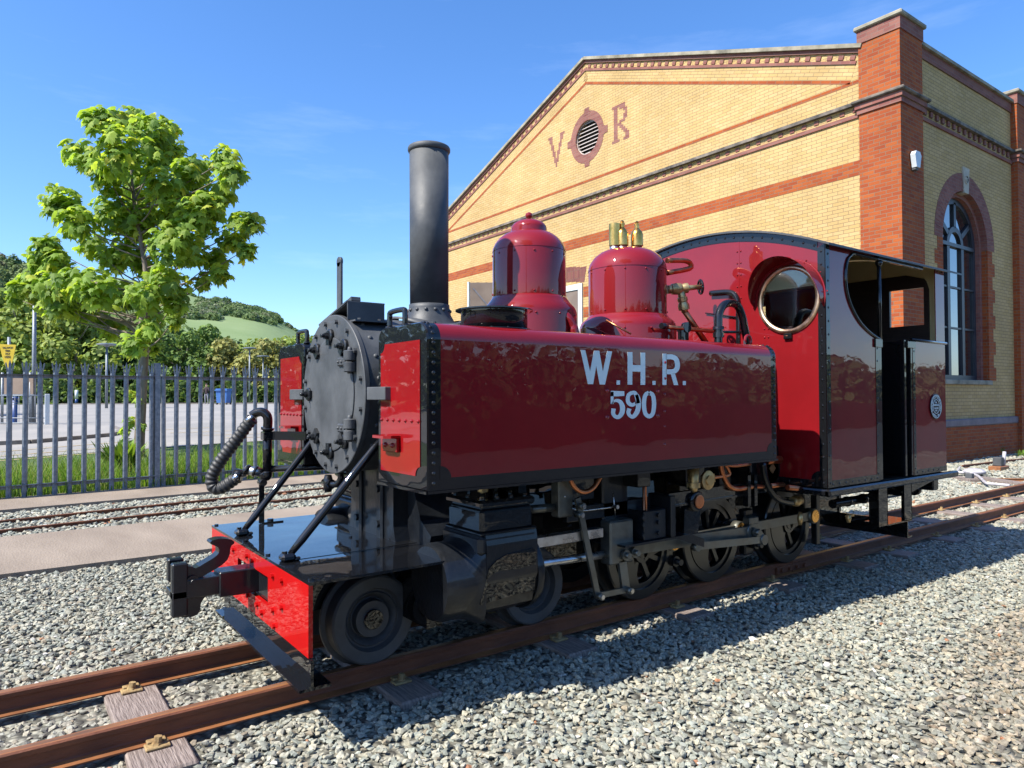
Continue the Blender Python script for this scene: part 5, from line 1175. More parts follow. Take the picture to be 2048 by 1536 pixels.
# the second, half-buried track between the two paths
for (uL, vL, uR, vR, lab) in ((0, 1043, 600, 981, 'thin rusty rail of the second track, the one nearer the fence'), (0, 1062, 600, 997, 'thin rusty rail of the second track, the one farther from the fence')):
    p, q = PZ(uL, vL, -.095), PZ(uR, vR, -.095); a = math.atan2(q[1]-p[1], q[0]-p[0])
    rail('rail', 0, -6, 16, lab, 'rails of the second track', sc=.62, ang=a, o=(p[0], p[1]), ztop=-.082)
# siding rail, point lever and rodding right of the cab
p, q = PZ(1925, 933, -.10), PZ(2048, 919, -.10); a = math.atan2(q[1]-p[1], q[0]-p[0])
rail('rail', 0, 0, 22, 'thin rusty rail lying beside the brick wall at the right edge', 'rails right of the cab', mats=('rust', 'rust', 'rust'), sc=.6, ang=a, o=(p[0], p[1]), ztop=-.07)
p, q = PZ(1975, 959, -.10), PZ(2060, 960, -.10); a = math.atan2(q[1]-p[1], q[0]-p[0])
rail('rail', 0, 0, 6, 'short bright orange rail beside the grey point rodding', 'rails right of the cab', mats=('rusthead', 'rusthead', 'rusthead'), sc=.5, ang=a, o=(p[0], p[1]), ztop=-.075)
PM = thing('point_mechanism', 'grey steel point rodding with round cover lying on two timbers right of the cab', 'points rodding', tuple(PZ(1948, 950, -.1)))
G = lambda u, v, z=-.06: PZ(u, v, z)
b = MB(); b.tube(smooth_path([G(1905, 944), G(1935, 946), G(1952, 950), G(1962, 957), G(1972, 966), G(1985, 968), G(2020, 971)], 5), .022, 8); b.bar(G(1906, 944), G(1917, 944), .05, .03); b.bar(G(1915, 942), G(1920, 934), .03, .02); b.build('rod', 'greysteel', PM)
c = G(1949, 947, -.07); b = MB(); b.lathe(c, Z8, [(0, .17), (.04, .17), (.07, .14), (.085, .08), (.088, .0)], 28); b.build('round_cover', 'greysteel', PM)
c = G(1938, 954); b = MB(); b.box(c[0]-.05, c[0]+.05, c[1]-.06, c[1]+.04, -.1, -.0, .008); b.build('crank_block', 'satin', PM)
b = MB(); b.bar(G(1888, 951, -.1), G(1950, 962, -.1), .16, .05); b.build('timber', 'wood', PM); b = MB(); b.bar(G(1955, 956, -.1), G(2060, 971, -.1), .22, .05); b.build('timber', 'wood', PM)
PL = thing('point_lever', 'small point lever stand with black box on rusty base by the wall', 'point lever', tuple(PZ(1998, 940, -.1)))
c = PZ(1998, 938, -.1); b = MB(); b.box(c[0]-.22, c[0]+.2, c[1]-.1, c[1]+.1, -.12, -.04, .01); b.build('base_plate', 'rusthead', PL)
b = MB(); b.box(c[0]-.09, c[0]+.05, c[1]-.07, c[1]+.07, -.04, .12, .01); b.build('box', 'satin', PL)
b = MB(); b.cyl((c[0]+.08, c[1]-.05, -.04), (c[0]+.12, c[1]-.05, .22), .03); b.build('lever', 'greysteel', PL)
# weeds at the wall foot
def weed(px, n, h, label, sd=1):
    r = np.random.default_rng(sd); V = []; Fc = []; C_ = []
    for k in range(n):
        a = r.uniform(0, 2*PI); l = h*r.uniform(.5, 1.1); ln = r.uniform(.2, .7); p = np.array(px)+(r.normal(0, .04), r.normal(0, .04), 0); t = p+np.array((math.cos(a)*l*ln, math.sin(a)*l*ln, l)); m = (p+t)/2+(0, 0, l*.12); w = np.array((-math.sin(a), math.cos(a), 0))*.018*h/.2
        i = len(V); V += [p-w*.3, p+w*.3, m+w, m-w, t]; Fc += [i, i+1, i+2, i, i+2, i+3, i+3, i+2, i+4]; c = np.array((.16, .26, .04))*r.uniform(.7, 1.3); C_ += [c]*5
    return tag(npmesh('weed', V, Fc, 3, ['grass'], tint=np.array(C_)), label, 'weed', 'weeds at the foot of the brick wall')
weed(PZ(1995, 910, -.12), 60, .26, 'larger tuft of weeds behind the point lever at the wall foot', 1)
weed(PZ(2016, 905, -.12), 36, .2, 'smaller tuft of weeds at the wall foot, left of the brick corner', 2)
weed(PZ(2032, 904, -.12), 44, .24, 'tuft of weeds against the corner of the far brick pillar', 3)
weed(PZ(2042, 912, -.12), 30, .15, 'low yellowish weeds in the gravel by the right edge', 4)

# ================================================================== BUILDING
GX, SY = 12.95, 3.0
BLD = thing('brick_engine_shed', 'yellow brick gabled shed with red bands, corner pillars and round vent between V and R', 'building', (18, 10, -.12))
B_ = lambda mb, name, mats, parent=BLD: mb.build(name, mats, parent)
GL, GR = 19.95, 3.65; AY, AZ = 11.80, 11.20; EZ = 8.24
SLP = (AZ-EZ)/(AY-GR)
b = MB()
ro = .50; vc = (11.76, 8.90)
# gable wall with the round vent left open, made of quads round the vent
n = 64; inner = []; outer = []
poly = [(GR, -.2), (GL, -.2), (GL, EZ), (AY, AZ), (GR, EZ)]
def hit(cy, cz, dy, dz, poly):
    best = 1e9
    for i in range(len(poly)):
        (y0, z0), (y1, z1) = poly[i], poly[(i+1) % len(poly)]; ey, ez = y1-y0, z1-z0; den = dy*ez-dz*ey
        if abs(den) < 1e-9: continue
        t = ((y0-cy)*ez-(z0-cz)*ey)/den; s = ((y0-cy)*dz-(z0-cz)*dy)/den
        if t > 0 and -1e-6 <= s <= 1+1e-6: best = min(best, t)
    return best
angs = sorted([2*PI*k/n for k in range(n)]+[math.atan2(z-vc[1], y-vc[0]) % (2*PI) for y, z in poly])
for a in angs:
    dy, dz = math.cos(a), math.sin(a); t = hit(vc[0], vc[1], dy, dz, poly); outer.append((GX, vc[0]+dy*t, vc[1]+dz*t)); inner.append((GX, vc[0]+dy*ro, vc[1]+dz*ro))
nn = len(angs); b.rings([inner, outer], nn, False, False, False); b.rings([inner, [(GX+.2, q[1], q[2]) for q in inner]], nn, False, False, True)
b.prism([(GX+.34, y, z) for y, z in poly], (.01, 0, 0)); 
B_(b, 'gable_wall', 'bkY')
# vent
b = MB(); cc = np.array((GX-.012, vc[0], vc[1])); m = 48
r0 = [(GX-.006, vc[0]+.72*math.cos(2*PI*k/m), vc[1]+.76*math.sin(2*PI*k/m)) for k in range(m)]; r1 = [(GX-.006, vc[0]+.5*math.cos(2*PI*k/m), vc[1]+.5*math.sin(2*PI*k/m)) for k in range(m)]
b.rings([r0, r1], m, False, False, False); b.rings([r1, [(GX+.1, q[1], q[2]) for q in r1]], m, False, False, True)
for a in (0, 90, 180, 270):
    d = np.array((0, math.cos(R(a)), math.sin(R(a)))); w = np.array((0, -d[2], d[1])); c = np.array((GX-.010, vc[0], vc[1]))
    for k, (r_a, r_b, hw) in enumerate(((.66, .74, .13), (.74, .87, .11))): b.prism([c+d*r_a-w*hw, c+d*r_b-w*hw*(.9 if k else 1), c+d*r_b+w*hw*(.9 if k else 1), c+d*r_a+w*hw], (.006, 0, 0))
VENT = B_(b, 'round_vent', 'vent_ring' if 0 else 'bkP')
b = MB(); b.lathe((GX+.16, vc[0], vc[1]), (1, 0, 0), [(0, .5), (.02, .5)], 48); b.build('vent_backing', 'void', VENT)
b = MB()
for k in range(-4, 5):
    z = vc[1]+k*.11
    hw = math.sqrt(max(.49**2-(k*.11)**2, 0))
    if hw > .08: b.prism([(GX+.07, vc[0]-hw, z-.012), (GX+.15, vc[0]-hw, z+.045), (GX+.15, vc[0]-hw, z+.058), (GX+.07, vc[0]-hw, z+.008)], (0, 2*hw, 0))
b.lathe((GX+.05, vc[0], vc[1]), (1, 0, 0), [(0, .475), (0, .50), (.05, .5), (.05, .475)], 48, False, False); b.build('louvre', 'louvre', VENT)
# V and R drawn in purple brick, stepped in brick courses
def glyph(cells, y_left, z_top, cw, chh, name):
    b = MB()
    for r_, row in enumerate(cells):
        k = 0
        while k < len(row):
            if row[k] != ' ':
                j = k
                while j < len(row) and row[j] != ' ': j += 1
                b.box(GX-.004, GX+.004, y_left-k*cw, y_left-j*cw, z_top-(r_+1)*chh, z_top-r_*chh); k = j
            else: k += 1
    return B_(b, name, 'bkP')
Vc = ['###     ###', ' ##     ## ', ' ##     ## ', '  #     #  ', '  ##   ##  ', '  ##   ##  ', '   #   #   ', '   ## ##   ', '   ## ##   ', '    # #    ', '    ###    ', '    ###    ', '     #     ', '     #     ']
Rc = ['#######  ', ' ## ###  ', ' ##   ## ', ' ##    # ', ' ##   ## ', ' ##   ## ', ' ## ###  ', ' ####    ', ' ## ##   ', ' ##  ##  ', ' ##   ## ', ' ##    ##', ' ##    ##', '####  ###']
glyph(Vc, 13.56, 9.40, .072, .072, 'letter_v'); glyph(Rc, 10.72, 9.42, .074, .075, 'letter_r')
# flat bands
b = MB(); b.box(GX-.004, GX+.01, GR, GL, 5.70, 6.0); b.box(GX-.004, GX+.01, GR+.0, GL, 7.56, 7.635)
for z in (3.6, 4.2, 4.8, 1.2, 2.4): pass
B_(b, 'red_brick_band', 'bkR')
b = MB(); b.box(GX-.10, GX+.02, GR, GL, 7.10, 7.17); B_(b, 'string_course_ledge', 'ledge')
b = MB(); b.box(GX-.03, GX+.01, GR, GL, 6.86, 6.94)
y = GR+.06
while y < GL-.1: b.box(GX-.028, GX+.01, y, y+.10, 6.985, 7.07); y += .28
B_(b, 'dentil_course', 'bkP')
b = MB(); b.box(GX-.012, GX+.01, GR, GL, 6.945, 7.10); B_(b, 'dentil_backing', 'bkY')
# raking parapet, built flat and turned to the roof slope
ang = math.atan2(AZ-EZ, AY-GR); Lr = math.hypot(AZ-EZ, AY-GR)
for sgn, yb in ((1, GR), (-1, GL)):
    def rake(name, mat, parts):
        b = MB()
        for (x0, x1, l0, l1, z0, z1) in parts: b.box(x0, x1, l0, l1, z0, z1)
        me = b.mesh(name); o = bpy.data.objects.new(name, me); COL.objects.link(o); me.materials.append(M[mat]); o.parent = BLD
        rot = Matrix.Rotation(ang, 4, 'X') if sgn > 0 else Matrix.Rotation(PI, 4, 'Z') @ Matrix.Rotation(ang, 4, 'X')
        o.matrix_parent_inverse = Matrix.Translation(-Vector(BLD.location)); o.matrix_basis = Matrix.Translation((GX, yb, EZ)) @ rot
        return o
    s = 1 if sgn > 0 else -1
    X = lambda a, b_: (min(a*s, b_*s), max(a*s, b_*s))
    rake('parapet_coping', 'stone', [(*X(-.11, .40), -.05, Lr, -.005, .075)])
    par = [(*X(-.045, .02), 0, Lr-.01, -.085, -.005), (*X(-.025, .02), 0, Lr-.03, -.30, -.235)]
    l = .05
    while l < Lr-.2: par.append((*X(-.022, .02), l, l+.11, -.215, -.125)); l += .26
    rake('parapet_dentils', 'bkP', par)
    rake('raking_red_course', 'bkR', [(*X(-.004, .02), 0, Lr-.2, -.685, -.61)]); rake('raking_yellow_courses', 'bkY', [(*X(-.002, .02), 0, Lr-.1, -.61, -.31)])
# corner pillars
def pillar(x0, x1, y0, y1, zt, nm='corner_pillar'):
    b = MB(); b.box(x0, x1, y0, y1, -.2, zt-.42); PLR = B_(b, nm, 'bkR')
    b = MB(); b.box(x0-.02, x1+.02, y0-.02, y1+.02, zt-.42, zt-.17).cut(); b.box(x0-.03, x1+.03, y0-.03, y1+.03, 6.88, 6.98); b.box(x0-.06, x1+.06, y0-.06, y1+.06, 6.98, 7.08); b.build('purple_course', 'bkP', PLR)
    b = MB(); b.box(x0-.07, x1+.07, y0-.07, y1+.07, zt-.17, zt-.08, .02); b.build('cap_stone', 'stone', PLR)
    b = MB(); b.box(x0-.12, x1+.12, y0-.12, y1+.12, 7.08, 7.15, .02); b.build('ledge', 'ledge', PLR); return PLR
pillar(12.87, 13.80, 2.86, 3.66, 8.72); pillar(12.87, 13.8, GL, GL+.8, 8.72)
pillar(18.75, 19.65, 2.86, 3.6, 8.72, 'side_pillar'); pillar(24.5, 25.4, 2.86, 3.6, 8.72, 'side_pillar')
# side wall with arched window
wx, wr, zs, zl_ = 16.1, 1.17, 4.58, 1.60
def arch_wall(x0, x1, z0, z1, wx, wr, zs, zl_):
    b = MB(); y = SY
    b.box(x0, wx-wr, y, y+.3, z0, z1); b.box(wx+wr, x1, y, y+.3, z0, z1); b.box(wx-wr, wx+wr, y, y+.3, z0, zl_)
    n = 24
    for k in range(n):
        a0, a1 = PI*k/n, PI*(k+1)/n; p, q = (wx+wr*math.cos(a0), zs+wr*math.sin(a0)), (wx+wr*math.cos(a1), zs+wr*math.sin(a1))
        b.prism([(p[0], y, p[1]), (p[0], y, z1), (q[0], y, z1), (q[0], y, q[1])], (0, .3, 0))
    return b
B_(arch_wall(13.8, 18.75, .6, 8.24, wx, wr, zs, zl_), 'side_wall', 'bkY')
b = MB(); b.box(19.65, 24.5, SY, SY+.3, .6, 8.24); b.box(25.4, 30, SY, SY+.3, .6, 8.24); b.box(29.7, 30, SY, GL+.5, -.2, 8.2); b.box(GX+.3, 30, GL+.2, GL+.5, -.2, 8.2); B_(b, 'back_walls', 'bkY')
b = MB(); b.box(13.8, 18.75, SY-.06, SY+.3, -.2, .60); b.box(19.65, 24.5, SY-.06, SY+.3, -.2, .60); B_(b, 'red_plinth', 'bkR')
b = MB(); b.box(13.8, 18.75, SY-.075, SY+.3, .60, .76, .02); b.box(19.65, 24.5, SY-.075, SY+.3, .60, .76, .02); B_(b, 'plinth_capping', 'engin')
b = MB(); b.box(13.8, 18.75, SY-.09, SY, 7.10, 7.17); b.box(19.65, 24.5, SY-.09, SY, 7.1, 7.17); B_(b, 'string_course_ledge', 'ledge')
b = MB(); b.box(13.8, 18.75, SY-.03, SY+.01, 6.84, 6.92)
x = 13.85
while x < 18.6: b.box(x, x+.11, SY-.04, SY+.01, 6.97, 7.08); x += .27
b.box(13.8, 18.75, SY-.03, SY+.3, 8.10, 8.32); b.box(19.65, 24.5, SY-.03, SY+.3, 8.10, 8.32); B_(b, 'dentil_course', 'bkP')
b = MB(); b.box(13.8, 18.75, SY-.09, SY+.35, 8.32, 8.39); b.box(19.65, 24.5, SY-.09, SY+.35, 8.32, 8.39); B_(b, 'parapet_coping', 'stone')
b = MB(); b.prism([(GX+.35, GR, EZ-.4), (30, GR, EZ-.4), (30, AY, AZ-.35), (GX+.35, AY, AZ-.35)], (0, 0, .05)); b.prism([(GX+.35, AY, AZ-.35), (30, AY, AZ-.35), (30, GL, EZ-.4), (GX+.35, GL, EZ-.4)], (0, 0, .05)); B_(b, 'roof', 'engin')
# arched window: surround, keystone, frame, panes, sill
b = MB(); n = 40; ri, ru = wr-.0, wr+.37
for k in range(n):
    a0, a1 = PI*k/n+.004, PI*(k+1)/n-.0; f = lambda r_, a: (wx+r_*math.cos(a), SY-.006, zs+r_*math.sin(a)); b.prism([f(ri-.02, a0), f(ru, a0), f(ru, a1), f(ri-.02, a1)], (0, .2, 0))
ARCH = B_(b, 'window_arch', 'bkP')
b = MB(); bq = MB(); z = zl_
k = 0
while z < zs-.05:
    w = .37 if k % 2 == 0 else .24; h_ = min(.3, zs-z)
    b.box(wx-wr-w, wx-wr+.02, SY-.005, SY+.2, z, z+h_); bq.box(wx+wr-.02, wx+wr+w, SY-.005, SY+.2, z, z+h_); z += .3; k += 1
b.build('brick_jamb', 'bkR', ARCH); bq.build('brick_jamb', 'bkR', ARCH)
b = MB(); b.prism([(wx-.11, SY-.03, zs+wr-.06), (wx+.11, SY-.03, zs+wr-.06), (wx+.17, SY-.03, zs+wr+.50), (wx-.17, SY-.03, zs+wr+.50)], (0, .25, 0)); b.lathe((wx, SY-.03, zs+wr+.24), (0, -1, 0), [(0, .07), (.0, .10), (.015, .10), (.015, .075)], 24, False, False); b.bar((wx-.05, SY-.034, zs+wr+.28), (wx, SY-.034, zs+wr+.2), .012, .02); b.bar((wx+.05, SY-.034, zs+wr+.28), (wx, SY-.034, zs+wr+.2), .012, .02); b.build('keystone', 'pale', ARCH)
b = MB(); b.box(wx-wr-.05, wx+wr+.05, SY-.05, SY+.25, zl_-.10, zl_, .01); b.build('sill', 'stone', ARCH)
yf = SY+.21; b = MB()
wr2 = wr-.13
# second inner brick order
b2 = MB()
for k in range(n):
    a0, a1 = PI*k/n, PI*(k+1)/n; f = lambda r_, a: (wx+r_*math.cos(a), SY+.12, zs+r_*math.sin(a)); b2.prism([f(wr2, a0), f(wr-.02, a0), f(wr-.02, a1), f(wr2, a1)], (0, .12, 0))
b2.box(wx-wr+.001, wx-wr2, SY+.12, SY+.24, zl_, zs); b2.box(wx+wr2, wx+wr-.001, SY+.12, SY+.24, zl_, zs); b2.build('inner_reveal', 'bkP', ARCH)
FR = .095
b.box(wx-wr2, wx-wr2+FR, yf, yf+.08, zl_+.0, zs); b.box(wx+wr2-FR, wx+wr2, yf, yf+.08, zl_+.0, zs); b.box(wx-wr2+FR, wx+wr2-FR, yf, yf+.08, zl_, zl_+.11)
for k in range(n):
    a0, a1 = PI*k/n, PI*(k+1)/n; f = lambda r_, a: (wx+r_*math.cos(a), yf, zs+r_*math.sin(a)); b.prism([f(wr2-FR*1.3, a0), f(wr2, a0), f(wr2, a1), f(wr2-FR*1.3, a1)], (0, .08, 0))
    b.prism([f(.30, a0), f(.42, a0), f(.42, a1), f(.30, a1)], (0, .075, 0))
for x in (-.36, .36): b.box(wx+x-.065, wx+x+.065, yf-.003, yf+.08, zl_+.11, zs)
b.box(wx-wr2+FR, wx+wr2-FR, yf-.02, yf+.08, zs-.04, zs+.04)
for a in (35, 90, 145): d = np.array((math.cos(R(a)), 0, math.sin(R(a)))); c = np.array((wx, yf+.035, zs)); b.bar(c+d*.40, c+d*(wr2-.08), .07, .11, up=(-d[2], 0, d[0]))
for z in (2.75, 3.65): b.box(wx-wr2+FR, wx+wr2-FR, yf+.01, yf+.06, z-.02, z+.02)
WF = b.build('window_frame', 'frame', ARCH)
b = MB(); b.box(wx-wr2+.02, wx+wr2-.02, yf+.045, yf+.05, zl_+.02, zs)
b.prism([(wx+(wr2-.02)*math.cos(PI*k/n), yf+.045, zs+(wr2-.02)*math.sin(PI*k/n)) for k in range(n+1)], (0, .005, 0)); b.build('window_glass', 'glass', ARCH)
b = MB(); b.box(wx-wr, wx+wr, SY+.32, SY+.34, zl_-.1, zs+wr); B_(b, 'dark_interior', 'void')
# white-framed door in the gable and open shutter leaf
b = MB(); dy0 = 11.97; dw = 1.7; zt_ = 4.62
b.box(GX-.02, GX+.03, dy0, dy0+dw, 0, zt_); DOOR = B_(b, 'gable_door', 'shutter')
b = MB(); b.box(GX-.05, GX-.019, dy0, dy0+.17, 0, zt_); b.box(GX-.05, GX-.019, dy0+.17, dy0+dw, zt_-.17, zt_); b.box(GX-.05, GX-.019, dy0+.17, dy0+dw, 3.05, 3.2); b.build('frame', 'pvc', DOOR)
b = MB()
for k in range(10):
    y0 = dy0-.06+k*.19; z = zt_+.03+.10*math.sin(k/9*PI)
    b.prism([(GX-.006, y0, z), (GX-.006, y0+.18, z+.0), (GX-.006, y0+.18+(-.0), z+.45), (GX-.006, y0-(.10 if k == 0 else 0), z+.45)], (.01, 0, 0))
b.build('brick_arch', 'bkS', DOOR)
b = MB()
for z in (1.2, 2.4, 3.0, 3.6, 4.2): b.box(GX-.005, GX+.01, dy0-.55, dy0-.02, z, z+.3).cut()
b.build('red_quoin', 'bkR', DOOR)
sx = 11.9; pt0 = PX(938, 565, sx); hin = np.array((GX-.02, pt0[1]-1.9, pt0[2]))
SH = MB(); fe = np.array((sx, pt0[1], 0)); he = np.array((GX-.02, pt0[1]-.75, 0)); dd = he-fe
SH.prism([(*fe[:2], .1), (*he[:2], .1), (*he[:2], pt0[2]), (*fe[:2], pt0[2])], (.04, .02, 0)); SHO = B_(SH, 'shutter_leaf', 'shutter')
b = MB(); b.box(fe[0]-.03, fe[0]+.03, fe[1]-.02, fe[1]+.06, .1, pt0[2]+.02); b.build('shutter_edge', 'pvc', SHO)
b = MB(); p0_ = fe+(he-fe)*.1; p1_ = fe+(he-fe)*.95; nrm_ = np.array((-.0, -.03, 0)); b.bar(p0_+nrm_+(0, 0, pt0[2]-.2), p1_+nrm_+(0, 0, pt0[2]-1.5), .02, .05); b.build('brace', 'galv_dark', SHO)
# alarm box on the pillar
AB = thing('alarm_box', 'white alarm bell box fixed high on the brick corner pillar', 'alarm box', tuple(PY(1825, 323, 2.86)))
c = PY(1825, 323, 2.86); b = MB(); w = .13
b.prism([(c[0]-w, 2.84, c[2]+.10), (c[0]-w*.6, 2.84, c[2]+.17), (c[0]+w*.6, 2.84, c[2]+.17), (c[0]+w, 2.84, c[2]+.10), (c[0]+w*.55, 2.84, c[2]-.14), (c[0]-w*.55, 2.84, c[2]-.14)], (0, -.09, 0)); b.build('cover', 'pvc', AB)
b = MB(); b.box(c[0]-.06, c[0]+.06, 2.775, 2.858, c[2]-.19, c[2]-.141, .01); b.build('strobe', 'satin', AB)

# ================================================================== FENCE
fa = PZ(10, 999, -.11); fb = PZ(313, 975, -.11); fdir = (fb-fa)/np.linalg.norm(fb-fa); fn = np.array((fdir[1], -fdir[0], 0))
FEN = thing('palisade_fence', 'grey galvanised steel palisade fence with three-pointed pales along the car park', 'fence', tuple(fb))
SP = .178
def pale_mesh():
    b = MB(); w = .068; d = .012; h = 1.92
    prof = [(-w/2, .0), (-w*.22, -d), (w*.22, -d), (w/2, .0), (w*.46, .004), (w*.2, -d+.004), (-w*.2, -d+.004), (-w*.46, .004)]
    b.rings([[(x, y, -.02) for x, y in prof], [(x, y, h-.17) for x, y in prof]], 8, False, False, False)
    # splayed triple point
    for cx_, tip, half in ((0, h, .016), (-.024, h-.035, .010), (.024, h-.035, .010)):
        yb = -d if cx_ == 0 else -.004; lean = -.0 if cx_ == 0 else .018
        sp = cx_*1.9
        b.prism([(cx_-half, yb, h-.17), (cx_+half, yb, h-.17), (sp+half*.95, yb-lean*.7, h-.06), (sp, yb-lean, tip), (sp-half*.95, yb-lean*.7, h-.06)], (0, .003, 0))
    return b.mesh('pale')
pm = pale_mesh(); rotz = math.atan2(fdir[1], fdir[0])
pm.materials.append(M['galv'])
npal = 0
tp = ((PZ(12, 999, -.11)-fb)@fdir)
k = -12
for k in range(-6, 34):
    s = -1.866+k*SP
    if abs(s) < .075: continue
    o = bpy.data.objects.new('pale', pm); COL.objects.link(o); o.parent = FEN
    p = fdir*s+fn*.03; o.location = (p[0], p[1], .0); o.rotation_euler = (0, random.uniform(-.006, .006), rotz)
b0 = [(-3.0, 4.2)]
for z, hh in ((1.69, .05), (.16, .05)):
    b = MB(); a = fb+fdir*(-3.2)+(0, 0, z); c = fb+fdir*4.6+(0, 0, z); o1 = fn*.052
    b.bar(a+o1*.2, c+o1*.2, .006, hh); b.bar(a+fn*.035+(0, 0, hh/2 if z < 1 else hh/2), c+fn*.035+(0, 0, hh/2), .05, .006)
    for k in range(-6, 34):
        s = -1.866+k*SP; p = fb+fdir*s+fn*.046+(0, 0, z+.0); b.dome(p, fn, .009, 6)
    b.build('horizontal_rail', 'galv_dark' if z > 1 else 'galv', FEN)
for s in (0, -2.75, 2.75):
    b = MB(); p = fb+fdir*s-fn*.0; b.obox(p+(0, 0, .96), fdir, fn, (0, 0, 1), .10, .006, 1.92); b.obox(p-fn*.05+(0, 0, .96), fdir, fn, (0, 0, 1), .006, .1, 1.92)
    if s == 0: b.obox(p+fn*.055+(0, 0, .97), fdir, fn, (0, 0, 1), .075, .004, 1.9)
    b.build('post', 'galv', FEN)

# ================================================================== VEGETATION
def quat_rot(n, r):
    q = r.normal(size=(n, 4)); q /= np.linalg.norm(q, axis=1)[:, None]; a, b_, c, d = q.T
    return np.stack([np.stack([1-2*(c*c+d*d), 2*(b_*c-a*d), 2*(b_*d+a*c)], -1), np.stack([2*(b_*c+a*d), 1-2*(b_*b_+d*d), 2*(c*d-a*b_)], -1), np.stack([2*(b_*d-a*c), 2*(c*d+a*b_), 1-2*(b_*b_+c*c)], -1)], 1)
def frames(nrm, r):
    n = len(nrm); nrm = nrm/np.linalg.norm(nrm, axis=1)[:, None]; t = r.normal(size=(n, 3)); t -= nrm*(t*nrm).sum(1)[:, None]; t /= np.linalg.norm(t, axis=1)[:, None]
    return np.stack([t, np.cross(nrm, t), nrm], 2)      # columns
# maple leaf outline, stalk at the origin, tip along +y, gently folded and drooping
def leaf_template():
    o = [(0, 0), (.16, .02), (.30, -.06), (.26, .12), (.52, .16), (.40, .30), (.62, .52), (.36, .50), (.30, .62), (.16, .58), (.12, .80), (0, 1.0)]
    pts = o+[(-x, y) for x, y in o[::-1][1:-1]]
    v = [(x, y, -.30*abs(x)-.28*(y**2)) for x, y in pts]; c = (0, .34, .02); V = np.array([c]+v); k = len(pts)
    F = [(0, i+1, (i+1) % k+1) for i in range(k)]
    return V, np.array(F)
LV, LF = leaf_template()
D_T = 15.4
T0 = gp(277, 915); depT = (T0-CAMP)@FW
blobs = [(200, 240, 33), (228, 232, 22), (262, 236, 30), (302, 262, 42), (335, 255, 22), (232, 295, 55), (305, 310, 50), (345, 300, 28), (272, 365, 55), (148, 300, 26), (168, 318, 28), (455, 318, 32), (462, 345, 28), (442, 380, 36), (415, 410, 34), (400, 335, 30), (372, 345, 34), (375, 385, 40), (395, 430, 42), (505, 445, 24), (485, 440, 26), (468, 475, 32), (490, 500, 20), (430, 520, 30), (440, 545, 18), (345, 420, 50), (125, 400, 36), (108, 420, 20), (155, 440, 40), (185, 490, 30), (228, 425, 48), (350, 480, 48), (380, 500, 34), (90, 490, 26), (78, 515, 26), (110, 520, 28), (62, 565, 30), (34, 575, 16), (28, 595, 14), (100, 575, 38), (140, 565, 38), (190, 580, 42), (255, 500, 50), (310, 540, 44), (222, 520, 30), (190, 625, 26), (225, 655, 26), (335, 560, 38), (352, 600, 24), (350, 635, 18), (300, 630, 30), (265, 690, 26), (305, 690, 20), (300, 655, 24), (120, 605, 34), (165, 610, 34), (95, 600, 30), (280, 440, 46), (325, 370, 40), (215, 350, 40), (240, 590, 34), (285, 590, 34), (405, 560, 20)]
extra = [(258, 790, 10), (262, 840, 13), (255, 880, 14), (280, 800, 10), (250, 905, 11), (280, 850, 8), (262, 740, 14), (300, 745, 12), (250, 860, 12)]
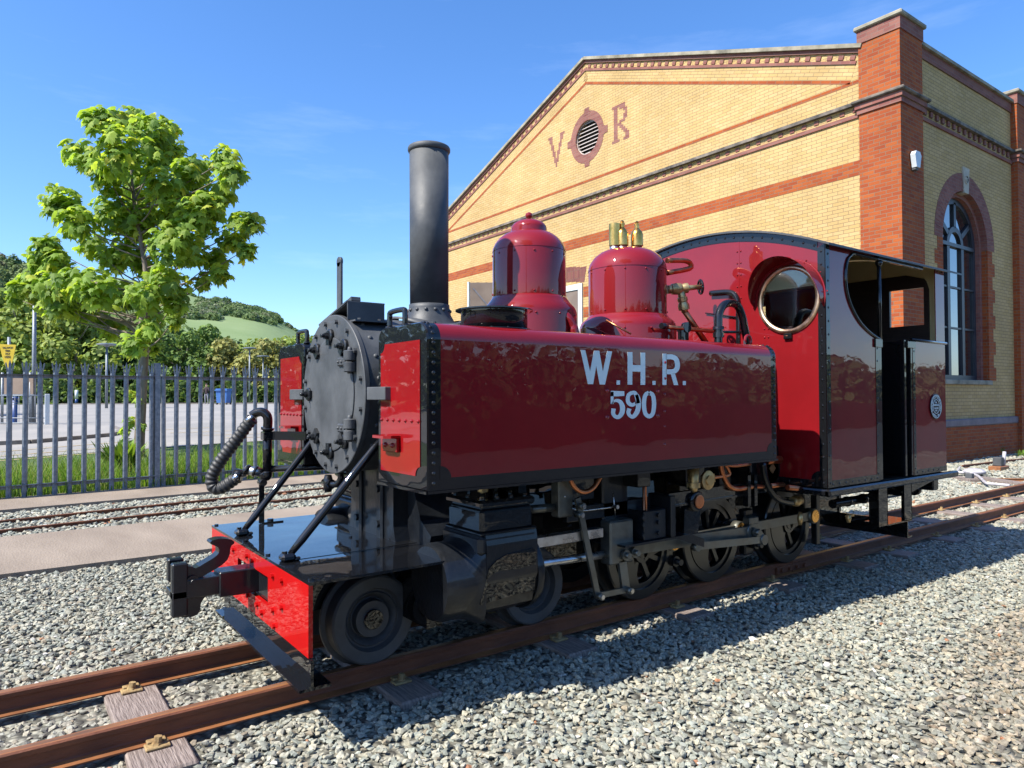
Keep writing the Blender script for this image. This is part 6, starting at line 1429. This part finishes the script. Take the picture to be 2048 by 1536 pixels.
def maple():
    t = thing('maple_tree', 'young maple tree with bright lobed leaves growing behind the palisade fence', 'tree', tuple(T0))
    r = np.random.default_rng(11); P = []; Nn = []; S_ = []; cen = []
    for i, (u, v, rad) in enumerate(blobs+extra):
        ex = i >= len(blobs); R_ = rad*depT/FPX
        spread = 0 if ex else 1.5*max(0, 1-abs(u-275)/300)
        off = r.uniform(-spread, spread) if not ex else r.uniform(-.1, .1)
        c = PD(u, v, depT+off); cen.append(c)
        n = int((9 if ex else 30)+120*R_*R_*(1.0 if not ex else .5)/.25)
        d = r.normal(size=(n, 3)); d /= np.linalg.norm(d, axis=1)[:, None]; rr = R_*r.uniform(.2, 1.12, n)**.7
        p = c+d*rr[:, None]*np.array((1, 1, .92)); P.append(p)
        nn = d*.8+np.array((-.25, -.15, 1.0))+r.normal(0, .38, (n, 3)); Nn.append(nn); S_.append(r.uniform(.15, .27, n)*(.8 if ex else 1))
    P = np.vstack(P); Nn = np.vstack(Nn); S_ = np.concatenate(S_); n = len(P)
    A = frames(Nn, r); vv = np.einsum('nij,kj->nki', A, LV)*S_[:, None, None]; vv[:, :, 2] -= (np.hypot(LV[:, 0], LV[:, 1])**2*.25)[None]*S_[:, None]
    vv += P[:, None]-np.einsum('nij,j->ni', A, np.array((0, .4, 0)))[:, None]*S_[:, None, None]
    cols = np.array([(.25, .37, .055), (.20, .31, .055), (.31, .41, .07), (.16, .26, .06), (.42, .46, .07)]); ci = r.choice(5, n, p=[.32, .28, .2, .14, .06]); col = cols[ci]*r.uniform(.8, 1.2, (n, 1))
    fl = (LF[None]+len(LV)*np.arange(n)[:, None, None]).ravel()
    o = npmesh('crown', vv.reshape(-1, 3), fl, 3, ['leaf'], tint=np.repeat(col, len(LV), 0)); o.parent = t; o.matrix_parent_inverse = Matrix.Translation(-Vector(t.location))
    b = MB(); path = smooth_path([T0+(0, 0, -.1), PD(279, 880, depT), PD(283, 800, depT), PD(288, 700, depT), PD(287, 640, depT), PD(296, 590, depT), PD(285, 500, depT), PD(270, 420, depT), PD(262, 330, depT), PD(258, 260, depT)], 5)
    b.tube(path, list(np.interp(np.linspace(0, 1, len(path)), [0, .1, .3, .45, .6, 1], [.13, .105, .095, .095, .055, .010])), 14); b.build('trunk', 'bark', t)
    b = MB()
    for i, c in enumerate(cen[:len(blobs)]):
        v = blobs[i][1]; j = int(np.clip(np.interp(min(v+75, 700), [260, 330, 420, 500, 590, 640, 700, 800], [45, 40, 35, 30, 25, 20, 15, 10]), 0, len(path)-1)); a = path[j]
        m = (a+c)/2+np.array((0, 0, -.12)); b.tube(smooth_path([a, m, c], 4), [.020, .019, .018, .016, .014, .012, .010, .008, .006], 6)
    a = PD(270, 668, depT); b.tube(smooth_path([PD(287, 690, depT), PD(262, 655, depT), PD(230, 640, depT-.2), PD(200, 630, depT-.3)], 4), [.045]*3+[.038]*3+[.03]*3+[.025]*3+[.02], 8)
    b.build('limbs', 'bark', t); print('maple leaves', n)
maple()
# grass and nettles behind the fence
def grass(name, pts, hmin, hmax, w, cols, seed, kind='stuff'):
    r = np.random.default_rng(seed); n = len(pts); h = r.uniform(hmin, hmax, n)*r.choice([.6, 1, 1.3], n); a = r.uniform(0, 2*PI, n); ln = r.uniform(.1, .55, n)
    t = np.stack([np.cos(a), np.sin(a), np.zeros(n)], 1); s = np.stack([-np.sin(a+1.2), np.cos(a+1.2), np.zeros(n)], 1)*(w*r.uniform(.6, 1.4, n))[:, None]
    m = pts+t*(h*ln*.35)[:, None]; m[:, 2] += h*.6; e = pts+t*(h*ln)[:, None]; e[:, 2] += h
    V = np.stack([pts-s, pts+s, m+s*.7, m-s*.7, e], 1); f = np.array([(0, 1, 2), (0, 2, 3), (3, 2, 4)]); c = np.array(cols)[r.integers(0, len(cols), n)]*r.uniform(.75, 1.25, (n, 1))
    return tag(npmesh(name, V.reshape(-1, 3), (f[None]+5*np.arange(n)[:, None, None]).ravel(), 3, ['grass'], tint=np.repeat(c, 5, 0)), kind=kind)
n = 26000; s = rng.uniform(-3.2, 5.0, n); o_ = rng.beta(1.3, 2.2, n)*2.9-.06
cl = (np.sin(s*5.1)+np.sin(s*11.7+1)+rng.normal(0, .8, n)) > -1.3; s = s[cl]; o_ = o_[cl]
P = fb[None]+fdir[None]*s[:, None]-fn[None]*o_[:, None]; P[:, 2] = [tz(*p[:2]) for p in P]; P[:, 2] = np.maximum(P[:, 2], -.13)
grass('grass', P, .10, .40, .007, [(.13, .24, .03), (.18, .30, .045), (.09, .18, .03), (.26, .30, .09)], 3)
# small conifer sapling by the fence
weed(fb+fdir*-.18-fn*1.5+(0, 0, .02), 240, .62, 'dark little bush growing between the maple trunk and the fence post', 9)
bpy.data.objects[-1:] if 0 else None

def crown_cloud(r, w, h, nb, nl, size, cols, base=.25, lean=0):
    """leaf clumps in irregular lobes; returns arrays in tree-local space"""
    P = []; Nn = []
    lob = []
    for k in range(nb):
        a = r.uniform(0, 2*PI); t = r.uniform(0, 1); z = h*(base+(1-base)*t); rad = w/2*math.sin(PI*min(max(.18+.72*t, 0), 1))**.8*r.uniform(.3, 1.0)
        c = np.array((math.cos(a)*rad, math.sin(a)*rad, z*.93)); R_ = w*r.uniform(.10, .2); lob.append((c, R_))
    for c, R_ in lob:
        n = int(nl/nb*(R_/(w*.15))**2); d = r.normal(size=(n, 3)); d /= np.linalg.norm(d, axis=1)[:, None]
        P.append(c+d*(R_*r.uniform(.5, 1.05, n)**.5)[:, None]*np.array((1, 1, .8))); Nn.append(d+np.array((0, 0, .5))+r.normal(0, .5, (n, 3)))
    P = np.vstack(P); Nn = np.vstack(Nn); n = len(P); A = frames(Nn, r); sz = size*r.uniform(.6, 1.4, n)
    q = np.array([(-.5, -.35, 0), (.1, -.55, .08), (.55, .05, 0), (.1, .5, -.1), (-.45, .3, .05)]); vv = np.einsum('nij,kj->nki', A, q)*sz[:, None, None]+P[:, None]
    ci = r.integers(0, len(cols), n); col = np.array(cols)[ci]*r.uniform(.75, 1.3, (n, 1))
    f = np.array([(0, 1, 2), (0, 2, 3), (0, 3, 4)])
    return vv.reshape(-1, 3), (f[None]+5*np.arange(n)[:, None, None]).ravel(), np.repeat(col, 5, 0)
def tree_proto(seed, w, h, cols, nl=5200, nb=46, size=.36, base=.12):
    r = np.random.default_rng(seed); V, Fc, C_ = crown_cloud(r, w, h, nb, nl, size, cols, base)
    cm = npmesh('crown', V, Fc, 3, None, tint=C_); cm.materials.append(M['farleaf'])
    b = MB(); b.tube(smooth_path([(0, 0, -.3), (.05, 0, h*.3), (0, .1, h*.6), (0, 0, h*.85)], 4), list(np.linspace(.028*h, .004*h, 13)), 8)
    for k in range(7):
        a = k*2.4; z = h*(.25+.08*k); b.tube([(0, 0, z), (math.cos(a)*w*.15, math.sin(a)*w*.15, z+h*.08), (math.cos(a)*w*.3, math.sin(a)*w*.3, z+h*.18)], [.012*h, .008*h, .003*h], 5)
    tm = b.mesh('trunk'); tm.materials.append(M['bark']); return cm, tm
GR1 = [(.10, .165, .04), (.13, .20, .045), (.075, .13, .035), (.16, .24, .06)]; GR2 = [(.18, .245, .05), (.22, .29, .06), (.14, .20, .045), (.27, .32, .09)]; GR3 = [(.26, .25, .08), (.22, .23, .07), (.30, .30, .09), (.17, .18, .06)]; GR4 = [(.065, .11, .04), (.08, .135, .045), (.05, .09, .033), (.11, .16, .05)]
protos = [tree_proto(21, 9, 8.5, GR1), tree_proto(22, 9, 8, GR2), tree_proto(23, 8, 7.5, GR3), tree_proto(24, 9, 9, GR4), tree_proto(25, 8, 7, GR2)]
kinds = ['mid green broadleaf tree', 'light green broadleaf tree', 'olive brown tree in young leaf', 'dark green tree', 'yellow-green spreading tree']
def place_tree(k, p, sc, label, group, rz=None, szz=1.0):
    t = thing('broadleaf_tree', label, 'tree', tuple(p), group, rz=random.uniform(0, 6.28) if rz is None else rz); t.scale = (sc, sc, sc*szz)
    for nm, me in (('crown', protos[k][0]), ('trunk', protos[k][1])):
        o = bpy.data.objects.new(nm, me); COL.objects.link(o); o.parent = t
    return t
# tree belt beyond the car park: (u of trunk, v of top, depth, kind)
belt = [(-60, 640, 76, 0, 'beyond the yellow sign, cut by the left edge'), (-5, 600, 84, 1, 'behind the yellow pay sign'), (45, 618, 74, 1, 'directly behind the yellow sign and its post'), (100, 622, 80, 0, 'right of the tall white lamp post'), (150, 632, 72, 1, 'between the tall lamp post and the short lamp'), (205, 640, 78, 0, 'behind the short flat-topped lamp'), (250, 652, 84, 3, 'behind the trunk of the maple, on its left'), (318, 650, 80, 3, 'just right of the maple trunk'), (362, 668, 74, 0, 'at the foot of the hill, right of the maple'), (398, 655, 82, 0, 'dark-centred, left of the bare brown one'), (433, 672, 88, 3, 'with bare brown top against the pasture'), (462, 688, 76, 2, 'above the blue bin'), (496, 684, 80, 4, 'right of the blue bin'), (530, 690, 74, 2, 'above the thin lamp post near the red tank'), (562, 672, 80, 4, 'half hidden by the left side tank'), (600, 690, 84, 1, 'hidden behind the smokebox')]
for i, (u, v, dep, k, where) in enumerate(belt):
    p = PD(u, 790, dep); z0 = tz(*p[:2]); top = PD(u, v, dep)[2]; H = top-z0
    place_tree(k, (p[0], p[1], z0), H/protos_h[k] if 0 else H/[8.5, 8, 7.5, 9, 7][k]*1.04, '%s %s' % (kinds[k], where), 'trees along the far side of the car park')
# darker understorey hedge
r = np.random.default_rng(5); n = 15000; uu = r.uniform(-140, 760, n); dd_ = r.uniform(66, 70, n); hh = r.uniform(0, 1, n)**1.2*2.1*(1+.3*np.sin(uu*.07))
P = np.array([PD(u, 790, d) for u, d in zip(uu, dd_)]); P[:, 2] = [tz(*p[:2]) for p in P]; P[:, 2] += hh
A = frames(r.normal(size=(n, 3))+(0, 0, .4), r); q = np.array([(-.5, -.35, 0), (.1, -.55, .08), (.55, .05, 0), (.1, .5, -.1), (-.45, .3, .05)]); vv = np.einsum('nij,kj->nki', A, q)*(.36*r.uniform(.6, 1.4, n))[:, None, None]+P[:, None]
col = np.array(GR4+GR1)[r.integers(0, 8, n)]*r.uniform(.6, 1.2, (n, 1)); f = np.array([(0, 1, 2), (0, 2, 3), (0, 3, 4)])
tag(npmesh('undergrowth', vv.reshape(-1, 3), (f[None]+5*np.arange(n)[:, None, None]).ravel(), 3, ['farleaf'], tint=np.repeat(col, 5, 0)), 'dark understorey of bushes along the far side of the car park', kind='stuff')
# verge grass strip (structure sheet draped on the ground)
v0 = c2+FH[:2]*62.3-RH[:2]*60; v1 = c2+FH[:2]*62.3+RH[:2]*22; v2 = c2+FH[:2]*72+RH[:2]*22; v3 = c2+FH[:2]*72-RH[:2]*60
M['verge'] = noise_col('mown_verge_grass', (0.084, 0.14, 0.0245), (0.168, 0.203, 0.049), .6, .9, detail=10)
draped('verge', [v0, v1, v2, v3], 'verge', .06, 24, 4)

# hill
ridge_u = [-900, -300, 0, 60, 120, 200, 280, 340, 400, 450, 500, 540, 580, 610, 640, 700, 800, 1000, 1300]
ridge_v = [430, 470, 516, 524, 536, 550, 562, 574, 594, 602, 614, 634, 655, 670, 684, 708, 740, 778, 800]
def hill_h(u, d):
    """height of the hillside along image bearing u at depth d (metres)"""
    e = (795-np.interp(u, ridge_u, ridge_v))/FPX; top = e*430; foot = 100
    t = np.clip((d-foot)/(430-foot), 0, 1); prof = t**1.15*(1-.12*np.sin(PI*t))
    z = 1.27+top*prof if d <= 430 else 1.27+top*max(0, 1-(d-430)/500)**1.5
    return max(z*1.0+(mnoise.noise(Vector((u*.01, d*.01, 3)))*3.0*t), 1.1*0+.6+0*u)
us = np.linspace(-900, 1300, 90); ds = np.concatenate([np.linspace(95, 430, 40), np.linspace(445, 900, 8)])
V = []
for u in us:
    for d in ds: p = PD(u, 793, d); V.append((p[0], p[1], hill_h(u, d)))
nd = len(ds); Fc = [q for i in range(len(us)-1) for j in range(nd-1) for q in (i*nd+j, (i+1)*nd+j, (i+1)*nd+j+1, i*nd+j+1)]
tag(npmesh('hill', V, Fc, 4, ['hill'], smooth=True), kind='structure')
# hillside woods: clumps placed on the hill
def wood_patch(name, spots, label, cols, seed, leaf=1.3):
    r = np.random.default_rng(seed); PV = []; PF = []; PC = []; k = 0
    for (u, d, w, h) in spots:
        p = PD(u, 793, d); z = hill_h(u, d); n = int(150*w*h/40*(1.3/leaf)**2); dr = r.normal(size=(n, 3)); dr /= np.linalg.norm(dr, axis=1)[:, None]; dr[:, 2] = abs(dr[:, 2])
        P = np.array((p[0], p[1], z-.5))+dr*np.array((w/2, w/2, h))*r.uniform(.75, 1.05, n)[:, None]; A = frames(dr+r.normal(0, .5, (n, 3)), r)
        q = np.array([(-.5, -.35, 0), (.1, -.55, .08), (.55, .05, 0), (.1, .5, -.1), (-.45, .3, .05)]); vv = np.einsum('nij,kj->nki', A, q)*(leaf*r.uniform(.6, 1.4, n))[:, None, None]+P[:, None]
        PV.append(vv.reshape(-1, 3)); f = np.array([(0, 1, 2), (0, 2, 3), (0, 3, 4)]); PF.append((f[None]+5*(np.arange(n)+k)[:, None, None]).ravel()); k += n
        base = np.array(cols)[r.integers(0, len(cols))]; PC.append(np.repeat(base*r.uniform(.75, 1.25, (n, 1)), 5, 0))
    return tag(npmesh(name, np.vstack(PV), np.concatenate(PF), 3, ['farleaf'], tint=np.vstack(PC)), label, kind='stuff')
r = np.random.default_rng(8)
def depth_for(u, v):
    lo, hi = 100, 430
    for _ in range(25):
        m = (lo+hi)/2; vv_ = 793-(hill_h(u, m)-1.27)/m*FPX
        if vv_ > v: lo = m
        else: hi = m
    return lo
sp = []
for k in range(90):        # wooded brow band on the right part of the hill
    u = r.uniform(400, 555); vt = np.interp(u, [400, 470, 555], [622, 632, 650])-r.uniform(0, 26); sp.append((u, depth_for(u, vt), r.uniform(6, 10), r.uniform(2.8, 4.8)))
for k in range(40):
    u = r.uniform(335, 430); sp.append((u, depth_for(u, np.interp(u, [335, 430], [630, 640])-r.uniform(0, 16)), r.uniform(6, 9), r.uniform(2.5, 3.8)))
for k in range(46):        # scrub along the skyline
    u = r.uniform(330, 640); sp.append((u, 425, r.uniform(4, 8), r.uniform(1, 2.6)))
wood_patch('hillside_scrub', sp, 'belt of hawthorn and scrub on the hill right of the maple', [(.11, .17, .065), (.13, .19, .07), (.10, .15, .06), (.19, .215, .13), (.15, .21, .08)], 31, .95)
sp = []
for k in range(170):       # wooded left flank behind the tree crown
    u = r.uniform(-260, 300); v = np.interp(u, [-260, 0, 200, 300], [500, 530, 570, 600])+r.uniform(-10, 95); sp.append((u, depth_for(u, v), r.uniform(8, 14), r.uniform(5, 9)))
wood_patch('hillside_wood', sp, 'wooded hillside at the left edge behind the maple crown', [(.11, .165, .065), (.15, .20, .075), (.10, .14, .06), (.18, .235, .09), (.15, .155, .08)], 32, 1.3)

# ================================================================== CAR PARK FURNITURE
def at(u, v0, dep): p = PD(u, 800, dep); return np.array((p[0], p[1], tz(*p[:2])))
# pay sign
p = gp(62, 853); dp = (p-CAMP)@FW; ps = at(17, 0, dp+1)
SG = thing('pay_sign', 'yellow downward-tapering sign reading TALWCH YMA PAY HERE on a grey post', 'sign', tuple(ps))
dps = dp+1; b = MB(); tpz = PD(15, 674, dps); b.cyl((ps[0], ps[1], ps[2]), (ps[0], ps[1], tpz[2]), .05, n=16); b.build('post', 'galv', SG)
q = lambda u, v: PD(u, v, dps-.12)
b = MB(); tri = [q(-2, 688), q(32, 689.5), q(25, 722), q(20, 735), q(12, 735), q(6, 720)]; b.prism(tri, FH*.02); b.build('panel', 'yellow', SG)
b = MB(); c = q(15.5, 697.5)-FH*.006
for i, (t_, sz) in enumerate((('TALWCH', .098), ('YMA', .098), ('PAY', .098), ('HERE', .098))): text_into(b, t_, sz, c-np.array((0, 0, .107*i)), RH, (0, 0, 1), .001, .003, sx=.92)
b.build('sign_lettering', 'ink', SG)
# notice board, seen from behind
pb = at(40, 0, dp+.5); NB = thing('notice_board', 'brown-backed notice board on two grey posts behind the fence', 'notice board', tuple(pb)); dq = dp+.5
b = MB(); b.prism([PD(8, 752, dq), PD(66, 752, dq), PD(66, 789, dq), PD(8, 789, dq)], FH*.04); b.build('board', 'tan', NB)
b = MB(); b.bar(PD(6, 751, dq), PD(68, 751, dq), .05, .05); b.bar(PD(6, 790, dq), PD(68, 790, dq), .05, .05); b.build('board_frame', 'galv', NB)
for u in (5, 61): a = PD(u, 745, dq+.05); b = MB(); b.cyl((a[0], a[1], tz(*a[:2])), a, .045, n=14); b.build('post', 'galv', NB)
# railing
pr = gp(94, 853); dr_ = (pr-CAMP)@FW; RL = thing('pedestrian_railing', 'thin steel pedestrian railing with white end post beside the blue bollard', 'railing', tuple(pr))
b = MB(); zb_, zt2 = PD(94, 846, dr_), PD(94, 790, dr_)
for v in (791, 836, 846): b.cyl(PD(-30, v, dr_), PD(94, v, dr_), .018, n=8)
b.build('rail', 'galv', RL); b = MB()
for k in range(15): u = -26+k*8; b.cyl(PD(u, 791, dr_), PD(u, 846, dr_), .008, n=6)
b.build('bars', 'galv', RL); b = MB(); b.box(pr[0]-.07, pr[0]+.07, pr[1]-.07, pr[1]+.07, tz(*pr[:2]), PD(94, 788, dr_)[2], .01); b.build('end_post', 'pvc', RL)
# bollard
pbo = gp(29, 849); db = (pbo-CAMP)@FW; BO = thing('bollard', 'dark blue bollard with grey bands and domed cap', 'bollard', tuple(pbo)); H = PD(29, 793, db)[2]-pbo[2]
b = MB(); b.lathe(pbo, Z8, [(0, .14), (.03, .14), (.05, .085), (H-.12, .085)], 28); BB = b.build('shaft', 'blue', BO)
b = MB(); b.lathe(pbo, Z8, [(H-.12, .08), (H-.09, .10), (H-.05, .13), (H-.02, .11), (H, .03)], 28); b.build('cap', 'blue', BO)
b = MB()
for z in (H-.22, H-.30): b.lathe(pbo+(0, 0, z), Z8, [(0, .088), (.02, .088)], 28)
b.build('reflective_band', 'galv', BO)
# lamp posts
def lamp(name, u, vb, vt, r_, label, grp, flat=False, dep=None, mat='galv'):
    p = gp(u, vb) if dep is None else at(u, 0, dep); d = (p-CAMP)@FW; t = PD(u, vt, d)[2]; L = thing(name, label, 'lamp post', tuple(p), grp)
    b = MB(); b.tube([p, (p[0], p[1], t)], [r_, r_*.75], 16); b.build('post', mat, L)
    b = MB()
    if flat: b.lathe((p[0], p[1], t), Z8, [(0, .08), (.10, .22), (.14, .60), (.20, .60), (.24, .4)], 28)
    else: b.bar((p[0], p[1], t), (p[0]+.7, p[1]-.3, t+.08), .16, .08)
    b.build('lamp_head', 'galv', L)
lamp('lamp_post', 67, 850, 585, .075, 'tall white-grey lamp post rising behind the maple branch at left', None, mat='galv')
lamp('lamp_post', 213, 0, 694, .09, 'short lamp with flat round top left of the maple trunk', 'low lamps in the car park', True, dep=46)
lamp('lamp_post', 499, 0, 700, .08, 'thin pale lamp post right of the blue bin', 'low lamps in the car park', True, dep=64)
lamp('lamp_post', 526, 0, 716, .07, 'thin pale lamp post closest to the red side tank', 'low lamps in the car park', True, dep=70)
# white and blue marker bollard on the verge
pp = at(153, 0, 64); MK = thing('marker_post', 'small white and blue post on the verge left of the maple', 'marker post', tuple(pp)); b = MB(); b.cyl(pp, pp+(0, 0, .5), .12, n=14); b.build('base', 'blue', MK); b = MB(); b.cyl(pp+(0, 0, .5), pp+(0, 0, 1.3), .14, n=14); b.build('top', 'pvc', MK)
# wheelie bin
pn = at(445, 0, 58); BI = thing('wheeled_bin', 'large blue wheeled bin standing at the edge of the car park', 'bin', tuple(pn))
def lb(b, x0, x1, y0, y1, z0, z1, tap=1.0):
    def q_(x, y, z): return pn+RH*x+FH*y+np.array((0, 0, z))
    t = tap; vs = [q_(x*(t if z == z0 else 1), y*(t if z == z0 else 1), z) for x in (x0, x1) for y in (y0, y1) for z in (z0, z1)]; b.add(vs, [(0, 1, 3, 2), (4, 6, 7, 5), (0, 4, 5, 1), (2, 3, 7, 6), (0, 2, 6, 4), (1, 5, 7, 3)])
b = MB(); lb(b, -.35, .55, -.5, .5, .15, 1.15, .88); b.build('body', 'bluebin', BI); b = MB(); lb(b, -.42, .62, -.58, .58, 1.15, 1.22); lb(b, -.36, .56, -.5, .5, 1.22, 1.33); b.build('lid', 'bluebin', BI)
b = MB()
for x in (-.3, .5):
    for y in (-.4, .4): b.cyl(pn+RH*(x-.04)+FH*y+(0, 0, .09), pn+RH*(x+.04)+FH*y+(0, 0, .09), .09, n=14)
b.build('wheels', 'rubber', BI)
# person and dog
pe = at(413, 0, 59); PE = thing('person', 'person in dark coat and pale grey trousers standing left of the blue bin', 'person', tuple(pe))
def bodymesh():
    V = [(0, 0, .92), (0, 0, 1.15), (0, 0, 1.38), (0, 0, 1.47), (0, -.02, 1.60), (0, -.02, 1.74), (-.2, 0, 1.38), (-.24, -.03, 1.12), (-.16, -.22, 1.02), (.2, 0, 1.38), (.26, -.12, 1.16), (.3, -.36, 1.18), (-.1, 0, .88), (-.11, -.01, .48), (-.11, .03, .08), (-.11, -.12, .04), (.1, 0, .88), (.12, -.03, .48), (.13, .03, .08), (.13, -.12, .04)]
    E_ = [(0, 1), (1, 2), (2, 3), (3, 4), (4, 5), (2, 6), (6, 7), (7, 8), (2, 9), (9, 10), (10, 11), (0, 12), (12, 13), (13, 14), (14, 15), (0, 16), (16, 17), (17, 18), (18, 19)]
    rad = [.15, .13, .16, .06, .085, .10, .07, .05, .04, .07, .05, .04, .10, .07, .045, .04, .10, .07, .045, .04]
    me = bpy.data.meshes.new('body'); me.from_pydata(V, E_, []); o = bpy.data.objects.new('body', me); COL.objects.link(o)
    m = o.modifiers.new('skin', 'SKIN'); s = o.modifiers.new('sub', 'SUBSURF'); s.levels = 1; s.render_levels = 1
    for i, v in enumerate(me.skin_vertices[0].data): v.radius = (rad[i], rad[i]*.8)
    me.skin_vertices[0].data[0].use_root = True
    dg = bpy.context.evaluated_depsgraph_get(); nm = bpy.data.meshes.new_from_object(o.evaluated_get(dg)); bpy.data.objects.remove(o); return nm
bm_ = bodymesh(); rzz = math.atan2(RH[1], RH[0])
for m_ in ('cloth', 'cloth2', 'skin'): bm_.materials.append(M[m_])
for pl in bm_.polygons: z = pl.center.z; pl.material_index = 1 if z < .9 else (2 if z > 1.49 else 0); pl.use_smooth = True
ob = bpy.data.objects.new('body', bm_); COL.objects.link(ob); ob.parent = PE; ob.rotation_euler = (0, 0, rzz)
b = MB(); b.lathe((0, .01, 1.66), Z8, [(0, .085), (.05, .105), (.10, .085), (.125, .02)], 16); hm = b.build('hair', 'cloth', None); hm.parent = PE
DG = thing('dog', 'small dark dog standing at the feet of the person', 'dog', tuple(pe+RH*.75))
def dogmesh():
    V = [(-.22, 0, .30), (0, 0, .31), (.2, 0, .33), (.3, 0, .42), (.36, 0, .46), (.44, 0, .43), (-.32, 0, .40), (-.2, .06, .18), (-.24, .06, .02), (-.2, -.06, .18), (-.24, -.06, .02), (.18, .06, .17), (.18, .06, .02), (.18, -.06, .17), (.18, -.06, .02)]
    E_ = [(0, 1), (1, 2), (2, 3), (3, 4), (4, 5), (0, 6), (0, 7), (7, 8), (0, 9), (9, 10), (2, 11), (11, 12), (2, 13), (13, 14)]; rad = [.085, .09, .10, .07, .07, .035, .02, .04, .022, .04, .022, .035, .022, .035, .022]
    me = bpy.data.meshes.new('d'); me.from_pydata(V, E_, []); o = bpy.data.objects.new('d', me); COL.objects.link(o); o.modifiers.new('skin', 'SKIN'); s = o.modifiers.new('sub', 'SUBSURF'); s.levels = 1
    for i, v in enumerate(me.skin_vertices[0].data): v.radius = (rad[i], rad[i])
    me.skin_vertices[0].data[1].use_root = True; dg = bpy.context.evaluated_depsgraph_get(); nm = bpy.data.meshes.new_from_object(o.evaluated_get(dg)); bpy.data.objects.remove(o); return nm
dm = dogmesh(); dm.materials.append(M['cloth']); ob = bpy.data.objects.new('body', dm); COL.objects.link(ob); ob.parent = DG; ob.rotation_euler = (0, 0, rzz)

# ================================================================== WHAT THE PAINT REFLECTS, BEHIND THE CAMERA
def leaf_bank(name, spots, label, cols, seed, leaf=.45, dens=26):
    r = np.random.default_rng(seed); PV = []; PF = []; PC = []; k = 0
    q = np.array([(-.5, -.35, 0), (.1, -.55, .08), (.55, .05, 0), (.1, .5, -.1), (-.45, .3, .05)]); f = np.array([(0, 1, 2), (0, 2, 3), (0, 3, 4)])
    for (x, y, z, w, h) in spots:
        n = int(dens*w*h); d = r.normal(size=(n, 3)); d /= np.linalg.norm(d, axis=1)[:, None]
        P = np.array((x, y, z+h/2))+d*np.array((w/2, w/2, h/2))*(r.uniform(.4, 1.05, n)**.5)[:, None]; A = frames(d+r.normal(0, .5, (n, 3))+(0, 0, .3), r)
        vv = np.einsum('nij,kj->nki', A, q)*(leaf*r.uniform(.6, 1.4, n))[:, None, None]+P[:, None]; PV.append(vv.reshape(-1, 3)); PF.append((f[None]+5*(np.arange(n)+k)[:, None, None]).ravel()); k += n
        PC.append(np.repeat(np.array(cols)[r.integers(0, len(cols))]*r.uniform(.75, 1.3, (n, 1)), 5, 0))
    return tag(npmesh(name, np.vstack(PV), np.concatenate(PF), 3, ['farleaf'], tint=np.vstack(PC)), label, kind='stuff')
r = np.random.default_rng(77)
leaf_bank('woodland', [(x, -16.5+r.uniform(-1.5, 1.5), -.4, r.uniform(3, 4.5), r.uniform(2.6, 3.6)*(1.12 if x < 12 else 1)) for x in np.arange(-22, 75, 1.25)], 'row of scrubby trees behind the camera, mirrored in the tank side', [(.15, .14, .055), (.12, .12, .045), (.10, .12, .04), (.17, .15, .06)], 41, leaf=.24, dens=60)
leaf_bank('woodland', [(-6.5-k*2.6, 40+r.uniform(-2, 2), .2, r.uniform(4.5, 6.5), r.uniform(6, 8)) for k in range(28)], 'trees left of the picture, mirrored in the front of the tanks', GR1+GR4, 42, dens=12)
tag(npmesh('unseen_dark_ground', [(-60, -13.8, -.127), (80, -13.8, -.127), (80, -6.6, -.127), (-60, -6.6, -.127)], [0, 1, 2, 3], 4, ['unseendark']), kind='structure')  # dark sheet added out of view, darkens the reflection low on the tank
TB = thing('broadleaf_tree', 'unseen tree added behind the camera, its crown shaped to shade the lower right gravel', 'tree', (-4.6, -5.9, -.14))  # added out of view to drop soft shade on the gravel
CV, CF, CC = crown_cloud(np.random.default_rng(51), 4.3, 3.2, 34, 15000, .13, GR1, .1); CV = CV+np.array((1.9, 1.65, 6.1))
cb = npmesh('crown', CV, CF, 3, ['farleaf'], tint=CC); cb.parent = TB
b = MB(); b.tube([(0, 0, -.3), (.1, .1, 3), (.9, .8, 5.5), (1.9, 1.6, 8)], [.16, .13, .09, .04], 12); tb_ = b.build('trunk', 'bark', None); tb_.parent = TB
b = MB(); b.box(-30, 60, -14.2, -13.9, -.2, .95); tag(b.build('boundary_wall', 'bkR'), 'low brick wall behind the camera, seen only as a reflection in the paint', 'wall')
